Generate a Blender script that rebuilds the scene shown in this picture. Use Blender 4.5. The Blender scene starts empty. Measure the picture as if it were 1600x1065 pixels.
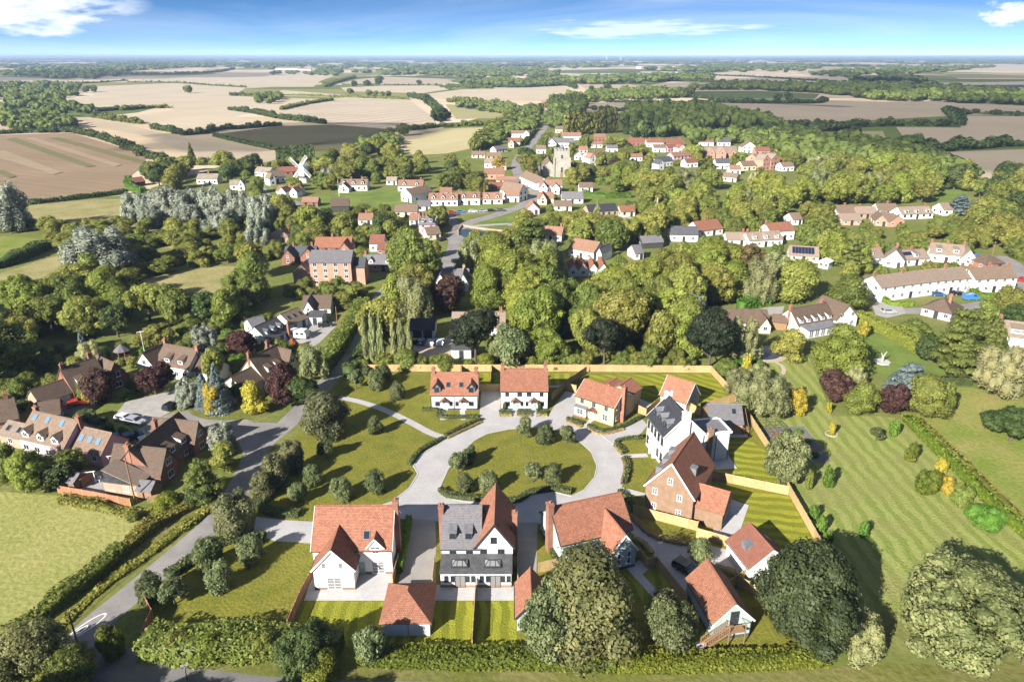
import bpy, math, random
import numpy as np
from mathutils import Vector, Matrix
R = math.radians
sc = bpy.context.scene
col = sc.collection
# ------------------------------------------------------------------ camera, sky, sun, exposure
CAM_H, FPX, PITCH = 70.0, 1100.0, R(22.0)
cd = bpy.data.cameras.new('camera'); cam = bpy.data.objects.new('camera', cd); col.objects.link(cam)
cam.location = (0, 0, CAM_H); cam.rotation_euler = (R(90) - PITCH, 0, 0)
cd.sensor_width = 36; cd.lens = 36 * FPX / 1600; cd.clip_start = 1; cd.clip_end = 60000
sc.camera = cam
SUN_EL, SUN_AZ = R(28), R(-140)          # azimuth clockwise from +Y (the view direction)
SUNV = Vector((math.sin(SUN_AZ) * math.cos(SUN_EL), math.cos(SUN_AZ) * math.cos(SUN_EL), math.sin(SUN_EL)))
w = bpy.data.worlds.new('World'); sc.world = w; w.use_nodes = True
def build_world():
    nt = w.node_tree; nt.nodes.clear(); N = nt.nodes.new; L = nt.links.new
    out = N('ShaderNodeOutputWorld'); bg = N('ShaderNodeBackground'); bg.inputs['Strength'].default_value = 0.15
    tc = N('ShaderNodeTexCoord'); mp = N('ShaderNodeMapping'); mp.inputs['Scale'].default_value = (1, 1, 5.2); mp.inputs['Location'].default_value = (0, 0, .07)
    nm = N('ShaderNodeVectorMath'); nm.operation = 'NORMALIZE'
    sky = N('ShaderNodeTexSky'); sky.sky_type = 'NISHITA'; sky.sun_disc = False
    sky.sun_elevation = SUN_EL; sky.sun_rotation = SUN_AZ; sky.air_density = 1.0; sky.dust_density = 0.0; sky.ozone_density = 3.0
    L(tc.outputs['Generated'], mp.inputs['Vector']); L(mp.outputs[0], nm.inputs[0]); L(nm.outputs[0], sky.inputs['Vector'])
    hs = N('ShaderNodeHueSaturation'); hs.inputs['Saturation'].default_value = 1.2; hs.inputs['Value'].default_value = 0.4; hs.inputs['Hue'].default_value = .503
    L(sky.outputs[0], hs.inputs['Color'])
    # thin high cloud, streaked along the horizon, over the whole sky
    m2 = N('ShaderNodeMapping'); m2.inputs['Scale'].default_value = (1.1, 1.1, 12); m2.inputs['Rotation'].default_value = (R(3), R(5), R(31))
    L(tc.outputs['Generated'], m2.inputs['Vector'])
    n1 = N('ShaderNodeTexNoise'); n1.inputs['Scale'].default_value = 1.6; n1.inputs['Detail'].default_value = 6; n1.inputs['Roughness'].default_value = 0.55; n1.inputs['Distortion'].default_value = 0.9
    L(m2.outputs[0], n1.inputs['Vector'])
    r1 = N('ShaderNodeMapRange'); r1.inputs[1].default_value = 0.44; r1.inputs[2].default_value = 0.9; r1.inputs[3].default_value = 0; r1.inputs[4].default_value = 0.34
    L(n1.outputs[0], r1.inputs[0])
    # two denser clouds standing in the sky (upper left, upper right)
    def cloud_at(az, el, rx, rz, amt, seed):
        m = N('ShaderNodeMapping'); m.vector_type = 'TEXTURE'
        m.inputs['Location'].default_value = (math.sin(az) * math.cos(el), math.cos(az) * math.cos(el), math.sin(el))
        m.inputs['Rotation'].default_value = (0, 0, -az); m.inputs['Scale'].default_value = (rx, rx, rz)
        L(tc.outputs['Generated'], m.inputs['Vector'])
        g = N('ShaderNodeTexGradient'); g.gradient_type = 'SPHERICAL'; L(m.outputs[0], g.inputs[0])
        nz = N('ShaderNodeTexNoise'); nz.inputs['Scale'].default_value = seed; nz.inputs['Detail'].default_value = 8; nz.inputs['Roughness'].default_value = .6
        L(m.outputs[0], nz.inputs['Vector'])
        a = N('ShaderNodeMath'); a.operation = 'ADD'; L(g.outputs[1], a.inputs[0])
        s = N('ShaderNodeMapRange'); s.inputs[1].default_value = .3; s.inputs[2].default_value = .7; s.inputs[3].default_value = -.55; s.inputs[4].default_value = .55
        L(nz.outputs[0], s.inputs[0]); L(s.outputs[0], a.inputs[1])
        q = N('ShaderNodeMapRange'); q.inputs[1].default_value = .22; q.inputs[2].default_value = .75; q.inputs[4].default_value = amt
        L(a.outputs[0], q.inputs[0]); k = N('ShaderNodeMapRange'); k.inputs[2].default_value = .3; L(g.outputs[1], k.inputs[0]); z = N('ShaderNodeMath'); z.operation = 'MULTIPLY'; L(q.outputs[0], z.inputs[0]); L(k.outputs[0], z.inputs[1]); return z.outputs[0]
    c1 = cloud_at(R(-36), R(2.9), .2, .05, 1.0, 1.7)
    c2 = cloud_at(R(33), R(2.5), .05, .017, .85, 1.9)
    c3 = cloud_at(R(9), R(1.9), .2, .016, .5, 2.0)
    def mx(a, b):
        m = N('ShaderNodeMath'); m.operation = 'MAXIMUM'; L(a, m.inputs[0]); L(b, m.inputs[1]); return m.outputs[0]
    fac = mx(mx(r1.outputs[0], c1), mx(c2, c3))
    mix = N('ShaderNodeMix'); mix.data_type = 'RGBA'; mix.inputs['B'].default_value = (3.0, 3.1, 3.2, 1)
    L(fac, mix.inputs['Factor']); L(hs.outputs[0], mix.inputs['A']); L(mix.outputs['Result'], bg.inputs['Color'])
    L(bg.outputs[0], out.inputs[0])
build_world()
sd = bpy.data.lights.new('sun', 'SUN'); sd.energy = 4.5; sd.angle = R(0.5); sd.color = (1, .955, .88)
sun = bpy.data.objects.new('sun', sd); col.objects.link(sun)
sun.rotation_euler = (-SUNV).to_track_quat('-Z', 'Y').to_euler()
sc.view_settings.view_transform = 'Standard'; sc.view_settings.look = 'None'
sc.view_settings.exposure = 1.64; sc.view_settings.gamma = 1; sc.view_settings.use_curve_mapping = False
sc.render.engine = 'CYCLES'; sc.cycles.use_denoising = True; sc.cycles.max_bounces = 6; sc.cycles.diffuse_bounces = 2
sc.cycles.glossy_bounces = 2; sc.cycles.transmission_bounces = 3; sc.cycles.volume_bounces = 0; sc.cycles.transparent_max_bounces = 4
rng = random.Random(7)
# ------------------------------------------------------------------ surveying: photo pixel (1600 x 1065) <-> ground
CT, ST = math.cos(PITCH), math.sin(PITCH)
def P(px, py, z=0.0):
    u, v = (px - 800) / FPX, (py - 532.5) / FPX
    d = (u, CT - v * ST, -ST - v * CT)
    t = (z - CAM_H) / d[2]
    return Vector((u * t, d[1] * t, z))
def proj(p):
    f = p[1] * CT - (p[2] - CAM_H) * ST; up = p[1] * ST + (p[2] - CAM_H) * CT
    return 800 + FPX * p[0] / f, 532.5 - FPX * up / f, f
def zpy(py, Y):
    k = (py - 532.5) / FPX
    return CAM_H + Y * (k * CT + ST) / (k * ST - CT)
def mpp(p): return proj(p)[2] / FPX           # metres per photo pixel at a point
# ------------------------------------------------------------------ materials
MATS = {}
def nodes(name):
    m = bpy.data.materials.new(name); m.use_nodes = True; nt = m.node_tree
    return m, nt, nt.nodes.new, nt.links.new, nt.nodes['Principled BSDF']
def c4(c): return (c[0], c[1], c[2], 1)
def noise_fac(N, L, vec, scale, detail=4, lo=.35, hi=.65, rough=.55):
    n = N('ShaderNodeTexNoise'); n.inputs['Scale'].default_value = scale; n.inputs['Detail'].default_value = detail; n.inputs['Roughness'].default_value = rough
    if vec is not None: L(vec, n.inputs['Vector'])
    r = N('ShaderNodeMapRange'); r.inputs[1].default_value = lo; r.inputs[2].default_value = hi; L(n.outputs[0], r.inputs[0])
    return r.outputs[0]
def mixc(N, L, f, a, b, mode='MIX'):
    m = N('ShaderNodeMix'); m.data_type = 'RGBA'; m.blend_type = mode
    for s, v in (('Factor', f), ('A', a), ('B', b)):
        if isinstance(v, (int, float)): m.inputs[s].default_value = v
        elif isinstance(v, tuple): m.inputs[s].default_value = c4(v)
        else: L(v, m.inputs[s])
    return m.outputs['Result']
def rnd_value(N, L, c, amt=.25):
    oi = N('ShaderNodeObjectInfo'); r = N('ShaderNodeMapRange'); r.inputs[3].default_value = 1 - amt; r.inputs[4].default_value = 1 + amt
    L(oi.outputs['Random'], r.inputs[0]); h = N('ShaderNodeHueSaturation'); L(r.outputs[0], h.inputs['Value'])
    L(c, h.inputs['Color']); return h.outputs[0]
def plain(name, c, c2=None, scale=2.0, rough=.85, fine=None, rv=0.0, metal=0.0, bump=0.0, spec=None):
    """matt material: two tones mottled by noise in world space, an optional finer grain"""
    m, nt, N, L, b = nodes(name); g = N('ShaderNodeNewGeometry'); vec = g.outputs['Position']
    c2 = c2 or tuple(x * .82 for x in c)
    o = mixc(N, L, noise_fac(N, L, vec, scale), c, c2)
    if fine:
        o = mixc(N, L, noise_fac(N, L, vec, fine, 3, .3, .7), o, mixc(N, L, 1.0, o, (.86, .85, .84), 'MULTIPLY'))
    if rv: o = rnd_value(N, L, o, rv)
    L(o, b.inputs['Base Color']); b.inputs['Roughness'].default_value = rough; b.inputs['Metallic'].default_value = metal
    if spec is not None: b.inputs['Specular IOR Level'].default_value = spec
    if bump:
        bp = N('ShaderNodeBump'); bp.inputs['Strength'].default_value = bump; bp.inputs['Distance'].default_value = .3
        n = N('ShaderNodeTexNoise'); n.inputs['Scale'].default_value = (fine or scale * 6); n.inputs['Detail'].default_value = 5; L(vec, n.inputs['Vector'])
        L(n.outputs[0], bp.inputs['Height']); L(bp.outputs[0], b.inputs['Normal'])
    MATS[name] = m; return m
def tiled(name, c, c2, bw=.3, bh=.22, rv=.12, moss=None, rough=.8):
    """roof tiles / brick: rows laid on the UVs (metres) with tone per tile, large weathering"""
    m, nt, N, L, b = nodes(name); uv = N('ShaderNodeUVMap'); uv.uv_map = 'UVMap'
    br = N('ShaderNodeTexBrick'); br.inputs['Scale'].default_value = 1; br.inputs['Brick Width'].default_value = bw; br.inputs['Row Height'].default_value = bh
    br.inputs['Mortar Size'].default_value = .018; br.inputs['Bias'].default_value = -.1
    br.inputs['Color1'].default_value = c4(c); br.inputs['Color2'].default_value = c4(c2); br.inputs['Mortar'].default_value = c4(tuple(x * .5 for x in c2))
    L(uv.outputs[0], br.inputs['Vector'])
    g = N('ShaderNodeNewGeometry')
    o = mixc(N, L, noise_fac(N, L, g.outputs['Position'], 1.1, 5, .3, .7), br.outputs[0], mixc(N, L, 1.0, br.outputs[0], (1.22, 1.18, 1.12), 'MULTIPLY'))
    o = mixc(N, L, noise_fac(N, L, g.outputs['Position'], 4.5, 4, .5, .75), o, mixc(N, L, 1.0, o, (.72, .7, .7), 'MULTIPLY'))
    if moss: o = mixc(N, L, noise_fac(N, L, g.outputs['Position'], .7, 6, .52, .8), o, moss)
    o = rnd_value(N, L, o, rv)
    L(o, b.inputs['Base Color']); b.inputs['Roughness'].default_value = rough; b.inputs['Specular IOR Level'].default_value = .25
    bp = N('ShaderNodeBump'); bp.inputs['Strength'].default_value = .5; bp.inputs['Distance'].default_value = .04
    L(br.outputs['Fac'], bp.inputs['Height']); bp.invert = True; L(bp.outputs[0], b.inputs['Normal'])
    MATS[name] = m; return m
def turf(name, c, c2, ang=None, period=1.8, c3=None, noise=.35, fine=3.0, contrast=1.0, soft=.35):
    """grass or crop seen from the air; optional mowing / sowing bands along direction ang (deg from +X)"""
    m, nt, N, L, b = nodes(name); g = N('ShaderNodeNewGeometry'); vec = g.outputs['Position']
    if ang is not None:
        mp = N('ShaderNodeMapping'); mp.inputs['Rotation'].default_value = (0, 0, -R(ang)); L(vec, mp.inputs['Vector'])
        sp = N('ShaderNodeSeparateXYZ'); L(mp.outputs[0], sp.inputs[0])
        wob = N('ShaderNodeTexNoise'); wob.inputs['Scale'].default_value = .25; L(vec, wob.inputs['Vector'])
        ad = N('ShaderNodeMath'); ad.operation = 'MULTIPLY_ADD'; ad.inputs[1].default_value = period * .9; L(wob.outputs[0], ad.inputs[0]); L(sp.outputs[1], ad.inputs[2])
        ml = N('ShaderNodeMath'); ml.operation = 'MULTIPLY'; ml.inputs[1].default_value = 2 * math.pi / period; L(ad.outputs[0], ml.inputs[0])
        sn = N('ShaderNodeMath'); sn.operation = 'SINE'; L(ml.outputs[0], sn.inputs[0])
        r = N('ShaderNodeMapRange'); r.interpolation_type = 'SMOOTHSTEP'; r.inputs[1].default_value = -soft; r.inputs[2].default_value = soft; r.inputs[3].default_value = .5 - .5 * contrast; r.inputs[4].default_value = .5 + .5 * contrast
        L(sn.outputs[0], r.inputs[0]); o = mixc(N, L, r.outputs[0], c, c2)
    else:
        o = mixc(N, L, noise_fac(N, L, vec, noise * .5, 6, .35, .65), c, c2)
    o = mixc(N, L, noise_fac(N, L, vec, noise, 5, .42, .75), o, c3 or tuple(x * .75 for x in c2))
    o = mixc(N, L, noise_fac(N, L, vec, fine, 4, .3, .7, .7), o, mixc(N, L, 1.0, o, (.62, .66, .6), 'MULTIPLY'))
    L(o, b.inputs['Base Color']); b.inputs['Roughness'].default_value = .95; b.inputs['Specular IOR Level'].default_value = .1
    bp = N('ShaderNodeBump'); bp.inputs['Strength'].default_value = .6; bp.inputs['Distance'].default_value = .25
    n = N('ShaderNodeTexNoise'); n.inputs['Scale'].default_value = fine; n.inputs['Detail'].default_value = 6; L(vec, n.inputs['Vector']); L(n.outputs[0], bp.inputs['Height']); L(bp.outputs[0], b.inputs['Normal'])
    MATS[name] = m; return m
def crop(name, c, c2, ang, period, width=.07, dark=.62, noise=.012, band=None):
    """ripe field: slow tone drift, faint drill rows, dark wheel tracks every `period` metres"""
    m, nt, N, L, b = nodes(name); g = N('ShaderNodeNewGeometry'); vec = g.outputs['Position']
    o = mixc(N, L, noise_fac(N, L, vec, noise, 5, .35, .68), c, c2)
    mp = N('ShaderNodeMapping'); mp.inputs['Rotation'].default_value = (0, 0, -R(ang)); L(vec, mp.inputs['Vector'])
    st = N('ShaderNodeMapping'); st.inputs['Scale'].default_value = (.02, .5, 1); L(mp.outputs[0], st.inputs['Vector'])
    o = mixc(N, L, noise_fac(N, L, st.outputs[0], 1.0, 3, .35, .7), o, mixc(N, L, 1.0, o, (.86, .85, .82), 'MULTIPLY'))
    if period:
        sp = N('ShaderNodeSeparateXYZ'); L(mp.outputs[0], sp.inputs[0])
        dv = N('ShaderNodeMath'); dv.operation = 'DIVIDE'; dv.inputs[1].default_value = period; L(sp.outputs[1], dv.inputs[0])
        fr = N('ShaderNodeMath'); fr.operation = 'FRACT'; L(dv.outputs[0], fr.inputs[0])
        lt = N('ShaderNodeMath'); lt.operation = 'LESS_THAN'; lt.inputs[1].default_value = width; L(fr.outputs[0], lt.inputs[0])
        o = mixc(N, L, lt.outputs[0], o, mixc(N, L, 1.0, o, (dark, dark * .97, dark * .9), 'MULTIPLY'))
    if band:
        o = mixc(N, L, noise_fac(N, L, st.outputs[0], .45, 2, .55, .62), o, band)
    L(o, b.inputs['Base Color']); b.inputs['Roughness'].default_value = .95; b.inputs['Specular IOR Level'].default_value = .08
    MATS[name] = m; return m
def foliage(name, c, c2, rv=.2, trans=.45, hue=.014):
    m, nt, N, L, b = nodes(name)
    at = N('ShaderNodeAttribute'); at.attribute_name = 'tint'
    o = mixc(N, L, at.outputs['Fac'], c, c2)
    tc = N('ShaderNodeTexCoord'); o = mixc(N, L, noise_fac(N, L, tc.outputs['Object'], 5, 3, .4, .7), o, mixc(N, L, 1.0, o, (.7, .74, .7), 'MULTIPLY'))
    oi = N('ShaderNodeObjectInfo'); hs = N('ShaderNodeHueSaturation')
    a = N('ShaderNodeMapRange'); a.inputs[3].default_value = 1 - rv; a.inputs[4].default_value = 1 + rv; L(oi.outputs['Random'], a.inputs[0]); L(a.outputs[0], hs.inputs['Value'])
    f = N('ShaderNodeMath'); f.operation = 'MULTIPLY'; f.inputs[1].default_value = 7.31; L(oi.outputs['Random'], f.inputs[0])
    f2 = N('ShaderNodeMath'); f2.operation = 'FRACT'; L(f.outputs[0], f2.inputs[0])
    h = N('ShaderNodeMapRange'); h.inputs[3].default_value = .5 - hue; h.inputs[4].default_value = .5 + hue; L(f2.outputs[0], h.inputs[0]); L(h.outputs[0], hs.inputs['Hue'])
    L(o, hs.inputs['Color']); o = hs.outputs[0]
    L(o, b.inputs['Base Color']); b.inputs['Roughness'].default_value = .55; b.inputs['Specular IOR Level'].default_value = .28
    t = N('ShaderNodeBsdfTranslucent'); L(o, t.inputs['Color']); mx = N('ShaderNodeMixShader'); mx.inputs[0].default_value = trans
    out = nt.nodes['Material Output']; L(b.outputs[0], mx.inputs[1]); L(t.outputs[0], mx.inputs[2]); L(mx.outputs[0], out.inputs[0])
    MATS[name] = m; return m
plain('render_white', (.66, .65, .62), (.61, .6, .57), .35, .9); plain('render_cream', (0.540, 0.480, 0.345), (0.495, 0.435, 0.315), .4)
plain('render_yellow', (0.495, 0.413, 0.225), (0.450, 0.367, 0.203), .5); plain('render_pink', (0.480, 0.315, 0.345), (0.435, 0.285, 0.315), .4); plain('render_sage', (0.330, 0.398, 0.367), (0.285, 0.352, 0.330), .6)
plain('render_blue', (0.495, 0.540, 0.570), None, .4); plain('stone', (.36, .33, .28), (.28, .26, .215), .6, .95, 2.5)
plain('white_paint', (.7, .7, .68), (.66, .66, .64), 2, .55); plain('dark_paint', (.03, .032, .035), None, 2, .5); plain('sage_paint', (0.315, 0.375, 0.330), None, 2, .5)
plain('lead', (.16, .165, .175), (.11, .11, .12), 1.4, .55); plain('black_slab', (.05, .05, .052), (.08, .08, .08), 1.2, .7); plain('weatherboard', (.03, .03, .032), (.045, .045, .045), 3, .8)
plain('wood', (0.255, 0.150, 0.075), (0.195, 0.112, 0.056), 4, .8, 12); plain('fence_wood', (.44, .31, .145), (.35, .24, .11), 3, .85, 9, rv=.12); plain('orange_wood', (0.315, 0.150, 0.075), (0.255, 0.112, 0.060), 2, .85, rv=.1)
plain('garage_wood', (0.270, 0.165, 0.090), (0.225, 0.135, 0.075), 1.5, .85, 6)
plain('gravel', (0.375, 0.360, 0.356), (0.323, 0.307, 0.300), .3, .95, 2.5); plain('gravel_dark', (0.270, 0.251, 0.232), (0.232, 0.217, 0.203), .5, .95, 5); plain('paving', (0.420, 0.405, 0.398), (0.375, 0.364, 0.360), .8, .9, 3)
plain('asphalt', (0.150, 0.143, 0.139), (0.116, 0.112, 0.109), .25, .9, 4); plain('asphalt_pale', (0.240, 0.222, 0.208), (0.177, 0.164, 0.155), .18, .9, 1.3); plain('concrete', (0.330, 0.307, 0.285), (0.262, 0.247, 0.225), .5, .9, 4); plain('road_paint', (.75, .75, .73), None, 2, .7)
plain('earth', (0.203, 0.135, 0.075), (0.150, 0.098, 0.060), .5, .95, 3); plain('bark', (.10, .075, .05), (.06, .045, .03), 3, .95); plain('path_sand', (0.413, 0.345, 0.255), None, 1, .9, 4)
plain('brick_red', (0.270, 0.128, 0.083), (0.203, 0.090, 0.060), .8, .9, 5, rv=.1); plain('brick_pink', (0.469, 0.254, 0.179), (0.394, 0.206, 0.140), .8, .9, 5, rv=.06); plain('brick_tan', (.25, .16, .1), (.2, .125, .078), 1.2, .9, 6); plain('brick_pale', (0.375, 0.270, 0.195), (0.315, 0.217, 0.150), .8, .9, 5, rv=.08)
tiled('tile_salmon', (0.281, 0.130, 0.081), (0.200, 0.081, 0.050)); tiled('tile_orange', (0.274, 0.159, 0.111), (0.207, 0.111, 0.074), rv=.16); tiled('tile_red', (0.222, 0.092, 0.063), (0.178, 0.074, 0.052)); tiled('tile_brown', (0.130, 0.089, 0.065), (0.092, 0.063, 0.047), moss=(0.089, 0.081, 0.052)); tiled('tile_tan', (0.200, 0.141, 0.104), (0.148, 0.104, 0.074), moss=(0.126, 0.111, 0.067)); tiled('tile_pale', (0.266, 0.207, 0.163), (0.207, 0.155, 0.122), moss=(0.185, 0.148, 0.096))
tiled('slate', (0.085, 0.089, 0.100), (0.063, 0.067, 0.074), .35, .25); tiled('slate_grey', (0.155, 0.148, 0.159), (0.122, 0.118, 0.126), .35, .25); tiled('slate_dark', (0.037, 0.041, 0.048), (0.028, 0.030, 0.037), .35, .25); tiled('thatch', (0.222, 0.192, 0.155), (0.163, 0.141, 0.111), 2, .8)
plain('pot', (0.315, 0.128, 0.075), None, 4)
def glass():
    m, nt, N, L, b = nodes('glass'); b.inputs['Base Color'].default_value = (.018, .024, .03, 1); b.inputs['Roughness'].default_value = .06; b.inputs['Specular IOR Level'].default_value = .6; MATS['glass'] = m
    m, nt, N, L, b = nodes('pale_glass'); b.inputs['Base Color'].default_value = (.17, .17, .17, 1); b.inputs['Roughness'].default_value = .08; MATS['pale_glass'] = m  # reflections and curtains are put into the colour of the pale panes
    m, nt, N, L, b = nodes('water'); b.inputs['Base Color'].default_value = (.03, .045, .05, 1); b.inputs['Roughness'].default_value = .04
    bp = N('ShaderNodeBump'); bp.inputs['Strength'].default_value = .06; n = N('ShaderNodeTexNoise'); n.inputs['Scale'].default_value = 1.5
    g = N('ShaderNodeNewGeometry'); L(g.outputs['Position'], n.inputs['Vector']); L(n.outputs[0], bp.inputs['Height']); L(bp.outputs[0], b.inputs['Normal']); MATS['water'] = m
    m, nt, N, L, b = nodes('solar'); b.inputs['Base Color'].default_value = (.012, .018, .04, 1); b.inputs['Roughness'].default_value = .12; MATS['solar'] = m
    m, nt, N, L, b = nodes('blind_glass'); b.inputs['Base Color'].default_value = (.10, .2, .42, 1); b.inputs['Roughness'].default_value = .1; MATS['blind_glass'] = m
    m, nt, N, L, b = nodes('tyre'); b.inputs['Base Color'].default_value = (.02, .02, .02, 1); b.inputs['Roughness'].default_value = .9; MATS['tyre'] = m
glass()
CARPAINT = {}
def car_paint(k, c):
    m, nt, N, L, b = nodes('car_' + k); b.inputs['Base Color'].default_value = c4(c); b.inputs['Roughness'].default_value = .25; b.inputs['Metallic'].default_value = .3; b.inputs['Coat Weight'].default_value = .6; MATS['car_' + k] = m
for k, c in dict(red=(.45, .04, .02), black=(.02, .02, .022), blue=(.03, .09, .25), white=(.75, .75, .75), silver=(.4, .41, .43), grey=(.12, .125, .13), brown=(.09, .06, .045), skyblue=(.06, .22, .5)).items(): car_paint(k, c)
# foliage looks
foliage('leaf_olive', (.19, .2, 0.032), (.37, .36, 0.090)); foliage('leaf_green', (.13, .165, 0.029), (.27, .29, 0.065)); foliage('leaf_dark', (0.063, 0.095, 0.027), (0.128, 0.168, 0.043)); foliage('leaf_lime', (.2, .235, 0.032), (.33, .36, 0.072))
foliage('leaf_silver', (0.212, 0.230, 0.168), (0.319, 0.328, 0.248), trans=.2); foliage('leaf_pale', (0.262, 0.279, 0.115), (0.361, 0.369, 0.172)); foliage('leaf_copper', (0.068, 0.032, 0.027), (0.123, 0.061, 0.043), rv=.15); foliage('leaf_gold', (0.418, 0.332, 0.037), (0.508, 0.443, 0.061)); foliage('leaf_cream', (0.399, 0.366, 0.155), (0.458, 0.458, 0.244))
foliage('leaf_blue', (0.160, 0.209, 0.197), (0.271, 0.320, 0.307)); foliage('leaf_conifer', (0.116, 0.147, 0.033), (0.231, 0.252, 0.060)); foliage('leaf_hedge', (0.126, 0.210, 0.024), (0.252, 0.336, 0.038)); foliage('leaf_brightgreen', (0.098, 0.197, 0.025), (0.172, 0.271, 0.037))
foliage('leaf_estate', (0.068, 0.098, 0.030), (0.354, 0.374, 0.167), rv=.12); foliage('leaf_estate_dark', (.058, .08, .026), (.22, .24, .09), rv=.12); foliage('leaf_black', (0.021, 0.032, 0.013), (0.068, 0.079, 0.038)); foliage('leaf_front', (0.118, 0.137, 0.043), (0.373, 0.373, 0.149)); foliage('leaf_deep', (.035, .05, .018), (.13, .15, .055)); foliage('leaf_lane', (0.084, 0.094, 0.035), (0.265, 0.256, 0.118)); foliage('leaf_flower', (0.369, 0.344, 0.037), (0.492, 0.271, 0.369)); foliage('leaf_weed', (0.197, 0.205, 0.035), (0.393, 0.344, 0.083)); foliage('leaf_red', (0.620, 0.120, 0.075), (0.300, 0.300, 0.075)); foliage('leaf_rust', (0.300, 0.165, 0.075), (0.180, 0.180, 0.060)); foliage('leaf_bush', (0.114, 0.149, 0.016), (0.251, 0.263, 0.033)); foliage('leaf_far', (0.122, 0.166, 0.035), (0.229, 0.268, 0.058), rv=0, hue=0)
# ground looks
turf('lawn_estate', (0.176, 0.169, 0.026), (0.200, 0.176, 0.036), c3=(0.116, 0.131, 0.019), noise=.35, fine=2.2)
LG = ((.29, .285, .032), (.17, .178, .018))
turf('lawn_striped_long', *LG, ang=91, period=2.0, c3=(.2, .2, .022), noise=.15, fine=4); turf('lawn_striped_back', *LG, ang=93, period=2.4, c3=(.2, .2, .022), noise=.15, fine=4); turf('lawn_striped_diagonal', *LG, ang=-39, period=2.3, c3=(.2, .2, .022), noise=.15, fine=4); turf('lawn_striped_cross', *LG, ang=-10, period=2.2, c3=(.2, .2, .022), noise=.15, fine=4)
turf('lawn_garden', (.27, .285, .085), (.175, .21, .045), ang=90, period=2.5, c3=(0.228, 0.220, 0.076), noise=.12, fine=2.5, contrast=.9, soft=.7)
turf('grass_village', (0.178, 0.225, 0.047), (0.142, 0.190, 0.042), noise=.1, fine=1.5); turf('grass_rough', (0.148, 0.148, 0.035), (0.109, 0.124, 0.027), c3=(0.217, 0.182, 0.074), noise=.12, fine=1.2); turf('grass_dry', (0.334, 0.281, 0.137), (0.289, 0.243, 0.106), c3=(0.205, 0.198, 0.068), noise=.1, fine=1.0)
turf('ground_garden', (0.149, 0.166, 0.038), (0.122, 0.149, 0.035), c3=(0.226, 0.209, 0.078), noise=.06, fine=.8); turf('field_near', (0.331, 0.301, 0.110), (0.281, 0.271, 0.090), ang=32, period=3.2, c3=(0.251, 0.256, 0.075), noise=.08, fine=1.3, contrast=.5, soft=1.0); turf('meadow', (0.148, 0.198, 0.030), (0.188, 0.217, 0.044), c3=(.3, .25, .09), noise=.07, fine=1.3)
crop('field_stubble', (.45, .375, .27), (.4, .33, .235), 20, 0); crop('field_tramlines', (.44, .37, .28), (.38, .315, .235), 63, 24, .1, .55); crop('field_wheat', (.38, .31, .22), (.34, .275, .19), 8, 18, .05, .8); crop('field_tan', (.39, .315, .22), (.34, .275, .19), -20, 0); crop('field_plough', (0.246, 0.176, 0.115), (0.205, 0.148, 0.094), -26, 9, .15, .88, band=None); crop('field_cloud_shaded', (0.107, 0.094, 0.049), (0.082, 0.082, 0.037), -12, 9, .3, .85); crop('field_ley', (0.295, 0.262, 0.127), (0.254, 0.238, 0.111), 25, 0); crop('field_green', (0.107, 0.139, 0.041), (0.090, 0.119, 0.037), 10, 0); crop('field_gold', (0.410, 0.353, 0.197), (0.361, 0.312, 0.164), 60, 0)  # the brownish green dark field has cloud shade put into its base colour
crop('strip_green', (0.148, 0.135, 0.061), (0.135, 0.127, 0.053), -26, 0); crop('strip_pale', (0.279, 0.213, 0.139), (0.254, 0.197, 0.123), -26, 0)
def far_ground():
    m, nt, N, L, b = nodes('countryside'); g = N('ShaderNodeNewGeometry')
    mp = N('ShaderNodeMapping'); mp.inputs['Scale'].default_value = (1 / 420, 1 / 420, 0); mp.inputs['Rotation'].default_value = (0, 0, .4); L(g.outputs['Position'], mp.inputs['Vector'])
    v = N('ShaderNodeTexVoronoi'); v.inputs['Scale'].default_value = 1; v.inputs['Randomness'].default_value = .85; L(mp.outputs[0], v.inputs['Vector'])
    sp = N('ShaderNodeSeparateColor'); L(v.outputs['Color'], sp.inputs[0]); cr = N('ShaderNodeValToRGB'); cr.color_ramp.interpolation = 'CONSTANT'
    e = cr.color_ramp.elements; e[0].position = 0; e[0].color = (.50, .40, .29, 1); e[1].position = .3; e[1].color = (.12, .15, .045, 1)
    for p, c in ((.48, (.44, .345, .23)), (.66, (.2, .2, .08)), (.78, (.52, .42, .31)), (.92, (.09, .11, .035))):
        x = e.new(p); x.color = c4(c)
    L(sp.outputs[0], cr.inputs[0]); o = mixc(N, L, noise_fac(N, L, g.outputs['Position'], .01, 5), cr.outputs[0], mixc(N, L, 1.0, cr.outputs[0], (.85, .85, .82), 'MULTIPLY'))
    L(o, b.inputs['Base Color']); b.inputs['Roughness'].default_value = 1; b.inputs['Specular IOR Level'].default_value = 0; MATS['countryside'] = m
far_ground()
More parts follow.
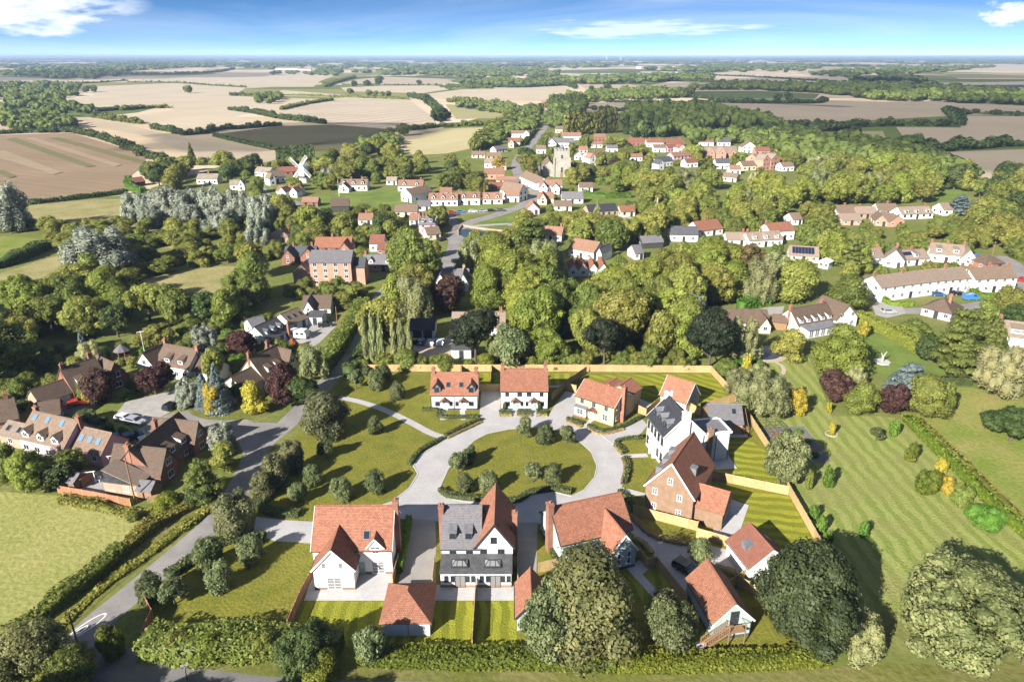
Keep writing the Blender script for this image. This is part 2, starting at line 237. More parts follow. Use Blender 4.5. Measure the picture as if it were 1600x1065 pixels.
# ------------------------------------------------------------------ building helpers
def mesh(name, verts, faces, mat=None, uvs=None, smooth=False):
    me = bpy.data.meshes.new(name); me.from_pydata([tuple(v) for v in verts], [], faces); me.update()
    if mat: me.materials.append(MATS[mat])
    if uvs:
        ul = me.uv_layers.new(name='UVMap'); flat = [c for f in uvs for uv in f for c in uv]; ul.data.foreach_set('uv', flat)
    if smooth: me.polygons.foreach_set('use_smooth', [True] * len(me.polygons))
    return me
def link(name, me, parent=None, mtx=None):
    o = bpy.data.objects.new(name, me); col.objects.link(o)
    if parent: o.parent = parent
    if mtx is not None: o.matrix_local = mtx
    return o
def obj(name, verts, faces, mat, parent=None, uvs=None, smooth=False): return link(name, mesh(name, verts, faces, mat, uvs, smooth), parent)
def tag(o, label, cat=None, group=None, kind=None):
    if label: o['label'] = label
    if cat: o['category'] = cat
    if group: o['group'] = group
    if kind: o['kind'] = kind
    return o
def empty(name, loc, rz=0.0):
    o = bpy.data.objects.new(name, None); col.objects.link(o); o.location = loc; o.rotation_euler = (0, 0, rz); o.empty_display_size = .5; return o
class G:
    """a growing list of boxes, bars and tubes that becomes one mesh"""
    def __init__(s): s.v = []; s.f = []
    def add(s, v, f): n = len(s.v); s.v += [tuple(x) for x in v]; s.f += [tuple(i + n for i in q) for q in f]; return s
    def box(s, x0, x1, y0, y1, z0, z1):
        return s.add([(x0, y0, z0), (x1, y0, z0), (x1, y1, z0), (x0, y1, z0), (x0, y0, z1), (x1, y0, z1), (x1, y1, z1), (x0, y1, z1)],
                     [(3, 2, 1, 0), (4, 5, 6, 7), (0, 1, 5, 4), (1, 2, 6, 5), (2, 3, 7, 6), (3, 0, 4, 7)])
    def bar(s, a, b, r, r2=None, n=6):
        a, b = Vector(a), Vector(b); d = (b - a).normalized(); u = d.orthogonal().normalized(); t = d.cross(u); r2 = r if r2 is None else r2; v = []
        for p, q in ((a, r), (b, r2)):
            for i in range(n):
                an = 2 * math.pi * (i + .5) / n; v.append(p + u * math.cos(an) * q + t * math.sin(an) * q)
        return s.add(v, [(i, (i + 1) % n, n + (i + 1) % n, n + i) for i in range(n)] + [tuple(range(n - 1, -1, -1)), tuple(range(n, 2 * n))])
    def beam(s, a, b, w, h):
        """square bar from a to b: w across, h in the other direction"""
        a, b = Vector(a), Vector(b); d = (b - a).normalized(); u = d.cross(Vector((0, 0, 1)));  u = u.normalized() if u.length > 1e-4 else Vector((1, 0, 0)); t = u.cross(d)
        v = [p + u * x * w / 2 + t * y * h / 2 for p in (a, b) for x, y in ((-1, -1), (1, -1), (1, 1), (-1, 1))]
        return s.add(v, [(3, 2, 1, 0), (4, 5, 6, 7), (0, 1, 5, 4), (1, 2, 6, 5), (2, 3, 7, 6), (3, 0, 4, 7)])
    def slab(s, quad, th):
        """quad (counter-clockwise from above) thickened downwards along its normal"""
        q = [Vector(p) for p in quad]; n = (q[1] - q[0]).cross(q[2] - q[0]).normalized(); k = len(q)
        return s.add(q + [p - n * th for p in q], [tuple(range(k)), tuple(range(2 * k - 1, k - 1, -1))] + [(i, k + i, k + (i + 1) % k, (i + 1) % k) for i in range(k)])
    def build(s, name, mat, parent=None): return obj(name, s.v, s.f, mat, parent)
def slope_uvs(v, faces):
    """u along the horizontal, v up the slope, in metres, for every face"""
    out = []
    for f in faces:
        p = [Vector(v[i]) for i in f]; n = (p[1] - p[0]).cross(p[2] - p[0])
        n = n.normalized() if n.length > 1e-9 else Vector((0, 0, 1)); u = Vector((0, 0, 1)).cross(n); u = u.normalized() if u.length > 1e-3 else Vector((1, 0, 0)); t = n.cross(u)
        out.append([(q.dot(u) + 7.3, q.dot(t) + 3.1) for q in p])
    return out
def catmull(pts, n=6, closed=False):
    p = [Vector((q[0], q[1], 0)) for q in pts]; m = len(p); out = []
    for i in range(m if closed else m - 1):
        a, b, c, d = (p[(i - 1) % m] if closed or i > 0 else p[0] * 2 - p[1]), p[i], p[(i + 1) % m], (p[(i + 2) % m] if closed or i + 2 < m else p[i + 1] * 2 - p[i])
        for k in range(n):
            t = k / n; out.append(.5 * (2 * b + (c - a) * t + (2 * a - 5 * b + 4 * c - d) * t * t + (3 * b - a - 3 * c + d) * t ** 3))
    if not closed: out.append(p[-1])
    return out
def W(pts): return [P(x, y) for x, y in pts]
def area2(p): return sum(p[i][0] * p[(i + 1) % len(p)][1] - p[(i + 1) % len(p)][0] * p[i][1] for i in range(len(p)))
def sheet(name, px, mat, z, smooth=0, kind='structure', label=None):
    p = W(px)
    if smooth: p = catmull(p, smooth, True)
    if area2(p) < 0: p = p[::-1]
    o = obj(name, [(q[0], q[1], z) for q in p], [tuple(range(len(p)))], mat); tag(o, label, None, None, kind); return o
ROADS = []
def ribbon_pts(pts, width, smooth=6):
    p = catmull(pts, smooth) if smooth else [Vector((q[0], q[1], 0)) for q in pts]; l, r = [], []
    for i, q in enumerate(p):
        d = (p[min(i + 1, len(p) - 1)] - p[max(i - 1, 0)]).normalized(); n = Vector((-d.y, d.x, 0)); l.append(q + n * width / 2); r.append(q - n * width / 2)
    return p, l, r
def ribbon(name, px, width, mat, z, smooth=6, world=False):
    p, l, r = ribbon_pts(px if world else W(px), width, smooth); n = len(p)
    ROADS.append(([(q.x, q.y) for q in p], width / 2))
    v = [(q.x, q.y, z) for q in l] + [(q.x, q.y, z) for q in r]
    return tag(obj(name, v, [(n + i, n + i + 1, i + 1, i) for i in range(n - 1)], mat), None, None, None, 'structure')
# ------------------------------------------------------------------ windows, doors and other house parts (shared meshes)
CACHE = {}
def cached(key, fn):
    if key not in CACHE: CACHE[key] = fn()
    return CACHE[key]
def window_meshes(w, h, style, mat):
    def mk():
        g = G(); t = .07 if style != 'far' else .12; x, z = w / 2, h / 2
        g.box(-x, x, -.07, .02, -z, -z + t); g.box(-x, x, -.07, .02, z - t, z); g.box(-x, -x + t, -.07, .02, -z + t, z - t); g.box(x - t, x, -.07, .02, -z + t, z - t)
        if style in ('casement', 'sash', 'georgian', 'door') and w > .7: g.box(-.03, .03, -.06, .02, -z + t, z - t)
        if style in ('sash', 'georgian'): g.box(-x + t, x - t, -.05, .02, -.025, .025)
        if style == 'georgian':
            for k in (-.5, .5): g.box(-x + t, x - t, -.045, .02, k * z - .015, k * z + .015)
        if style != 'door': g.box(-x - .06, x + .06, -.13, .02, -z - .07, -z - .002)
        me = mesh('window', g.v, g.f, mat); g2 = G().box(-x + t, x - t, -.03, .01, -z + t, z - t); return me, mesh('pane', g2.v, g2.f, 'pale_glass' if style == 'door' or w > 1.7 else 'glass')
    return cached(('win', round(w, 2), round(h, 2), style, mat), mk)
def rot_face(face): return {'front': 0, 'right': R(90), 'back': R(180), 'left': R(-90)}[face]
KEEP = []        # (x, y, radius) of things trees must not stand in
BOXES = []       # (x0, y0, x1, y1, ground depth) screen boxes of buildings that show in the photo
class House:
    def __init__(s, label, a, b, name='house', cat='house', group=None, keep=True):
        A, B = P(*a), P(*b); d = B - A; s.L = d.length; s.ang = math.atan2(d.y, d.x); s.A = A
        s.root = empty(name, A, s.ang); tag(s.root, label, cat, group); s.ca, s.sa = math.cos(s.ang), math.sin(s.ang); s.a, s.b = a, b; s.far = False
        s.blocks = []
    def loc(s, px, py, z=0):
        d = P(px, py, z) - s.A; return d.x * s.ca + d.y * s.sa, -d.x * s.sa + d.y * s.ca
    def wy(s, x, y): return s.A.y + x * s.sa + y * s.ca
    def world(s, x, y, z=0): return Vector((s.A.x + x * s.ca - y * s.sa, s.A.y + x * s.sa + y * s.ca, z))
    def z(s, py, x, y): return zpy(py, s.wy(x, y))
    def block(s, x0, x1, y0, y1, e, r, axis='x', wall='render_white', roof='tile_brown', z0=0.0, over=.3, verge=.18, th=.16, plinth=None, barge=None):
        xm, ym = (x0 + x1) / 2, (y0 + y1) / 2; s.blocks.append((x0, x1, y0, y1, r)); g = G()
        if axis == 'x':
            v = [(x0, y0, z0), (x1, y0, z0), (x1, y1, z0), (x0, y1, z0), (x0, y0, e), (x1, y0, e), (x1, y1, e), (x0, y1, e), (x0, ym, r), (x1, ym, r)]
            f = [(0, 1, 5, 4), (1, 2, 6, 9, 5), (2, 3, 7, 6), (3, 0, 4, 8, 7)]
        elif axis == 'y':
            v = [(x0, y0, z0), (x1, y0, z0), (x1, y1, z0), (x0, y1, z0), (x0, y0, e), (x1, y0, e), (x1, y1, e), (x0, y1, e), (xm, y0, r), (xm, y1, r)]
            f = [(0, 1, 5, 8, 4), (1, 2, 6, 5), (2, 3, 7, 9, 6), (3, 0, 4, 7)]
        else:
            v = [(x0, y0, z0), (x1, y0, z0), (x1, y1, z0), (x0, y1, z0), (x0, y0, e), (x1, y0, e), (x1, y1, e), (x0, y1, e)]; f = [(0, 1, 5, 4), (1, 2, 6, 5), (2, 3, 7, 6), (3, 0, 4, 7), (4, 5, 6, 7)]
        obj('wall', v, f, wall, s.root)
        if plinth: g2 = G().box(x0 - .04, x1 + .04, y0 - .04, y1 + .04, z0, z0 + .45); g2.build('plinth', plinth, s.root)
        up = .1
        if axis == 'x':
            sl = (r - e) / (ym - y0)
            g.slab([(x0 - verge, y0 - over, e - over * sl + up), (x1 + verge, y0 - over, e - over * sl + up), (x1 + verge, ym, r + up), (x0 - verge, ym, r + up)], th)
            g.slab([(x1 + verge, y1 + over, e - over * sl + up), (x0 - verge, y1 + over, e - over * sl + up), (x0 - verge, ym, r + up), (x1 + verge, ym, r + up)], th)
        elif axis == 'y':
            sl = (r - e) / (xm - x0)
            g.slab([(x0 - over, y1 + verge, e - over * sl + up), (x0 - over, y0 - verge, e - over * sl + up), (xm, y0 - verge, r + up), (xm, y1 + verge, r + up)], th)
            g.slab([(x1 + over, y0 - verge, e - over * sl + up), (x1 + over, y1 + verge, e - over * sl + up), (xm, y1 + verge, r + up), (xm, y0 - verge, r + up)], th)
        elif axis == 'hip':
            o = over; X0, X1, Y0, Y1 = x0 - o, x1 + o, y0 - o, y1 + o
            if X1 - X0 >= Y1 - Y0: h = (Y1 - Y0) / 2 * .98; p, q = (X0 + h, ym, r), (X1 - h, ym, r); fs = [(0, 1, 5, 4), (1, 2, 5), (2, 3, 4, 5), (3, 0, 4)]
            else: h = (X1 - X0) / 2 * .98; p, q = (xm, Y0 + h, r), (xm, Y1 - h, r); fs = [(0, 1, 4), (1, 2, 5, 4), (2, 3, 5), (3, 0, 4, 5)]
            ze = e + .02; g.add([(X0, Y0, ze), (X1, Y0, ze), (X1, Y1, ze), (X0, Y1, ze), p, q], fs)
            g.add([(X0, Y0, ze - .12), (X1, Y0, ze - .12), (X1, Y1, ze - .12), (X0, Y1, ze - .12), (X0, Y0, ze), (X1, Y0, ze), (X1, Y1, ze), (X0, Y1, ze)], [(3, 2, 1, 0), (0, 1, 5, 4), (1, 2, 6, 5), (2, 3, 7, 6), (3, 0, 4, 7)])
        elif axis == 'flat': g.box(x0 - over, x1 + over, y0 - over, y1 + over, e + .01, e + .2)
        elif axis == 'lean':      # falls from r at the back to e at the front
            g.slab([(x0 - over, y0 - over, e + .05), (x1 + over, y0 - over, e + .05), (x1 + over, y1, r), (x0 - over, y1, r)], .15)
        ro = obj('roof', g.v, g.f, roof, s.root, slope_uvs(g.v, g.f))
        if axis in 'xy' and th > .1 and not s.far:       # ridge tiles
            k = G()
            if axis == 'x': k.bar((x0 - verge, ym, r + up - .03), (x1 + verge, ym, r + up - .03), .13, n=6)
            else: k.bar((xm, y0 - verge, r + up - .03), (xm, y1 + verge, r + up - .03), .13, n=6)
            ri = obj('ridge', k.v, k.f, roof, ro, slope_uvs(k.v, k.f))
        if (plinth or barge) and axis in 'xy':
            for t_ in (0, 1):
                if axis == 'x': Y = (y0 - over - .06, y1 + over + .06)[t_]; c_ = ((x0 - verge, Y, e - over * sl + .03), (x1 + verge, Y, e - over * sl + .03))
                else: X = (x0 - over - .06, x1 + over + .06)[t_]; c_ = ((X, y0 - verge, e - over * sl + .03), (X, y1 + verge, e - over * sl + .03))
                G().bar(*c_, .075, n=6).build('gutter', 'dark_paint', s.root)
        if barge and axis in 'xy':
            if axis == 'x':
                for X in (x0 - verge - .05, x1 + verge + .05):
                    for Y in (y0 - over, y1 + over): G().beam((X, Y, e - over * sl - .02), (X, ym, r - .02), .05, .26).build('bargeboard', barge, s.root)
            else:
                for Y in (y0 - verge - .05,):
                    for X in (x0 - over, x1 + over): G().beam((X, Y, e - over * sl - .02), (xm, Y, r - .02), .05, .26).build('bargeboard', barge, s.root)
        return (x0, x1, y0, y1, e, r, axis)
    def main(s, D, e, r, axis='x', wall='render_white', roof='tile_brown', emin=2.3, rise=(.32, .95), **k):
        """e, r: photo rows of the eave (front middle) and the ridge"""
        ez = max(emin, s.z(e, s.L / 2, -.3)); h = D / 2 if axis != 'y' else s.L / 2
        rz = s.z(r, s.L / 2, (D / 2 if axis in ('x', 'hip') else -.1)) if axis != 'flat' else ez
        if axis != 'flat': rz = ez + min(max(rz - ez, rise[0] * 2 * h), rise[1] * 2 * h)
        s.e, s.r, s.D = ez, rz, D
        return s.block(0, s.L, 0, D, ez, rz, axis, wall, roof, **k)
    def place(s, face, blk, u, z, off=0.0):
        x0, x1, y0, y1 = blk[:4]
        p = {'front': (x0 + u, y0 - off, z), 'back': (x1 - u, y1 + off, z), 'left': (x0 - off, y1 - u, z), 'right': (x1 + off, y0 + u, z)}[face]
        return Matrix.Translation(p) @ Matrix.Rotation(rot_face(face), 4, 'Z')
    def win(s, face, blk, u, z, w=1.1, h=1.15, style='casement', mat='white_paint'):
        a, b = window_meshes(w, h, style, mat); o = link('window', a, s.root, s.place(face, blk, u, z))
        link('pane', b, o); return o
    def farwin(s, face, blk, u, z, w=1.1, h=1.2, *_):
        me = cached(('fw', round(w, 1), round(h, 1)), lambda: mesh('window', *(lambda g: (g.v, g.f))(G().box(-w / 2, w / 2, -.05, .02, -h / 2, h / 2)), 'glass'))
        return link('window', me, s.root, s.place(face, blk, u, z))
    def wins(s, face, blk, n, rows, style='casement', mat='white_paint', w=1.1, h=1.15, z0=1.45, dz=2.55, skip=()):
        span = (blk[1] - blk[0]) if face in ('front', 'back') else (blk[3] - blk[2])
        for j in range(rows):
            for i in range(n):
                if (i, j) in skip: continue
                u = span * (i + .5) / n
                (s.farwin(face, blk, u, z0 + j * dz, w, h) if s.far else s.win(face, blk, u, z0 + j * dz, w, h, style, mat))
    def door(s, face, blk, u, mat='sage_paint', w=1.0, h=2.1):
        g = G().box(-w / 2, w / 2, -.06, .02, 0.02, h); g.box(-w / 2 - .07, -w / 2, -.08, .02, .02, h + .07); g.box(w / 2, w / 2 + .07, -.08, .02, .02, h + .07); g.box(-w / 2, w / 2, -.08, .02, h, h + .07)
        for z in (.25, 1.15): g.box(-w * .35, w * .35, -.09, -.06, z, z + .7)
        me = cached(('door', w, h, mat), lambda: mesh('door', g.v, g.f, mat)); o = link('door', me, s.root, s.place(face, blk, u, 0))
        if not s.far: link('handle', cached('handle', lambda: mesh('handle', *(lambda q: (q.v, q.f))(G().box(.32, .38, -.14, -.06, .98, 1.1)), 'lead')), o)
        return o
    def porch(s, blk, u, roof='tile_salmon', y=0, w=1.9, z=2.35):
        x = blk[0] + u; y0 = blk[2]; g = G()
        g.slab([(x - w / 2 - .1, y0 + .05, z - .1), (x - w / 2 - .1, y0 - 1.0, z - .1), (x, y0 - 1.0, z + .75), (x, y0 + .05, z + .75)], .1)
        g.slab([(x + w / 2 + .1, y0 - 1.0, z - .1), (x + w / 2 + .1, y0 + .05, z - .1), (x, y0 + .05, z + .75), (x, y0 - 1.0, z + .75)], .1)
        o = obj('porch', g.v, g.f, roof, s.root, slope_uvs(g.v, g.f)); k = G()
        for sx in (-1, 1): k.beam((x + sx * w * .42, y0 - .9, z - .15), (x + sx * w * .42, y0 - .02, z - .95), .1, .1); k.beam((x + sx * w * .42, y0 - .02, z - .12), (x + sx * w * .42, y0 - .95, z - .12), .1, .1)
        k.add([(x - w * .42, y0 - .9, z - .1), (x + w * .42, y0 - .9, z - .1), (x, y0 - .9, z + .6)], [(0, 1, 2)]); link('bracket', mesh('bracket', k.v, k.f, 'dark_paint'), o)
    def chimney(s, x, y, z1, w=.75, d=.6, z0=0.0, mat='brick_red', pots=2, white=False):
        g = G().box(x - w / 2, x + w / 2, y - d / 2, y + d / 2, z0, z1 - .3); g.box(x - w / 2 - .07, x + w / 2 + .07, y - d / 2 - .07, y + d / 2 + .07, z1 - .3, z1)
        o = g.build('chimney', mat, s.root)
        for i in range(pots if not s.far else 0):
            k = G().bar((x + (i - (pots - 1) / 2) * w / pots, y, z1), (x + (i - (pots - 1) / 2) * w / pots, y, z1 + .4), .13, .11, 8); link('chimney_pot', mesh('chimney_pot', k.v, k.f, 'pot'), o)
    def slope_pt(s, blk, x, t, side='front'):
        x0, x1, y0, y1, e, r, ax = blk
        if ax == 'x':
            ym = (y0 + y1) / 2; y = y0 + (ym - y0) * t if side == 'front' else y1 - (y1 - ym) * t; a = math.atan2(r - e, ym - y0)
            return Matrix.Translation((x, y, e + (r - e) * t + .1)) @ (Matrix.Rotation(a, 4, 'X') if side == 'front' else Matrix.Rotation(math.pi, 4, 'Z') @ Matrix.Rotation(a, 4, 'X'))
        xm = (x0 + x1) / 2; a = math.atan2(r - e, xm - x0)
        if side == 'left': return Matrix.Translation((x0 + (xm - x0) * t, x, e + (r - e) * t + .1)) @ Matrix.Rotation(R(-90), 4, 'Z') @ Matrix.Rotation(a, 4, 'X')
        return Matrix.Translation((x1 - (x1 - xm) * t, x, e + (r - e) * t + .1)) @ Matrix.Rotation(R(90), 4, 'Z') @ Matrix.Rotation(a, 4, 'X')
    def rooflight(s, blk, x, t, side='front', w=.8, h=1.1, mat='glass'):
        fr, pa = cached(('rl', w, h, mat), lambda: (mesh('rooflight', *(lambda g: (g.v, g.f))(G().box(-w / 2 - .08, w / 2 + .08, -h / 2 - .08, h / 2 + .08, 0, .09)), 'lead'), mesh('pane', *(lambda g: (g.v, g.f))(G().box(-w / 2, w / 2, -h / 2, h / 2, .04, .105)), mat)))
        o = link('rooflight', fr, s.root, s.slope_pt(blk, x, t, side)); link('pane', pa, o)
    def shed_dormer(s, blk, x, wd=1.7, t=.18, h=1.35, roof='tile_brown', cheek='white_paint', win=True, sf=.3):
        x0, x1, y0, y1, e, r, ax = blk; ym = (y0 + y1) / 2; sl = (r - e) / (ym - y0); yf = y0 + (ym - y0) * t; zb = e + (yf - y0) * sl; zt = zb + h; sd = sl * sf
        yb = min(yf + h / (sl - sd), ym); zt2 = zt + (yb - yf) * sd; zb2 = e + (yb - y0) * sl; a, b = x - wd / 2, x + wd / 2
        v = [(a, yf, zb), (b, yf, zb), (b, yf, zt), (a, yf, zt), (a, yb, zb2 - .02), (b, yb, zb2 - .02), (b, yb, zt2 - .05), (a, yb, zt2 - .05)]
        o = obj('dormer', v, [(0, 1, 2, 3), (1, 5, 6, 2), (4, 0, 3, 7)], cheek, s.root)
        g = G().slab([(a - .12, yf - .2, zt - .2 * sd + .1), (b + .12, yf - .2, zt - .2 * sd + .1), (b + .12, yb + .3, zt2 + .3 * sd + .1), (a - .12, yb + .3, zt2 + .3 * sd + .1)], .12)
        obj('dormer_roof', g.v, g.f, roof, o, slope_uvs(g.v, g.f))
        if win: (s.farwin if s.far else s.win)('front', (a, b, yf, yb), wd / 2, zb + h * .55, wd * .78, h * .62)
    def gable_dormer(s, blk, x, wd=1.5, t=.1, h=1.2, rise=.75, roof='tile_salmon', cheek='white_paint', side='front', mat='white_paint', flush=False, barge=None):
        x0, x1, y0, y1, e, r, ax = blk; ym = (y0 + y1) / 2; sl = (r - e) / (ym - y0); yf = y0 + (ym - y0) * t - (.02 if flush else 0); zb = e + (yf - y0) * sl; ze = zb + h; zr = ze + rise
        yb = min(y0 + (zr - e) / sl, ym); a, b = x - wd / 2, x + wd / 2
        o = obj('dormer', [(a, yf, zb), (b, yf, zb), (b, yf, ze), (x, yf, zr), (a, yf, ze), (a, yb, zb), (b, yb, zb), (b, yb, ze), (a, yb, ze)], [(0, 1, 2, 3, 4), (1, 6, 7, 2), (5, 0, 4, 8)], cheek, s.root)
        g = G(); ov = .18; k = rise / (wd / 2)
        g.slab([(a - ov, yb, ze - ov * k + .08), (a - ov, yf - .2, ze - ov * k + .08), (x, yf - .2, zr + .08), (x, yb, zr + .08)], .1); g.slab([(b + ov, yf - .2, ze - ov * k + .08), (b + ov, yb, ze - ov * k + .08), (x, yb, zr + .08), (x, yf - .2, zr + .08)], .1)
        obj('dormer_roof', g.v, g.f, roof, o, slope_uvs(g.v, g.f))
        if barge:
            for X in (a - ov, b + ov): q = G().beam((X, yf - .22, ze - ov * k), (x, yf - .22, zr), .05, .2); link('bargeboard', mesh('bargeboard', q.v, q.f, barge), o)
        (s.farwin if s.far else s.win)('front', (a, b, yf, yb), wd / 2, zb + h * .55, wd * .62, h * .8, 'casement', mat)
    def done(s, keep=1.0):
        pts = []
        for x0, x1, y0, y1, r in s.blocks:
            c = s.world((x0 + x1) / 2, (y0 + y1) / 2); KEEP.append((c.x, c.y, max(x1 - x0, y1 - y0) / 2 * keep + 1.0))
            for x in (x0, x1):
                for y in (y0, y1):
                    for z in (0, r): pts.append(proj(s.world(x, y, z if z == 0 else r * .9)))
        BOXES.append((min(p[0] for p in pts), min(p[1] for p in pts), max(p[0] for p in pts), max(p[1] for p in pts), min(p[2] for p in pts)))
        return s
def simple_house(label, a, b, D, e, r, wall='render_white', roof='tile_tan', axis='x', nx=None, rows=None, chim=(), dorm=0, dtype='gable', wings=(), far=None, name='house', cat='house', emin=2.4, cm='brick_red', side=1, door=True, group=None, lights=0, rise=(.32, .95)):
    """wings: (a px, b px, D, eave row, ridge row, axis[, wall, roof])"""
    h = House(label, a, b, name, cat, group); py = (a[1] + b[1]) / 2; h.far = py < 345 if far is None else far
    m = h.main(D, e, r, axis, wall, roof, emin=emin, rise=rise, th=.16 if not h.far else .1)
    nx = nx if nx is not None else max(2, int(h.L / 2.9)); rows = rows if rows is not None else (1 if h.e < 4.2 else 2)
    if nx: h.wins('front', m, nx, rows, skip=((nx // 2, 0),) if door else ())
    if door and nx: h.door('front', m, h.L * (nx // 2 + .5) / nx, 'dark_paint')
    if side:
        for f in ('left', 'right'): h.wins(f, m, 1 if D < 7 else 2, rows)
        if axis == 'x' and h.r - h.e > 2.6:
            for f in ('left', 'right'): (h.farwin if h.far else h.win)(f, m, D / 2, h.e + .4, .8, .9)
    for t in chim: h.chimney(h.L * t if axis != 'y' else h.L / 2, D / 2 if axis != 'y' else D * t, h.r + 1.3, z0=h.e, mat=cm)
    for i in range(dorm):
        x = h.L * (i + .5) / dorm
        (h.gable_dormer(m, x, roof=roof, t=.12) if dtype == 'gable' else h.shed_dormer(m, x, roof=roof))
    for i in range(lights): h.rooflight(m, h.L * (i + .5) / lights, .5)
    for wg in wings:
        (xa, ya), (xb, yb) = h.loc(*wg[0]), h.loc(*wg[1]); y0 = (ya + yb) / 2; Dw = wg[2]; ax = wg[5]
        x0, x1 = min(xa, xb), max(xa, xb); xm = (x0 + x1) / 2
        ez = max(2.2, h.z(wg[3], xm, y0)); hh = (x1 - x0) if ax == 'y' else Dw; rz = h.z(wg[4], xm, y0 if ax == 'y' else y0 + Dw / 2); rz = ez + min(max(rz - ez, .3 * hh), .9 * hh)
        if ax == 'flat': rz = ez
        wb = h.block(x0, x1, y0, y0 + Dw, ez, rz, ax, wg[6] if len(wg) > 6 else wall, wg[7] if len(wg) > 7 else roof, th=.16 if not h.far else .1, over=.25)
        n = max(1, int((x1 - x0) / 3)); h.wins('front', wb, n, 1 if ez < 4.2 else 2)
        if ax == 'y' and rz - ez > 2.4: (h.farwin if h.far else h.win)('front', wb, (x1 - x0) / 2, ez + .3, .8, .9)
    return h.done()
# ------------------------------------------------------------------ fences
def fence(label, px, h=1.8, mat='fence_wood', panel=1.83, name='fence', closed=False, post='fence_wood', cat='fence', group=None):
    pts = W(px); root = empty(name, pts[0]); tag(root, label, cat, group); base = pts[0]
    def pm():
        g = G(); n = 8
        for i in range(n): x = (i + .5) / n - .5; g.box(x - .5 / n - .002, x + .5 / n + .002, (-.02 if i % 2 else -.035), .0, .0, .965)
        g.box(-.5, .5, -.045, .02, .955, 1.0); g.box(-.5, .5, .0, .03, .2, .26); g.box(-.5, .5, .0, .03, .75, .81)
        return mesh('panel', g.v, g.f, mat)
    me = cached(('panel', mat), pm); po = cached(('post', post), lambda: mesh('post', *(lambda g: (g.v, g.f))(G().box(-.06, .06, -.06, .06, 0, 1.04)), post))
    for a, b in zip(pts[:-1], pts[1:]):
        d = b - a; n = max(1, round(d.length / panel)); ang = math.atan2(d.y, d.x)
        for i in range(n):
            c = a + d * ((i + .5) / n) - base
            link('panel', me, root, Matrix.Translation(c) @ Matrix.Rotation(ang, 4, 'Z') @ Matrix.Diagonal((d.length / n * .96, 1, h, 1)))
            link('post', po, root, Matrix.Translation(a + d * (i / n) - base) @ Matrix.Rotation(ang, 4, 'Z') @ Matrix.Diagonal((1, 1, h, 1)))
    link('post', po, root, Matrix.Translation(pts[-1] - base) @ Matrix.Diagonal((1, 1, h, 1)))
    return root
# ------------------------------------------------------------------ foliage
def leaf_cards(pos, nrm, size, r, aspect=.7, tint=None):
    n = len(pos); a = r.normal(size=(n, 3)); u = np.cross(nrm, a); u /= np.linalg.norm(u, axis=1, keepdims=True) + 1e-9; v = np.cross(nrm, u)
    s = (size * np.clip(r.lognormal(-.05, .34, n), .4, 2.1))[:, None] * .5
    V = np.stack([pos - u * s, pos - v * s * aspect + nrm * s * .25, pos + u * s, pos + v * s * aspect + nrm * s * .25], 1).reshape(-1, 3)
    F = np.arange(4 * n).reshape(-1, 4); t = r.uniform(0, 1, n) if tint is None else np.clip(tint + r.uniform(-.3, .3, n), 0, 1)
    return V, F, t
def dirs(r, n):
    d = r.normal(size=(n, 3)); return d / np.linalg.norm(d, axis=1, keepdims=True)
_t = (1 + 5 ** .5) / 2
ICO_V = np.array([(-1, _t, 0), (1, _t, 0), (-1, -_t, 0), (1, -_t, 0), (0, -1, _t), (0, 1, _t), (0, -1, -_t), (0, 1, -_t), (_t, 0, -1), (_t, 0, 1), (-_t, 0, -1), (-_t, 0, 1)], float); ICO_V /= np.linalg.norm(ICO_V[0])
ICO_F = np.array([(0, 11, 5), (0, 5, 1), (0, 1, 7), (0, 7, 10), (0, 10, 11), (1, 5, 9), (5, 11, 4), (11, 10, 2), (10, 7, 6), (7, 1, 8), (3, 9, 4), (3, 4, 2), (3, 2, 6), (3, 6, 8), (3, 8, 9), (4, 9, 5), (2, 4, 11), (6, 2, 10), (8, 6, 7), (9, 8, 1)])
def sub_ico():
    V = [tuple(v) for v in ICO_V]; F = []; mid = {}
    def m(a, b):
        k = (min(a, b), max(a, b))
        if k not in mid: p = (np.array(V[a]) + np.array(V[b])); p /= np.linalg.norm(p); mid[k] = len(V); V.append(tuple(p))
        return mid[k]
    for a, b, c in ICO_F: x, y, z = m(a, b), m(b, c), m(c, a); F += [(a, x, z), (b, y, x), (c, z, y), (x, y, z)]
    return np.array(V), np.array(F)
ICO2_V, ICO2_F = sub_ico()
def pack(name, V, Q, T, tq, tt, mat):
    """mesh from verts, quads, triangles with a per-face tint"""
    me = bpy.data.meshes.new(name); nq, nt = len(Q), len(T)
    me.vertices.add(len(V)); me.vertices.foreach_set('co', np.asarray(V, np.float32).ravel())
    li = np.concatenate([np.asarray(Q, np.int32).ravel(), np.asarray(T, np.int32).ravel()]); me.loops.add(len(li)); me.loops.foreach_set('vertex_index', li)
    ls = np.concatenate([np.arange(nq) * 4, nq * 4 + np.arange(nt) * 3]).astype(np.int32); me.polygons.add(nq + nt); me.polygons.foreach_set('loop_start', ls)
    me.update(calc_edges=True); at = me.attributes.new('tint', 'FLOAT', 'FACE'); at.data.foreach_set('value', np.concatenate([tq, tt]).astype(np.float32))
    if mat: me.materials.append(MATS[mat])
    me.validate(); return me
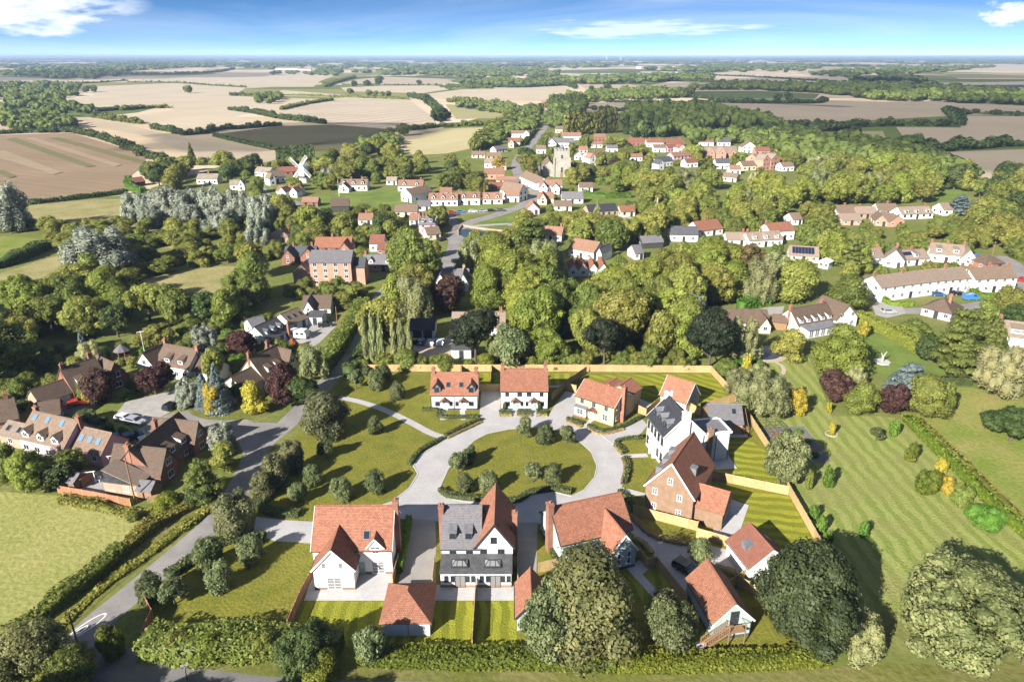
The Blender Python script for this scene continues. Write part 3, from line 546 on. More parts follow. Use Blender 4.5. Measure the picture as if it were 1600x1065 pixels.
def lobes_for(shape, r, fine=0):
    L = []
    if shape in ('round', 'stemmed'):
        L.append((0, 0, .55, .36, .36, .36))
        for i in range(70 if fine else 28):
            d = dirs(r, 1)[0]; d[2] = d[2] * .9 + .15; d /= np.linalg.norm(d); q = r.uniform(.08, .17) if fine else r.uniform(.13, .24); k = r.uniform(.84, 1.08)
            L.append((d[0] * (.5 - q * .75) * k, d[1] * (.5 - q * .75) * k, .55 + d[2] * (.45 - q * .7) * k, q, q, q * .85))
        f1, f2, f3 = r.uniform(0, 6.28, 3)
        for i, l in enumerate(L):
            a = math.atan2(l[1], l[0]); s_ = 1 + .17 * math.sin(2 * a + f1) + .12 * math.sin(3 * a + f2) + .1 * math.sin(4 * l[2] * 3 + f3); L[i] = (l[0] * s_, l[1] * s_, min(l[2] + .09 * math.sin(a + f3), .93), *l[3:])
    elif shape == 'lump':
        L = [(0, 0, .5, .34, .34, .42)] + [(math.cos(i * 1.05 + r.uniform(-.3, .3)) * .27, math.sin(i * 1.05) * .27, r.uniform(.3, .72), .22, .22, .25) for i in range(6)]
    elif shape == 'broad':
        for j in range(5):
            a0 = j * 1.257 + r.uniform(-.4, .4); R1 = r.uniform(.2, .29); cx, cy, cz = math.cos(a0) * (.48 - R1), math.sin(a0) * (.48 - R1), r.uniform(.38, .68)
            if j == 4: cx, cy, cz, R1 = r.uniform(-.1, .1), r.uniform(-.1, .1), .68, .29
            L.append((cx, cy, cz, R1 * .75, R1 * .75, R1 * .75))
            for i in range(18 if fine else 8):
                d = dirs(r, 1)[0]; q = R1 * (r.uniform(.28, .5) if fine else r.uniform(.4, .6)); L.append((cx + d[0] * R1 * .75, cy + d[1] * R1 * .75, min(.95 - q, max(.12, cz + d[2] * R1 * .75)), q, q, q * .85))
    elif shape == 'tall':
        for i in range(24):
            z = r.uniform(.14, .9); R0 = .5 * (1 - abs(z - .42) ** 1.6 * 2.3); a = r.uniform(0, 6.28); q = r.uniform(.15, .24); k = max(R0 - q * .6, 0) * r.uniform(.3, 1)
            L.append((math.cos(a) * k, math.sin(a) * k, z, q, q, q * .8))
        L.append((0, 0, .5, .28, .28, .36))
    elif shape == 'bush':
        L.append((0, 0, .38, .36, .36, .42))
        for i in range(20):
            a = r.uniform(0, 6.28); z = r.uniform(.1, .88); R0 = .5 * math.sqrt(max(0, 1 - ((z - .38) / .62) ** 2)); q = r.uniform(.14, .22); k = max(R0 - q * .8, 0) * r.uniform(.8, 1.06)
            L.append((math.cos(a) * k, math.sin(a) * k, z, q, q, q))
    elif shape == 'willow':
        L.append((0, 0, .5, .3, .3, .4))
        for i in range(34):
            a = r.uniform(0, 6.28); z = r.uniform(.14, .9); R0 = .5 * math.sqrt(max(0.02, 1 - ((z - .42) / .6) ** 2)); q = r.uniform(.09, .15); k = max(R0 - q * .6, 0) * r.uniform(.7, 1.08)
            L.append((math.cos(a) * k, math.sin(a) * k, z, q, q, q * 1.5))
    elif shape == 'conifer':
        for z in np.linspace(.05, .93, 13):
            R0 = .5 * (1 - z) ** .85 + .02; n = max(3, int(10 * (1 - z) + 2)); off = r.uniform(0, 6)
            for i in range(n):
                a = off + 6.283 * i / n + r.uniform(-.2, .2); k = R0 * r.uniform(.5, .72); q = R0 * .42
                L.append((math.cos(a) * k, math.sin(a) * k, z - R0 * .12 * r.uniform(.5, 1.5), q, q, .055))
        L.append((0, 0, .45, .1, .1, .45))
    elif shape == 'cedar':
        for z in np.linspace(.16, .92, 8):
            R0 = .5 * (1 - abs(z - .3) ** 1.5 * 1.1); n = 7
            for i in range(n):
                a = 6.283 * i / n + r.uniform(-.5, .5); k = R0 * r.uniform(.35, .8); q = R0 * r.uniform(.3, .42)
                L.append((math.cos(a) * k, math.sin(a) * k, z + r.uniform(-.04, .04), q, q, .05))
        L.append((0, 0, .45, .12, .12, .35))
    elif shape == 'poplar':
        for i in range(30):
            z = r.uniform(.08, .93); R0 = .5 * min(1, (1 - z) * 3.2) * min(1, .5 + z * 2); a = r.uniform(0, 6.28); q = r.uniform(.15, .24); k = max(R0 - q, 0)
            L.append((math.cos(a) * k, math.sin(a) * k, z, q, q, .085))
        L.append((0, 0, .48, .3, .3, .42))
    L = np.array(L)
    if shape == 'stemmed': L[:, 2] = .3 + L[:, 2] * .7; L[:, 5] *= .75
    return L
def crown_data(shape, leaf, seed, core=True, dens=1.0):
    r = np.random.default_rng(seed); L = lobes_for(shape, r, leaf < .05); Ps, Ns, Ts = [], [], []
    for i, (x, y, z, a, b, c) in enumerate(L):
        ar = 4 * math.pi * ((a * b) ** 1.6 + (a * c) ** 1.6 + (b * c) ** 1.6) ** (1 / 1.6) / 3 ** (1 / 1.6); n = max(6, int(dens * 1.5 * ar / (leaf * leaf)))
        d = dirs(r, n); p = np.array([x, y, z]) + d * np.array([a, b, c]) * (1 + r.normal(0, .11, n))[:, None]
        keep = p[:, 2] > .0
        for j, q in enumerate(L):
            if j != i: keep &= (((p - q[:3]) / q[3:]) ** 2).sum(1) > .74
        p, d = p[keep], d[keep]; nn = d / np.array([a, b, c]) * a; nn = nn + r.normal(0, .36, nn.shape) + np.array([0, 0, .22]); nn /= np.linalg.norm(nn, axis=1, keepdims=True)
        Ps.append(p); Ns.append(nn); Ts.append(np.full(len(p), r.uniform(.2, .8)))
    P_, N_, T_ = np.concatenate(Ps), np.concatenate(Ns), np.concatenate(Ts)
    V, F, t = leaf_cards(P_, N_, leaf * (1.15 if shape != 'willow' else 1.25), r, .7 if shape != 'willow' else .45, T_)
    CV, CF = [], []
    if core:
        iv, jf = (ICO2_V, ICO2_F) if leaf < .06 else (ICO_V, ICO_F)
        for q in L: CF.append(jf + len(CV) * len(iv)); CV.append(q[:3] + iv * q[3:] * .76 * (1 + r.normal(0, .05, (len(iv), 1))))
        CV = np.concatenate(CV); CF = np.concatenate(CF); CV[:, 2] = np.maximum(CV[:, 2], .01)
        return V, F, t, CV, CF
    return V, F, t, np.zeros((0, 3)), np.zeros((0, 3), int)
LEAF = {0: .025, 1: .034, 2: .048, 3: .085}; NVAR = {0: 3, 1: 4, 2: 5, 3: 4}
def crown_mesh(shape, lod, var, mat):
    def data(): V, F, t, CV, CF = crown_data(shape, LEAF[lod], hash((shape, lod, var)) % 9999 if False else (sum(map(ord, shape)) * 31 + lod * 7 + var * 101)); return V, F, t, CV, CF
    def mk():
        V, F, t, CV, CF = cached(('cd', shape, lod, var), data)
        return pack('crown', np.concatenate([V, CV]), F, CF + len(V), t, np.full(len(CF), .1), mat)
    return cached(('crown', shape, lod, var), mk)
def trunk_mesh(shape, var):
    def mk():
        r = random.Random(var * 17 + len(shape)); g = G(); top = .5 if shape in ('round', 'willow', 'bush', 'tall', 'stemmed') else .9; a = .035 if shape != 'bush' else .02
        g.bar((0, 0, -.01), (0.01, 0, .2), a, a * .75, 7); g.bar((.01, 0, .2), (0, .01, top), a * .75, a * .35, 6)
        for i in range(5 if top < .6 else 0):
            an = i * 1.26 + r.uniform(0, .6); z = r.uniform(.16, .34); g.bar((0.01, 0, z), (math.cos(an) * .27, math.sin(an) * .27, z + r.uniform(.18, .3)), a * .45, a * .15, 5)
        return mesh('trunk', g.v, g.f, 'bark')
    return cached(('trunk', shape, var % 3), mk)
LOOK = {  # look: (name, category, material, shapes, words)
 'oak': ('broadleaf_tree', 'tree', 'leaf_olive', ('round', 'broad', 'round', 'tall'), 'olive green broadleaf tree'), 'green': ('broadleaf_tree', 'tree', 'leaf_green', ('broad', 'round', 'tall'), 'mid green broadleaf tree'),
 'dark': ('broadleaf_tree', 'tree', 'leaf_dark', ('round', 'broad'), 'dark green broadleaf tree'), 'lime': ('broadleaf_tree', 'tree', 'leaf_lime', ('round', 'tall'), 'bright yellow green broadleaf tree'),
 'silver': ('willow_tree', 'tree', 'leaf_silver', ('willow',), 'silvery grey willow tree'), 'pale': ('pale_tree', 'tree', 'leaf_pale', ('willow',), 'pale straw green feathery tree'),
 'copper': ('copper_tree', 'tree', 'leaf_copper', ('round',), 'dark purple copper leaved tree'), 'gold': ('golden_tree', 'tree', 'leaf_gold', ('tall', 'bush'), 'golden yellow tree'), 'cream': ('cream_tree', 'tree', 'leaf_cream', ('willow',), 'cream coloured tree'),
 'blue': ('blue_conifer', 'tree', 'leaf_blue', ('conifer',), 'blue grey conifer'), 'conifer': ('conifer', 'tree', 'leaf_conifer', ('conifer',), 'dark green conifer'), 'cedar': ('cedar_tree', 'tree', 'leaf_conifer', ('cedar',), 'spreading layered cedar tree'), 'bluecedar': ('cedar_tree', 'tree', 'leaf_blue', ('cedar',), 'blue grey spreading cedar'),
 'poplar': ('poplar_tree', 'tree', 'leaf_olive', ('poplar',), 'tall narrow poplar tree'), 'palepoplar': ('poplar_tree', 'tree', 'leaf_pale', ('poplar',), 'tall pale green poplar tree'), 'darkpoplar': ('poplar_tree', 'tree', 'leaf_dark', ('poplar',), 'tall dark poplar tree'),
 'shrub': ('shrub', 'shrub', 'leaf_estate', ('bush', 'broad', 'bush', 'tall'), 'round pale flecked shrub'), 'darkshrub': ('shrub', 'shrub', 'leaf_estate_dark', ('bush', 'tall', 'broad'), 'round dark green shrub'), 'weedbush': ('shrub', 'shrub', 'leaf_bush', ('bush',), 'bushy yellow green shrub'), 'greenbush': ('shrub', 'shrub', 'leaf_green', ('bush',), 'mid green bushy shrub'), 'brightbush': ('shrub', 'shrub', 'leaf_brightgreen', ('bush',), 'bright green shrub'), 'goldbush': ('shrub', 'shrub', 'leaf_gold', ('bush',), 'golden yellow shrub'),
 'estate': ('broadleaf_tree', 'tree', 'leaf_estate', ('round',), 'pale flecked broadleaf tree'), 'estatedark': ('broadleaf_tree', 'tree', 'leaf_estate_dark', ('round',), 'glossy dark green broadleaf tree'), 'estatestem': ('broadleaf_tree', 'tree', 'leaf_black', ('stemmed',), 'dark tree'), 'garden': ('garden_tree', 'tree', 'leaf_olive', ('round', 'bush'), 'olive garden tree'), 'gardengreen': ('garden_tree', 'tree', 'leaf_green', ('round', 'bush'), 'green garden tree'),
 'front': ('broadleaf_tree', 'tree', 'leaf_front', ('tall',), 'olive tree'), 'corner': ('broadleaf_tree', 'tree', 'leaf_front', ('round',), 'olive tree'), 'deep': ('broadleaf_tree', 'tree', 'leaf_deep', ('round',), 'dark tree'), 'lane': ('lane_tree', 'tree', 'leaf_lane', ('bush',), 'olive lane side tree'), 'rust': ('broadleaf_tree', 'tree', 'leaf_rust', ('round',), 'rusty brown and green broadleaf tree'), 'olivebush': ('shrub', 'shrub', 'leaf_olive', ('bush',), 'olive green bushy shrub'), 'redbush': ('shrub', 'shrub', 'leaf_red', ('bush',), 'red flowering shrub'),
}
PLANTS = []       # (object, look words, px, py)
PDISC = []        # (x, y, r) of placed plants
nplant = [0]
def plant(look, X, Y, wid, hgt, label=None, lod=None, group=None):
    name, cat, mat, shapes, words = LOOK[look]; nplant[0] += 1; k = nplant[0]; shape = shapes[k % len(shapes)]
    p = Vector((X, Y, 0)); wpx = wid / mpp(p)
    if lod is None: lod = 0 if wpx > 100 else 1 if wpx > 55 else 2 if wpx > 20 else 3
    var = k % NVAR[lod]; root = empty(name, p, rng.uniform(0, 6.28)); root.scale = (wid, wid * rng.uniform(.84, 1.16), hgt)
    cr = link('crown', crown_mesh(shape, lod, var, 'leaf_green'), root); cr.material_slots[0].link = 'OBJECT'; cr.material_slots[0].material = MATS[mat]
    link('trunk' if cat == 'tree' else 'stem', trunk_mesh(shape, k), root)
    tag(root, label, cat, group); PDISC.append((X, Y, wid / 2))
    if not label: q = proj((X, Y, hgt * .55)); PLANTS.append((root, words, q[0], q[1], hgt))
    return root
def T(look, cx, ytop, ybot, w, label=None, group=None, trunk=0):
    """a plant from its outline in the photo: middle column, top row, bottom row, width"""
    w *= .9; py = ybot - (0 if trunk else .3 * w * math.sin(PITCH + math.atan((ybot - 532.5) / FPX))); p = P(cx, py); m = mpp(p); wid = w * m
    q = Vector((p.x, p.y + wid * .12, 0)); h = max(.5, zpy(ytop, q.y)); return plant(look, p.x, p.y, wid, h, label, group=group)
def hedge(label, px, wid, hgt, mat='leaf_hedge', leaf=.35, name='hedge', cat='hedge', bump=.12, seed=0, world=False, group=None, uneven=.15, core=True):
    """a clipped or wild hedge along a line: leaf cards over an uneven body"""
    r = np.random.default_rng(seed or (abs(int(px[0][0] * 13 + px[0][1] * 7)) + 1)); p, l, rr = ribbon_pts(px if world else W(px), wid, 4)
    base = p[0]; pts = np.array([(q.x - base.x, q.y - base.y) for q in p]); seg = np.linalg.norm(np.diff(pts, axis=0), axis=1); tot = seg.sum(); cum = np.concatenate([[0], np.cumsum(seg)])
    n = int(1.5 * tot * (wid + 2 * hgt) / leaf ** 2); s = r.uniform(0, tot, n); i = np.clip(np.searchsorted(cum, s) - 1, 0, len(seg) - 1); f = (s - cum[i]) / np.maximum(seg[i], 1e-6)
    c = pts[i] + (pts[i + 1] - pts[i]) * f[:, None]; d = (pts[i + 1] - pts[i]) / np.maximum(seg[i], 1e-6)[:, None]; nn = np.stack([-d[:, 1], d[:, 0]], 1)
    q = r.uniform(0, wid + 2 * hgt, n); side = np.where(q < hgt, -1, np.where(q > hgt + wid, 1, 0)); z = np.where(side == -1, q, np.where(side == 1, wid + 2 * hgt - q, hgt)); o = np.where(side == 0, q - hgt - wid / 2, side * wid / 2)
    ph = r.uniform(0, 6.28, 4); k = 1 + uneven * (np.sin(s * 1.9 / wid + ph[0]) * .5 + np.sin(s * .83 / wid + ph[1]) * .5 + np.sin(s * .21 / wid + ph[2]) * .6)
    z = z * k; o = o * (2 - k) if uneven < .1 else o * (.6 + .4 * k)
    pos = np.stack([c[:, 0] + nn[:, 0] * o, c[:, 1] + nn[:, 1] * o, z], 1) + r.normal(0, bump * leaf, (n, 3)); pos[:, 2] = np.maximum(pos[:, 2], .05)
    nr = np.stack([nn[:, 0] * side, nn[:, 1] * side, (side == 0) * 1.0], 1) + r.normal(0, .45, (n, 3)); nr /= np.linalg.norm(nr, axis=1, keepdims=True)
    V, F, t = leaf_cards(pos, nr, leaf * 1.25, r); CV = np.zeros((0, 3)); CF = np.zeros((0, 4), int)
    if core:
        m = len(p); A = np.array([(q.x - base.x, q.y - base.y) for q in l]); B = np.array([(q.x - base.x, q.y - base.y) for q in rr]); C = (A + B) / 2; kk = .84
        hz = np.array([1 + uneven * (math.sin(x * 1.9 / wid + ph[0]) * .5 + math.sin(x * .83 / wid + ph[1]) * .5 + math.sin(x * .21 / wid + ph[2]) * .6) for x in np.linspace(0, tot, m)]) * hgt * .86
        a, b = C + (A - C) * kk, C + (B - C) * kk; z0 = np.zeros((m, 1)); CV = np.concatenate([np.hstack([a, z0]), np.hstack([a, hz[:, None]]), np.hstack([b, hz[:, None]]), np.hstack([b, z0])]); CFl = []
        for j in range(m - 1):
            for u in range(3): CFl.append((u * m + j, u * m + j + 1, (u + 1) * m + j + 1, (u + 1) * m + j))
        CFl += [(0, m, 2 * m, 3 * m), (m - 1, 2 * m - 1, 3 * m - 1, 4 * m - 1)]; CF = np.array(CFl)
    me = pack(name, np.concatenate([V, CV]), np.concatenate([F, CF + len(V)]), np.zeros((0, 3), int), np.concatenate([t, np.full(len(CF), .1)]), np.zeros(0), mat)
    o = link(name, me); o.location = (base.x, base.y, 0); tag(o, label, cat, group); ROADS.append(([(v.x, v.y) for v in p], wid / 2 - .5 if wid > 1 else 0))
    return o
# ------------------------------------------------------------------ vehicles
def car(label, px, py, heading, paint, kind='hatch', far=False, group=None, name='parked_car', cat='car'):
    """heading: degrees from +X; kinds: hatch, estate, van"""
    p = P(px, py); root = empty(name, p, R(heading)); tag(root, label, cat, group); Lc, Wc = (4.2, 1.8) if kind != 'van' else (4.9, 1.95)
    prof = {'hatch': [(-2.05, .3), (-2.1, .75), (-2.0, 1.0), (-1.7, 1.42), (.25, 1.46), (1.05, .98), (1.95, .82), (2.1, .6), (2.08, .28)],
            'estate': [(-2.1, .3), (-2.15, .8), (-2.1, 1.1), (-1.9, 1.5), (.3, 1.5), (1.1, 1.0), (2.0, .84), (2.15, .6), (2.12, .28)],
            'van': [(-2.4, .35), (-2.45, 1.9), (1.1, 1.95), (1.75, 1.25), (2.35, 1.05), (2.45, .7), (2.4, .32)]}[kind]
    def body():
        v = []; n = len(prof)
        for y, k in ((-.5, .0), (-.46, 1), (.46, 1), (.5, .0)):
            for x, z in prof:
                t = max(0, (z - .95)) * .28; v.append((x * (1.0 if not k else .995), y * Wc * (1 - t * .5), z if not k else z))
        f = []
        for s_ in range(3):
            for i in range(n): j = (i + 1) % n; f.append((s_ * n + i, s_ * n + j, (s_ + 1) * n + j, (s_ + 1) * n + i))
        f += [tuple(range(n - 1, -1, -1)), tuple(range(3 * n, 4 * n))]; return mesh('body', v, f, 'car_' + paint)
    link('body', cached(('carb', kind, paint), body), root)
    def glassm():
        g = G(); zt = 1.38 if kind != 'van' else 1.8; zb = 1.0 if kind != 'van' else 1.3
        for sy in (-1, 1):
            a = Wc / 2 * (1 - .5 * .28 * max(0, zb - .95)) + .012; b = Wc / 2 * (1 - .5 * .28 * (zt - .95)) + .012
            x0, x1 = (-1.7, .75) if kind != 'van' else (.2, 1.4)
            g.add([(x0, sy * a, zb), (x1, sy * a, zb), (x1 - .55, sy * b, zt), (x0 + .15, sy * b, zt)], [(0, 1, 2, 3) if sy < 0 else (3, 2, 1, 0)])
        if kind != 'van': g.add([(.38, -.66, 1.42), (.38, .66, 1.42), (1.0, .72, 1.05), (1.0, -.72, 1.05)], [(3, 2, 1, 0)]); g.add([(-1.76, -.66, 1.4), (-1.76, .66, 1.4), (-2.04, .7, 1.02), (-2.04, -.7, 1.02)], [(0, 1, 2, 3)])
        else: g.add([(1.16, -.75, 1.92), (1.16, .75, 1.92), (1.74, .8, 1.3), (1.74, -.8, 1.3)], [(3, 2, 1, 0)])
        g.v = [(x + (.02 if x > 0 and abs(y) < .85 else -.03 if x < -1.72 and abs(y) < .75 else 0), y, z + .02 * (abs(y) < .85)) for x, y, z in g.v]
        return mesh('window', g.v, g.f, 'glass')
    link('window', cached(('carg', kind), glassm), root)
    wm = cached('wheel', lambda: mesh('wheel', *(lambda g: (g.v, g.f))(G().bar((0, -.1, 0), (0, .1, 0), .31, n=12)), 'tyre')); hub = cached('hub', lambda: mesh('rim', *(lambda g: (g.v, g.f))(G().bar((0, -.115, 0), (0, .115, 0), .18, n=8)), 'car_silver'))
    hl = cached('headlight', lambda: mesh('headlight', *(lambda g: (g.v, g.f))(G().box(-.08, .08, -.2, .2, -.08, .08)), 'white_paint'))
    for x in (-1.3, 1.35):
        for y in (-1, 1):
            o = link('wheel', wm, root, Matrix.Translation((x, y * (Wc / 2 - .08), .31)))
            if not far: link('rim', hub, o)
    for y in (-.6, .6): link('headlight', hl, root, Matrix.Translation((2.02 if kind != 'van' else 2.36, y, .66)))
    KEEP.append((p.x, p.y, 2.6)); return root
# ------------------------------------------------------------------ the land
def ground():
    n = 64; v = [(0, 0, 0)]; f = []
    for k, rad in enumerate((200, 900, 4000, 12000, 26000)):
        for i in range(n): a = 2 * math.pi * i / n; v.append((rad * math.cos(a), rad * math.sin(a), 0))
    for i in range(n): f.append((0, 1 + i, 1 + (i + 1) % n))
    for k in range(4):
        for i in range(n): a, b = 1 + k * n + i, 1 + k * n + (i + 1) % n; f.append((a, a + n, b + n, b))
    tag(obj('ground', v, f, 'countryside'), None, None, None, 'structure')
ground()
sheet('garden_ground', [(-900, 1500), (-500, 520), (-300, 345), (0, 318), (200, 305), (360, 255), (430, 236), (620, 236), (700, 196), (770, 180), (900, 172), (1090, 205), (1300, 222), (1430, 240), (1520, 276), (1800, 300), (2200, 500), (2600, 1500)], 'ground_garden', .02)
def far_field(px, mat, z=.12, smooth=0): return sheet('field', px, mat, z, smooth)
FIELDS = [
 ([(-60, 216), (0, 211), (112, 208), (190, 231), (229, 246), (218, 264), (197, 281), (203, 299), (45, 314), (-60, 320)], 'field_plough'),
 ([(118, 185), (145, 186), (210, 198), (287, 216), (433, 237), (431, 250), (405, 256), (325, 250), (287, 237), (216, 210), (152, 199)], 'field_tan'),
 ([(85, 158), (148, 149), (128, 136), (275, 130), (385, 137), (365, 150), (450, 155), (428, 170), (360, 183), (440, 194), (420, 199), (290, 203), (232, 190), (195, 180), (272, 173), (245, 163), (150, 168)], 'field_stubble'),
 ([(110, 184), (160, 168), (195, 172), (245, 168), (215, 176), (150, 183)], 'field_green'),
 ([(335, 210), (440, 197), (520, 195), (605, 202), (592, 225), (545, 236), (436, 236)], 'field_cloud_shaded'),
 ([(430, 178), (500, 156), (545, 152), (640, 157), (681, 186), (678, 193), (607, 202), (522, 192)], 'field_tramlines'),
 ([(696, 163), (745, 166), (800, 182), (790, 185), (712, 186)], 'field_ley'),
 ([(617, 235), (660, 210), (684, 201), (772, 199), (748, 230), (700, 240), (650, 243)], 'field_gold'),
 ([(660, 148), (720, 140), (880, 135), (917, 148), (850, 157), (705, 156)], 'field_stubble'),
 ([(532, 137), (600, 134), (680, 134), (702, 140), (660, 146), (540, 143)], 'field_stubble'),
 ([(520, 133), (560, 124), (600, 120), (712, 124), (703, 131), (560, 134)], 'field_tan'),
 ([(195, 127), (275, 119), (420, 112), (528, 117), (500, 127), (490, 136), (385, 136), (275, 129)], 'field_stubble'),
 ([(430, 150), (440, 141), (545, 149), (520, 152)], 'field_stubble'), ([(345, 160), (430, 153), (500, 155), (440, 175), (400, 178)], 'field_stubble'),
 ([(-40, 122), (0, 120), (110, 124), (130, 128), (60, 133), (-40, 136)], 'field_tan'),
 ([(-40, 185), (20, 184), (22, 204), (-40, 208)], 'field_tan'),
 ([(1120, 159), (1200, 160), (1360, 154), (1600, 166), (1640, 168), (1640, 180), (1510, 180), (1330, 190), (1203, 190), (1150, 174)], 'field_wheat'),
 ([(1400, 199), (1500, 200), (1512, 181), (1640, 183), (1640, 218), (1560, 222), (1440, 236), (1425, 232)], 'field_wheat'),
 ([(1425, 239), (1480, 238), (1640, 232), (1640, 290), (1530, 278), (1462, 252)], 'field_tan'),
 ([(1083, 143), (1180, 142), (1280, 147), (1270, 159), (1190, 159), (1085, 152)], 'field_green'),
 ([(1115, 118), (1240, 118), (1335, 126), (1330, 133), (1230, 133), (1115, 125)], 'field_stubble'),
 ([(1090, 202), (1120, 196), (1195, 188), (1200, 200), (1110, 214)], 'field_ley'),
 ([(1196, 191), (1300, 194), (1280, 222), (1205, 206)], 'field_green'), ([(1288, 207), (1380, 205), (1384, 218), (1300, 221)], 'field_ley'),
 ([(1450, 130), (1640, 127), (1640, 149), (1480, 141)], 'field_stubble'), ([(910, 163), (990, 158), (1115, 156), (1115, 166), (1010, 173), (925, 171)], 'field_stubble'),
 ([(700, 125), (790, 124), (850, 128), (850, 134), (740, 137)], 'field_green'), ([(905, 133), (1010, 132), (1015, 139), (920, 142)], 'field_tan'),
 ([(880, 116), (1000, 115), (1015, 127), (930, 130), (890, 122)], 'field_stubble'), ([(1000, 112), (1110, 112), (1290, 115), (1120, 118), (1010, 119)], 'field_stubble'),
 ([(1500, 100), (1640, 99), (1640, 112), (1520, 111)], 'field_stubble'), ([(1470, 114), (1640, 114), (1640, 122), (1490, 122)], 'field_ley'), ([(1240, 112), (1420, 110), (1430, 115), (1260, 117)], 'field_tan'),
 ([(0, 94), (230, 93), (360, 96), (200, 99), (20, 99)], 'field_stubble'), ([(430, 104), (520, 104), (530, 109), (440, 111)], 'field_stubble'), ([(640, 102), (800, 103), (880, 106), (690, 109)], 'field_ley'), ([(830, 99), (1000, 97), (1010, 102), (860, 104)], 'field_stubble'),
]
for k, (p, m) in enumerate(FIELDS): far_field(p, m, .1 + .006 * k)
for p, m in (([(8, 218), (25, 216), (150, 260), (135, 262)], 'strip_green'), ([(76, 216), (92, 215), (228, 252), (222, 257)], 'strip_green'), ([(-20, 235), (8, 236), (97, 270), (84, 273), (-20, 242)], 'strip_pale'), ([(-20, 266), (5, 267), (27, 276), (15, 279)], 'strip_green'), ([(40, 217), (52, 215), (190, 258), (180, 261)], 'strip_pale')): sheet('field_strip', p, m, .4)
sheet('pasture', [(40, 322), (190, 311), (205, 330), (150, 347), (60, 347)], 'grass_dry', .05, 3); sheet('pasture', [(-60, 372), (0, 369), (50, 372), (75, 382), (60, 398), (0, 412), (-60, 420)], 'meadow', .05, 3)
sheet('pasture', [(-60, 432), (0, 427), (70, 405), (110, 400), (112, 445), (30, 455), (-60, 465)], 'grass_dry', .055, 3); sheet('pasture', [(60, 352), (150, 347), (215, 352), (300, 372), (290, 388), (220, 385), (120, 380), (90, 372)], 'grass_dry', .056, 3); sheet('pasture', [(300, 385), (400, 395), (420, 405), (380, 414), (300, 408)], 'grass_rough', .058, 3); sheet('pasture', [(200, 442), (280, 424), (372, 417), (372, 450), (312, 458), (216, 452)], 'grass_dry', .06, 3)
sheet('field', [(-400, 760), (0, 768), (90, 774), (200, 790), (238, 812), (216, 850), (120, 915), (0, 1003), (-300, 1250), (-900, 1500)], 'field_near', .05)
sheet('village_green', [(465, 322), (530, 300), (625, 297), (640, 312), (628, 321), (560, 325), (500, 330)], 'grass_village', .041, 3); sheet('village_green', [(700, 328), (745, 321), (812, 321), (820, 323), (745, 335), (712, 334)], 'grass_village', .041)
sheet('village_green', [(742, 349), (800, 336), (815, 335), (800, 352), (775, 356)], 'grass_village', .041, 3); sheet('village_green', [(718, 368), (760, 371), (808, 372), (800, 384), (730, 382)], 'grass_village', .041, 3); sheet('village_green', [(690, 395), (705, 389), (722, 395), (715, 410), (700, 412)], 'grass_village', .041, 3)
sheet('churchyard', [(840, 262), (905, 258), (905, 285), (850, 282)], 'grass_village', .041, 3); sheet('village_lawn', [(975, 355), (1020, 345), (1010, 372), (985, 370)], 'grass_village', .041, 3); sheet('village_lawn', [(905, 300), (985, 302), (985, 312), (910, 315)], 'grass_village', .041, 3)
sheet('paddock', [(1455, 330), (1470, 300), (1465, 280), (1500, 290), (1515, 305), (1510, 330)], 'grass_village', .05, 3)
# roads, in the photo's order from the lane in front to the street out of the village
ribbon('lane', [(1700, 1110), (1150, 1100), (600, 1092), (430, 1086), (320, 1074), (230, 1060), (165, 1030)], 5.2, 'asphalt', .03)
sheet('lane', [(112, 993), (165, 945), (190, 960), (158, 1005), (180, 1045), (230, 1056), (230, 1085), (100, 1085), (96, 1040)], 'asphalt', .034)
ribbon('lane', [(118, 1015), (143, 980), (212, 922), (297, 850), (350, 800), (380, 750), (405, 700), (448, 662), (490, 620), (525, 580), (560, 535), (585, 490), (600, 455), (640, 430), (690, 408)], 4.3, 'asphalt_pale', .038)
sheet('lane', [(385, 722), (372, 688), (350, 664), (395, 660), (440, 664), (425, 690), (402, 730)], 'asphalt_pale', .042, 3)
ribbon('close', [(400, 680), (345, 658), (300, 652), (262, 660), (215, 690)], 6.5, 'asphalt_pale', .046); sheet('close_turning', [(180, 648), (196, 628), (290, 605), (305, 612), (272, 640), (245, 655), (215, 668)], 'concrete', .05)
sheet('verge', [(292, 640), (308, 622), (330, 630), (400, 634), (440, 626), (435, 640), (385, 655), (320, 655)], 'grass_rough', .054, 2)
ribbon('village_street', [(690, 432), (700, 412), (710, 394), (713, 378), (712, 364), (728, 350), (775, 336), (812, 323), (830, 312), (836, 300), (826, 290), (814, 280), (808, 268), (806, 258), (812, 244), (828, 228), (842, 212), (851, 200), (860, 190), (868, 182)], 6.5, 'asphalt_pale', .05)
ribbon('village_street', [(712, 352), (706, 342), (716, 334), (760, 331), (800, 326)], 4.5, 'asphalt_pale', .044); ribbon('village_street', [(716, 384), (745, 388), (770, 394), (790, 402)], 5.5, 'asphalt_pale', .046); ribbon('village_street', [(800, 352), (790, 350), (730, 354)], 3.5, 'concrete', .048)
ribbon('village_street', [(385, 283), (402, 286), (416, 294), (424, 306), (445, 313), (468, 320), (520, 338)], 6.5, 'asphalt_pale', .05); sheet('village_green', [(410, 287), (428, 296), (436, 309), (428, 312), (420, 300)], 'grass_village', .06, 3)
ribbon('estate_road', [(1366, 482), (1420, 486), (1500, 482), (1570, 470), (1640, 455)], 5.5, 'asphalt_pale', .045); sheet('parking', [(1363, 478), (1372, 470), (1410, 478), (1415, 490), (1385, 497), (1368, 492)], 'concrete', .05); ribbon('estate_road', [(1585, 462), (1590, 440), (1585, 415), (1560, 400)], 6, 'asphalt_pale', .049)
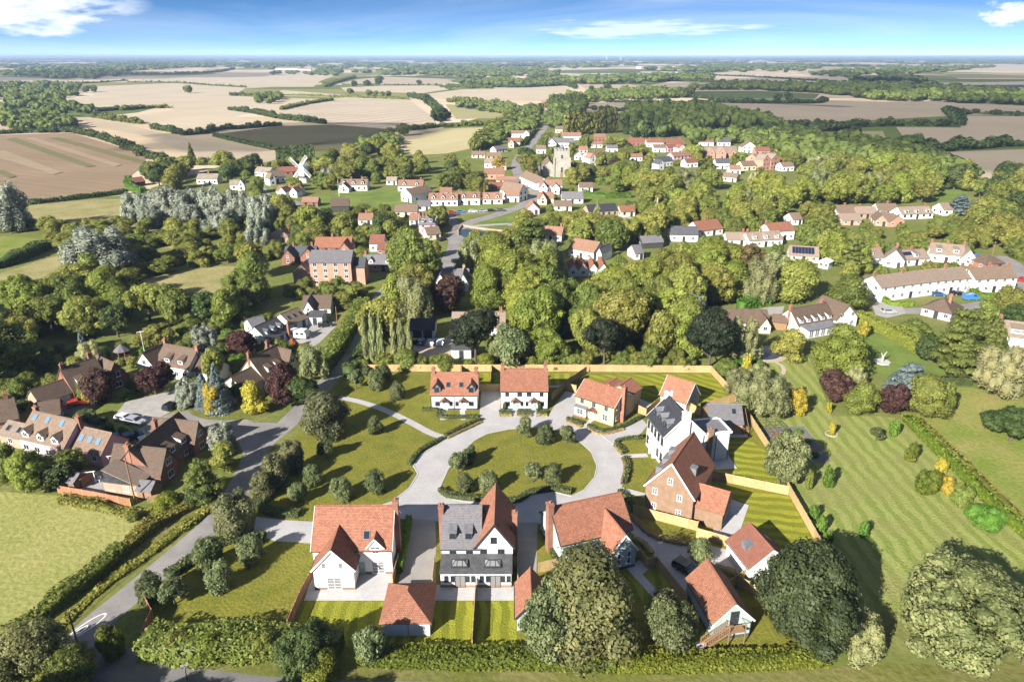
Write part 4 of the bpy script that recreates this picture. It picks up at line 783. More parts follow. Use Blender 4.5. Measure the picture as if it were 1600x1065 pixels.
sheet('drive', [(442, 530), (470, 505), (500, 502), (520, 503), (528, 507), (500, 535), (478, 548), (455, 545)], 'concrete', .05); sheet('drive', [(648, 530), (690, 528), (705, 545), (690, 560), (660, 560), (645, 545)], 'path_sand', .05); sheet('drive', [(690, 530), (706, 520), (712, 560), (700, 562)], 'path_sand', .054)
sheet('drive', [(1120, 495), (1160, 487), (1200, 480), (1226, 478), (1222, 490), (1130, 500)], 'concrete', .05); sheet('drive', [(930, 340), (975, 335), (990, 341), (945, 350)], 'concrete', .05)
sheet('drive', [(90, 622), (112, 630), (148, 628), (150, 634), (110, 650), (95, 640)], 'asphalt', .05)
# village pond with a wall
sheet('pond', [(718, 361), (735, 357), (770, 361), (793, 364), (790, 370), (768, 373), (735, 371), (722, 369)], 'water', .07, 3)
def pond_wall():
    g = G(); p = W([(716, 368), (716, 361), (722, 353), (735, 356), (765, 360), (796, 363)])
    for a, b in zip(p[:-1], p[1:]): g.beam(a + Vector((0, 0, .4)), b + Vector((0, 0, .4)), .4, .8)
    tag(g.build('pond_wall', 'brick_pale'), 'low brick wall curving round the village pond', 'wall')
pond_wall()
# painted roundel on the lane
def roundel():
    c = P(136, 978); d = (P(215, 925) - c).normalized(); n = Vector((-d.y, d.x, 0)); m = 28; v, f = [], []
    def ring(cc, a0, b0, t, lo, hi, steps):
        base = len(v)
        for i in range(steps + 1):
            an = lo + (hi - lo) * i / steps
            for k in (0, 1): q = cc + d * (a0 - t * k) * math.cos(an) + n * (b0 - t * k * .6) * math.sin(an); v.append((q.x, q.y, .046))
        for i in range(steps): j = base + 2 * i; f.append((j, j + 1, j + 3, j + 2))
    ring(c, 2.7, .8, .24, 0, 2 * math.pi, m); ring(c - d * .9, 1.1, .38, .22, -1.9, 1.9, 16)
    tag(obj('road_marking', v, f, 'road_paint'), None, None, None, 'structure')
roundel()
# ------------------------------------------------------------------ the new estate: turf, gravel, paving
sheet('estate_lawn', [(540, 583), (1111, 583), (1150, 627), (1200, 705), (1234, 774), (1286, 866), (1342, 940), (1300, 1010), (1170, 1030), (830, 1030), (540, 1020), (232, 1010), (222, 975), (262, 895), (330, 850), (400, 800), (410, 770), (440, 715), (480, 655), (515, 615)], 'lawn_estate', .03)
RING = [(692, 688), (722, 667), (752, 656), (780, 651), (820, 649), (857, 651), (886, 657), (917, 668), (939, 679), (959, 695), (972, 713), (977, 731), (974, 755), (966, 770), (975, 800), (940, 816), (808, 818), (680, 814), (643, 812), (600, 807), (537, 798), (575, 796), (612, 784), (640, 762), (653, 740), (646, 728), (657, 710), (680, 697)]
sheet('estate_road', RING, 'gravel', .036)

def kerb(px, closed=True):
    p = W(px) + ([P(*px[0])] if closed else []); p, l, r = ribbon_pts(p, .22, 0); n = len(p); v = [(q.x, q.y, z) for z in (.03, .1) for a in zip(l, r) for q in a]; f = []
    for i in range(n - 1): a = 2 * i; f += [(2 * n + a, 2 * n + a + 1, 2 * n + a + 3, 2 * n + a + 2), (a, a + 2, 2 * n + a + 2, 2 * n + a), (a + 1, 2 * n + a + 1, 2 * n + a + 3, a + 3)]
    tag(obj('kerb', v, f, 'paving'), None, None, None, 'structure')
ISL = [(699, 735), (710, 718), (724, 704), (741, 688), (762, 677), (797, 670), (850, 667), (880, 675), (905, 689), (924, 706), (933, 728), (929, 746), (912, 766), (893, 775), (868, 769), (824, 775), (807, 787), (750, 785), (723, 783), (702, 778), (690, 771), (687, 762)]
sheet('island_lawn', ISL, 'lawn_estate', .042); kerb(ISL); kerb(RING[:3], False); kerb(RING[8:13], False); kerb(RING[20:], False)
sheet('drive', [(749, 655), (752, 611), (783, 611), (781, 653)], 'gravel', .046); sheet('drive', [(855, 655), (864, 637), (884, 611), (899, 615), (905, 640), (884, 660)], 'gravel', .05)
sheet('drive', [(936, 679), (1004, 655), (1012, 664), (1000, 679), (958, 697)], 'gravel', .046); sheet('drive', [(643, 810), (681, 813), (681, 913), (622, 915)], 'gravel_dark', .046); sheet('drive', [(808, 816), (840, 816), (838, 906), (810, 908)], 'gravel_dark', .046)
sheet('drive', [(400, 807), (440, 812), (495, 815), (540, 796), (545, 815), (491, 849), (429, 845), (396, 832)], 'gravel', .05)
sheet('drive', [(972, 795), (1020, 833), (1057, 843), (1090, 846), (1170, 868), (1170, 892), (1151, 895), (1102, 881), (1088, 893), (1090, 902), (1070, 925), (1025, 872), (1016, 862), (993, 838), (966, 812)], 'gravel', .05)
ribbon('footpath', [(530, 621), (560, 627), (600, 640), (640, 659), (672, 676), (695, 684)], 1.7, 'gravel', .046); ribbon('footpath', [(970, 713), (1012, 711)], 1.3, 'paving', .05, 0); ribbon('footpath', [(966, 763), (1008, 774)], 1.3, 'paving', .05, 0)
for a, b in (((812, 0), 0),): pass
for x0, x1, y0, y1 in ((690, 692, 640, 656), (722, 724, 640, 656), (803, 804, 640, 652), (834, 834, 640, 652)): ribbon('garden_path', [(x0, y0), (x1, y1)], 1.1, 'paving', .054, 0)
ribbon('garden_path', [(925, 655), (910, 670)], 1.0, 'paving', .054, 0); ribbon('garden_path', [(857, 604), (900, 602)], 1.0, 'paving', .05, 0); ribbon('garden_path', [(986, 886), (1030, 935)], 1.4, 'paving', .05, 0)
for px in ([(487, 900), (475, 938), (602, 938), (618, 896), (561, 897)], [(680, 913), (676, 938), (806, 938), (802, 913)], [(1128, 775), (1170, 789), (1153, 839), (1178, 845), (1174, 851), (1112, 836)], [(1126, 692), (1152, 732), (1108, 734), (1090, 715)], [(993, 620), (1022, 632), (1010, 642), (990, 640)], [(1105, 676), (1168, 678), (1168, 683), (1105, 683)], [(985, 884), (1005, 870), (1018, 885), (995, 905)], [(1086, 1003), (1104, 1000), (1112, 1010), (1090, 1014)]): sheet('patio', px, 'paving', .046)
for px, m in (([(474, 939), (603, 939), (592, 1012), (452, 1006)], 'long'), ([(640, 939), (741, 939), (737, 1018), (600, 1018)], 'long'), ([(746, 939), (806, 939), (808, 1018), (742, 1018)], 'long'), ([(985, 905), (1003, 868), (1018, 872), (1072, 938), (1065, 965), (1010, 950)], 'long'),
              ([(1128, 765), (1140, 760), (1232, 775), (1284, 866), (1190, 850), (1154, 838), (1171, 789)], 'cross'), ([(1128, 685), (1168, 685), (1198, 706), (1231, 770), (1108, 746), (1110, 735), (1153, 732)], 'cross'), ([(917, 586), (1110, 584), (1148, 627), (1092, 638), (1030, 625), (995, 618), (960, 600), (912, 592)], 'diagonal'),
              ([(857, 583), (908, 583), (898, 600), (857, 602)], 'back'), ([(690, 583), (784, 583), (783, 610), (750, 610), (690, 600)], 'back')): sheet('striped_lawn', px, 'lawn_striped_' + m, .04)
sheet('garden_lawn', [(1118, 584), (1160, 560), (1240, 545), (1265, 560), (1300, 650), (1380, 650), (1405, 655), (1600, 840), (1680, 900), (1500, 1010), (1345, 945), (1288, 866), (1238, 772), (1202, 704), (1152, 625)], 'lawn_garden', .035)
sheet('garden_lawn', [(1345, 520), (1360, 512), (1470, 570), (1465, 590), (1440, 588), (1385, 590), (1350, 560)], 'grass_village', .035, 2)
sheet('paddock', [(1420, 660), (1475, 605), (1520, 605), (1700, 640), (1750, 850), (1640, 870)], 'meadow', .035)
sheet('front_verge', [(160, 1010), (230, 1003), (540, 1035), (1100, 1045), (1700, 1030), (1700, 1090), (1100, 1080), (540, 1066), (300, 1050), (200, 1042)], 'grass_rough', .028)
sheet('lane_verge', [(0, 1010), (216, 852), (240, 812), (345, 770), (352, 785), (250, 862), (165, 930), (60, 1030), (-60, 1100)], 'grass_rough', .056)
# ------------------------------------------------------------------ the new estate: houses
def estate():
    S = 'tile_salmon'; DK = 'dark_paint'; WH = 'white_paint'
    # white semi-detached cottages with dormers, back row left
    h = House('pair of small white cottages with dormers and two brick chimneys, back row left', (674, 640), (746, 640), 'cottage_pair'); m = h.main(8, 617, 582, 'x', 'render_white', S, plinth='black_slab')
    for x in (.13, .87): h.gable_dormer(m, h.L * x, 1.6, .08, 1.25, 1.0, S, 'lead', mat=DK, barge='dark_paint')
    for x in (.37, .65): h.rooflight(m, h.L * x, .42)
    for u in (.14, .43, .56, .87): h.win('front', m, h.L * u, 1.5, 1.0 if u in (.14, .87) else .7, .95, 'casement', DK)
    for u in (.3, .7): h.door('front', m, h.L * u, 'white_paint', .95); h.porch(m, h.L * u, S)
    for x in (.35, h.L - .35): h.chimney(x, 4, h.r + 1.1, .7, .9, h.e, 'brick_red')
    for u in (.0, .495, 1.0): o = G().bar((h.L * u, -.12, 0), (h.L * u, -.12, h.e), .05).build('downpipe', DK, h.root)
    h.done()
    h = House('white semi-detached pair with plain salmon roof and two porches, back row centre', (783, 640), (855, 640), 'house_pair'); m = h.main(8.5, 611, 576, 'x', 'render_white', S, plinth='black_slab')
    for u in (.13, .4, .6, .87): h.win('front', m, h.L * u, h.e - .75, 1.0 if u in (.4, .6) else .8, 1.0, 'casement', DK)
    for u in (.14, .45, .56, .88): h.win('front', m, h.L * u, 1.5, 1.0 if u in (.14, .88) else .6, .95, 'casement', DK)
    for u in (.31, .7): h.door('front', m, h.L * u, 'sage_paint', .95); h.porch(m, h.L * u, S)
    for x in (.35, h.L - .35): h.chimney(x, 4.2, h.r + 1.1, .7, .9, h.e, 'brick_red')
    h.win('right', m, 4, 4, .7, .9, 'casement', DK); h.win('left', m, 4, 4, .7, .9, 'casement', DK); h.done()
    # yellow house
    h = House('yellow rendered house with bay window and tall brick side chimney', (899, 646), (958, 666), 'house'); m = h.main(7, 627, 601, 'x', 'render_yellow', S, barge=WH)
    for u in (.17, .48, .8): h.win('front', m, h.L * u, h.e - .9, .9, 1.1, 'casement', 'sage_paint')
    h.win('front', m, h.L * .78, 1.4, 1.2, 1.5, 'georgian', WH); h.door('front', m, h.L * .47, 'sage_paint'); h.porch(m, h.L * .47, S)
    b = h.block(h.L * .03, h.L * .33, -.9, .1, 2.3, 2.6, 'lean', 'white_paint', 'lead', over=.12, plinth='brick_red'); h.win('front', b, (b[1] - b[0]) / 2, 1.45, 1.5, 1.3, 'georgian', WH)
    h.chimney(h.L + .45, 3.0, h.r + 1.3, .9, 1.0, 0, 'brick_red', 1); h.win('right', m, 1.2, 3.9, .7, 1.0, 'casement', WH); h.win('right', m, 1.2, 1.4, .7, 1.0, 'casement', WH)
    h.block(h.L - 5.2, h.L - .02, 6.9, 11.5, h.e - .02, h.r - .9, 'y', 'render_yellow', S); h.block(1.5, 6.0, 6.9, 10.5, h.e - .05, h.r - 1.3, 'y', 'render_yellow', S); h.done()
    # white town house with slate roof
    h = House('large white three storey town house with dark slate roof and white chimney stack', (1009, 694), (1034, 729), 'town_house'); m = h.main(7.6, 672, 654, 'x', 'render_white', 'slate_dark', emin=6.4, rise=(.5, .62), barge=WH)
    for u in (.1, .3, .5, .7, .9):
        h.win('front', m, h.L * u, 4.9, 1.0, 1.5, 'georgian', DK)
        if u != .5: h.win('front', m, h.L * u, 1.7, 1.0, 1.6, 'georgian', DK)
    h.door('front', m, h.L * .5, 'dark_paint', 1.1, 2.2)
    g = G(); g.box(h.L * .5 - .95, h.L * .5 - .65, -.7, -.02, 0, 2.6); g.box(h.L * .5 + .65, h.L * .5 + .95, -.7, -.02, 0, 2.6); g.box(h.L * .5 - 1.1, h.L * .5 + 1.1, -.85, -.02, 2.6, 2.85); g.build('portico', 'white_paint', h.root)
    for u in (.2, .5, .8): h.gable_dormer(m, h.L * u, 1.3, .22, 1.2, .45, 'lead', 'lead', mat=DK)
    h.win('right', m, 5.6, 4.9, .8, 1.1, 'georgian', DK)
    h.chimney(h.L + .15, 3.8, h.r + 1.0, .6, 1.5, 0, 'render_white', 2); h.chimney(-.15, 3.8, h.r + .9, .6, 1.4, 0, 'render_white', 2)
    b = h.block(h.L - 5.6, h.L - .4, 7.5, 13.2, 5.6, 5.6, 'flat', 'render_white', 'slate_grey', over=0.0); g = G()
    for q in ((b[0] - .15, b[1] + .15, b[3] - .15, b[3] + .2), (b[1] - .15, b[1] + .2, b[2], b[3] + .2), (b[0] - .2, b[0] + .15, b[2], b[3] + .2)): g.box(*q, 5.55, 6.0)
    g.build('parapet', 'white_paint', h.root); h.chimney(h.L - .1, 9.0, 6.9, .8, .8, 0, 'brick_tan', 1)
    for y in (10.4, 13.0): G().bar((b[1] + .1, y, 0), (b[1] + .1, y, 5.5), .06).build('downpipe', DK, h.root)
    for u in (1.4, 3.6): h.win('back', b, u, 4.2, 1.0, 1.3, 'georgian', DK)
    h.done()
    # brick house
    h = House('brown brick house with steep salmon roof and three grey dormers', (1006, 797), (1079, 820), 'brick_house'); e = 5.2; m = h.block(0, h.L, 0, 11.5, e, e + 5.1, 'y', 'brick_tan', S, barge=WH); h.e, h.r, h.D = e, e + 5.1, 11.5
    for u, z in ((.2, 4.4), (.2, 1.6), (.72, 4.4), (.72, 1.6), (.5, 7.0)): h.win('front', m, h.L * u, z, .85, 1.15, 'georgian', WH)
    for y in (2.0, 5.2, 8.4):
        o = G(); c = 1.4; zt = e + 2.8; o.add([(1.0, y - .7, e + 1.2), (1.0, y + .7, e + 1.2), (1.0, y + .7, zt), (1.0, y - .7, zt), (2.9, y - .7, zt + .1), (2.9, y + .7, zt + .1)], [(3, 2, 1, 0), (0, 4, 3), (2, 5, 1), (3, 4, 5, 2)]); o.build('dormer', 'lead', h.root); h.win('left', (1.0, 1, 0, 11.5), 11.5 - y, e + 2.0, 1.0, 1.1, 'casement', DK)
    o = G(); y = 4.6; X = h.L; o.add([(X - 1.0, y - .7, e + 1.2), (X - 1.0, y + .7, e + 1.2), (X - 1.0, y + .7, e + 2.7), (X - 1.0, y - .7, e + 2.7), (X - 2.8, y - .7, e + 2.85), (X - 2.8, y + .7, e + 2.85)], [(0, 1, 2, 3), (3, 4, 0), (1, 5, 2), (2, 5, 4, 3)]); o.build('dormer', 'lead', h.root)
    b = h.block(h.L - .1, h.L + 4.6, 1.0, 6.6, 3.3, 5.6, 'x', 'brick_tan', S); h.wins('right', b, 2, 1, 'door', 'sage_paint', 1.6, 2.0, 1.15); h.win('back', b, 2, 1.5)
    for j in range(2): h.win('left', m, 3 + 5 * j, 1.6, 1, 1.3, 'georgian', WH); h.win('left', m, 3 + 5 * j, 4.2, 1, 1.2, 'georgian', WH)
    h.done()
    # sage green house
    h = House('sage green house with salmon roof and brick side chimney behind the big tree', (876, 881), (984, 855), 'house'); m = h.main(8.2, 838, 781, 'x', 'render_sage', S, rise=(.45, .75), plinth='black_slab', barge='dark_paint')
    for u in (.22, .62, .73): h.win('front', m, h.L * u, h.e - .9, 1.3, 1.0, 'casement', WH)
    h.chimney(-.4, 3.6, h.r + 1.1, .85, 1.1, 0, 'brick_red', 1)
    x0, y0 = h.loc(955, 893); x1, _ = h.loc(993, 886); y0 = min(y0, -2.2); b = h.block(x0, x1, y0, 5.0, h.e - .3, h.r - 1.3, 'y', 'render_sage', S, barge=WH, plinth='black_slab')
    for u in (.3, .72): h.win('front', b, (x1 - x0) * u, h.e - 1.2, .6, 1.0, 'casement', WH); h.win('front', b, (x1 - x0) * u, 1.4, .6, 1.1, 'casement', WH)
    c = h.block(.4, x0 - .05, -3.4, -.02, 2.7, 2.7, 'flat', 'render_sage', 'black_slab', over=.15); h.win('front', c, 2.5, 1.2, 2.4, 2.0, 'door', WH)
    h.win('left', m, 2.2, 1.5); h.done()
    # duplex
    h = House('semi-detached pair with grey slate wing, white gable and flat roofed rear extension', (688, 917), (800, 917), 'house_pair'); y0 = 3.6
    e1 = h.z(857, 3, y0 - .3); r1 = h.z(790, 3, y0 + 4.6); m = h.block(0, 5.6, y0, y0 + 9.2, e1, r1, 'x', 'render_white', 'slate_grey', plinth='brick_tan')
    b = h.block(5.0, h.L + .1, y0 - .12, y0 + 10, e1 + .4, h.z(818, 8, y0), 'y', 'render_white', S, barge='dark_paint', plinth='brick_tan')
    for x in (1.55, 3.85): h.shed_dormer(m, x, 1.05, .2, 1.15, 'lead', 'lead', False, .18); h.win('front', (x - .5, x + .5, y0 + 4.6 * .2, 0), .5, e1 + (r1 - e1) * .2 + .55, .85, .8, 'sash', DK)
    for x in (1.6, 4.0): h.win('front', m, x, e1 - .75, 1.0, .95, 'casement', DK)
    for u in (.2, .68): h.win('front', b, (b[1] - b[0]) * u, e1 - .7, 1.0, 1.1, 'casement', DK)
    h.win('front', b, (b[1] - b[0]) * .48, e1 + 1.4, .9, 1.0, 'sash', DK)
    c = h.block(.1, h.L - .1, 0, y0 - .14, 2.5, 3.1, 'lean', 'render_white', 'black_slab', over=.15, plinth='brick_tan')
    for k in (0, 1):
        o = k * h.L / 2
        for u in (.08, .17, .38, .46): h.win('front', c, (h.L - .2) * (u + .5 * k), 1.55, .6, 1.0, 'casement', DK)
        h.win('front', c, (h.L - .2) * (.275 + .5 * k), 1.1, 1.5, 2.1, 'door', DK)
        g = G(); x = h.L * (.27 + .46 * k); q = [(x - 1.1, .9, 2.8), (x + 1.1, .9, 2.8), (x + 1.1, 2.3, 3.0), (x - 1.1, 2.3, 3.0)]; g.box(x - 1.2, x + 1.2, .8, 2.4, 2.6, 2.98); lan = g.build('roof_lantern', DK, h.root)
        g = G(); z = 2.99; g.add([(x - 1.1, .9, z), (x + 1.1, .9, z), (x + 1.1, 2.3, z), (x - 1.1, 2.3, z), (x - .6, 1.6, z + .45), (x + .6, 1.6, z + .45)], [(0, 1, 5, 4), (1, 2, 5), (2, 3, 4, 5), (3, 0, 4)]); link('pane', mesh('pane', g.v, g.f, 'pale_glass'), lan)
        g = G()
        for a, bb in (((x - 1.1, .9, z), (x - .6, 1.6, z + .45)), ((x + 1.1, .9, z), (x + .6, 1.6, z + .45)), ((x - .6, 1.6, z + .45), (x + .6, 1.6, z + .45)), ((x - .4, .9, z), (x - .35, 1.6, z + .45)), ((x + .4, .9, z), (x + .35, 1.6, z + .45))): g.beam(a, bb, .09, .09)
        link('glazing_bar', mesh('glazing_bar', g.v, g.f, 'dark_paint'), lan)
    h.chimney(-.3, y0 + 4, r1 + .6, .75, 1.0, 0, 'brick_red'); h.chimney(h.L + .4, y0 + 3.6, e1 + 3.6, .75, 1.0, 0, 'brick_red', 1); h.win('right', b, 5, 4, .8, 1); h.done()
    # white house with gabled wing, front left
    h = House('white house with projecting gabled wing beside the gravel drive, front left', (493, 897), (614, 896), 'house'); m = h.main(8.6, 859, 799, 'x', 'render_white', S, plinth='brick_tan', barge=WH, rise=(.5, .8))
    x0, y0 = h.loc(493, 921); x1, _ = h.loc(555, 921); ez = h.z(888, 1, y0); b = h.block(x0, x1, y0, 4.2, min(h.e - .2, ez), h.z(859, (x0 + x1) / 2, y0), 'y', 'render_white', S, barge=WH, plinth='brick_tan')
    for u in (.28, .7): h.win('front', b, (x1 - x0) * u, 4.2, .6, .95, 'georgian', WH)
    h.win('front', b, (x1 - x0) * .5, 1.15, 2.0, 2.0, 'georgian', WH)
    g = G(); g.box(x0 + .6, x1 - .6, y0 - .06, y0, 2.65, 2.75); g.build('storey_band', WH, h.root)
    h.win('front', m, h.L * .82, 1.25, 1.8, 2.1, 'georgian', WH); h.door('front', m, h.L * .6, 'sage_paint'); h.gable_dormer(m, h.L * .8, 2.3, -.02, .5, 1.4, S, 'render_white', flush=True, barge=WH); h.win('front', m, h.L * .8, h.e - .25, .9, 1.1, 'casement', WH)
    h.rooflight(m, h.L * .68, .3); h.chimney(h.L + .35, 4.2, h.r + 1.1, .75, 1.0, 0, 'brick_red', 1); h.win('right', m, 6, 1.5); h.done()
    # garages
    h = House('hipped garage with salmon roof and pale walls in the front gardens', (598, 993), (672, 993), 'garage', 'garage'); m = h.main(7.0, 976, 922, 'hip', 'render_white', S, rise=(.35, .5)); g = G(); g.box(h.L * .54, h.L * .56, -.05, 0, 0, 2.3); g.build('door_post', 'fence_wood', h.root); h.done()
    h = House('salmon roofed garage half hidden by the big front tree', (808, 985), (852, 985), 'garage', 'garage'); e = 2.5; m = h.block(0, h.L, 0, 6.5, e, e + 2.3, 'y', 'render_sage', S, barge='dark_paint'); h.win('front', m, h.L / 2, 1.3); h.done(.6)
    h = House('cream garage with gabled salmon roof below the back fence', (1031, 631), (1071, 645), 'garage', 'garage'); m = h.main(5.6, 622, 590, 'x', 'render_cream', S, rise=(.45, .6), barge=WH); h.win('right', m, 2.8, 1.6, .8, 1); h.done()
    h = House('timber clad garage with grey slate roof and outside stair', (1107, 677), (1159, 678), 'garage', 'garage'); m = h.main(6.2, 662, 631, 'x', 'garage_wood', 'slate_grey', rise=(.4, .62)); h.rooflight(m, h.L * .76, .6); g = G()
    for i in range(9): z = .3 + i * .3; y = -.2 + i * .45; g.box(h.L + .25, h.L + 1.2, y, y + .5, z - .06, z)
    for X in (h.L + .22, h.L + 1.22): g.beam((X, -.3, .2), (X, 4, 2.9), .08, .25); g.beam((X, -.3, 1.2), (X, 4, 3.9), .07, .07); g.beam((X, -.3, 0), (X, -.3, 1.2), .09, .09); g.beam((X, 4, 0), (X, 4, 3.9), .1, .1)
    g.build('stair', 'wood', h.root); h.done()
    h = House('pale sage garage with salmon roof and timber outside stair, front right', (1112, 1000), (1171, 992), 'garage', 'garage'); e = 2.9; m = h.block(0, h.L, 0, 8.6, e, e + 2.7, 'y', 'render_sage', S, barge=WH, plinth='black_slab'); h.door('front', m, h.L * .52, 'dark_paint').location.z = 2.2; g = G(); hh = 2.2; w = h.L
    g.box(w * .3, w * .72, -1.3, -.02, hh - .12, hh)
    for X in (w * .3, w * .72): g.beam((X, -1.25, 0), (X, -1.25, hh + 1), .12, .12); g.beam((X, -1.25, hh + 1), (X, -.05, hh + 1), .07, .07)
    g.beam((w * .3, -1.25, hh + 1), (w * .72, -1.25, hh + 1), .08, .08)
    for i in range(9): X = w * .3 - .34 * (i + 1); g.box(X, X + .36, -1.25, -.25, hh - .24 * (i + 1) - .05, hh - .24 * (i + 1))
    for Y in (-1.27, -.23):
        g.beam((w * .3, Y, hh - .1), (w * .3 - 3.2, Y, .02), .07, .25); g.beam((w * .3, Y, hh + 1), (w * .3 - 3.2, Y, 1.0), .08, .08); g.beam((w * .3 - 3.2, Y, 0), (w * .3 - 3.2, Y, 1.05), .11, .11)
        for i in range(12): t = i / 12; X = w * .3 - 3.2 * t; z = hh * (1 - t); g.beam((X, Y, z), (X, Y, z + 1), .05, .05)
    g.build('stair', 'wood', h.root); h.done(.7)
    h = House('white garage with salmon roof and grey dormer beside the dark tree', (1169, 909), (1232, 898), 'garage', 'garage'); e = 2.5; m = h.block(0, h.L, 0, 6.4, e, e + 2.6, 'y', 'render_white', 'tile_red', barge=WH)
    o = G(); o.add([(.7, 2.6, e + .7), (.7, 4.0, e + .7), (.7, 4.0, e + 1.7), (.7, 2.6, e + 1.7), (2.3, 2.6, e + 1.75), (2.3, 4.0, e + 1.75)], [(3, 2, 1, 0), (0, 4, 3), (2, 5, 1), (3, 4, 5, 2)]); o.build('dormer', 'lead', h.root); h.rooflight(m, 4, .5, 'right'); h.done(.7)
estate()
# estate fences
fence('long pale timber fence along the back of the estate gardens', [(556, 580), (700, 580), (900, 580), (1110, 582)])
fence('timber fence running down the right edge of the estate', [(1110, 582), (1150, 626), (1200, 704), (1233, 773), (1285, 865), (1341, 940)])
fence('timber fence between the white town house and brick house gardens', [(1110, 748), (1231, 773)]); fence('timber fence below the brick house gable beside the gravel drive', [(989, 803), (1040, 816), (1090, 829), (1088, 838)]); fence('timber fence from the brick house to the white garage', [(1088, 839), (1130, 851), (1172, 866)])
fence('short timber fence across the drive between the two white pairs', [(748, 611), (783, 611)]); fence('short timber fence behind the cottage pair with dormers', [(720, 581), (720, 600)]); fence('timber fence between the two back garden lawns', [(767, 581), (767, 610)]); fence('slanting timber fence beside the yellow house drive', [(916, 583), (885, 604), (862, 626)]); fence('little timber fence closing the drive left of the yellow house', [(884, 609), (900, 613)])
fence('stepped timber fence right of the yellow house', [(994, 643), (1009, 650), (1034, 628)]); fence('dark timber fence between cream garage and town house', [(1069, 636), (1094, 650)]); fence('timber fence behind the slate roofed garage', [(1094, 641), (1149, 627)])
fence('rusty dark fence left of the front left white house', [(490, 900), (470, 940), (451, 985)], mat='orange_wood'); fence('short timber fence between white house and gravel drive', [(623, 880), (614, 915)]); fence('short timber fence left of the slate and white pair', [(680, 880), (676, 918)]); fence('timber fence dividing the two striped front lawns', [(744, 919), (741, 968), (738, 1016)]); fence('short timber fence right of the white gabled pair', [(809, 880), (809, 915)]); fence('short timber fence left of the sage green house', [(842, 894), (876, 886)])
fence('zigzag timber fence right of the sage green house', [(995, 868), (1011, 888), (1025, 884), (1072, 943)]); fence('timber fence between the two front right garages', [(1135, 923), (1169, 900)]); fence('timber fence running right from between the garages', [(1151, 914), (1188, 934), (1210, 950)])
fence('brown timber fence at the lane corner', [(227, 942), (240, 967), (225, 1001)], mat='orange_wood')
# low hedges and flower borders of the estate
def hd(label, px, wid=.8, hgt=.7, mat='leaf_estate_dark', **k): return hedge(label, px, wid, hgt, mat, leaf=.2, uneven=.06, **k)
hd('low clipped hedge wrapping the front of the dormered cottages', [(660, 641), (686, 642), (687, 652), (720, 653), (747, 652)]); hd('low hedge along the outer ring road below the cottages', [(696, 682), (720, 670), (752, 656)], .8); hd('yellow flower border on the ring road below the cottages', [(699, 685), (722, 674), (752, 660)], .6, .4, 'leaf_flower', name='flower_border', cat='flower border')
hd('low hedge along the left bulge of the ring road', [(640, 727), (657, 706), (692, 686)])
for i, (a, b) in enumerate(((780, 800), (810, 831), (839, 855))):
    q = ('left', 'middle', 'right')[i]; hd(f'clipped hedge before the plain white pair, {q} of three', [(a, 646), (b, 646)], .9); hd(f'yellow flower strip before the plain white pair, {q} of three', [(a, 650), (b, 650)], .6, .4, 'leaf_flower', name='flower_border', cat='flower border')
hd('low hedge below the bay window of the yellow house', [(886, 655), (911, 664)]); hd('flower strip below the bay window of the yellow house', [(885, 659), (909, 668)], .6, .4, 'leaf_flower', name='flower_border', cat='flower border'); hd('low hedge in front of the yellow house door side', [(919, 666), (941, 675), (972, 668), (1004, 652)]); hd('flower strip outside the yellow house hedge', [(918, 670), (940, 679), (975, 671)], .6, .4, 'leaf_flower', name='flower_border', cat='flower border')
hd('low hedge before the town house, upper stretch', [(1004, 684), (964, 691), (976, 709)]); hd('low hedge before the town house, lower curved stretch', [(977, 716), (981, 732), (976, 756)]); hd('flower strip curving along the ring road by the town house', [(973, 716), (977, 732), (972, 757)], .6, .4, 'leaf_flower', name='flower_border', cat='flower border'); hd('flower strip at the ring road by the upper town house lawn', [(960, 696), (972, 711)], .6, .4, 'leaf_flower', name='flower_border', cat='flower border')
hd('low hedge edging the bottom of the island lawn', [(688, 766), (703, 776), (750, 781), (802, 784), (826, 772)], 1.1, .8); hd('low hedge edging the notch on the island lawn', [(826, 771), (866, 765), (893, 771)], 1.0, .8); hd('tall clipped hedge between white house and left gravel drive', [(639, 814), (634, 845), (624, 895)], 1.0, 1.3, 'leaf_hedge'); hd('narrow hedge left of the sage green house', [(862, 818), (862, 850), (868, 880)], .8, .9)
hd('low hedge curving beside the entrance drive', [(468, 805), (430, 803), (410, 795), (402, 770), (412, 750)], 1.6, .9); hd('flowering border on the upper side of the garage drive', [(985, 806), (1018, 836), (1056, 848), (1086, 850)], .9, .5, 'leaf_flower', name='flower_border', cat='flower border'); hd('flowering border right of the sage green house', [(988, 842), (1005, 850), (1018, 866)], .8, .5, 'leaf_flower', name='flower_border', cat='flower border'); hd('flowering border in the middle of the garage drive', [(1092, 890), (1110, 887), (1150, 897)], 1.2, .6, 'leaf_flower', name='flower_border', cat='flower border')
hd('low hedge along the brick house lawn', [(968, 768), (985, 785), (990, 800)], .9)
hedge('long hedge between the lane and the front lawn', [(262, 903), (300, 878), (350, 848), (415, 842)], 1.8, 1.0, 'leaf_estate_dark', leaf=.25, uneven=.1)
car('black estate car parked on the gravel garage drive', 1073, 893, -48, 'black', 'estate')
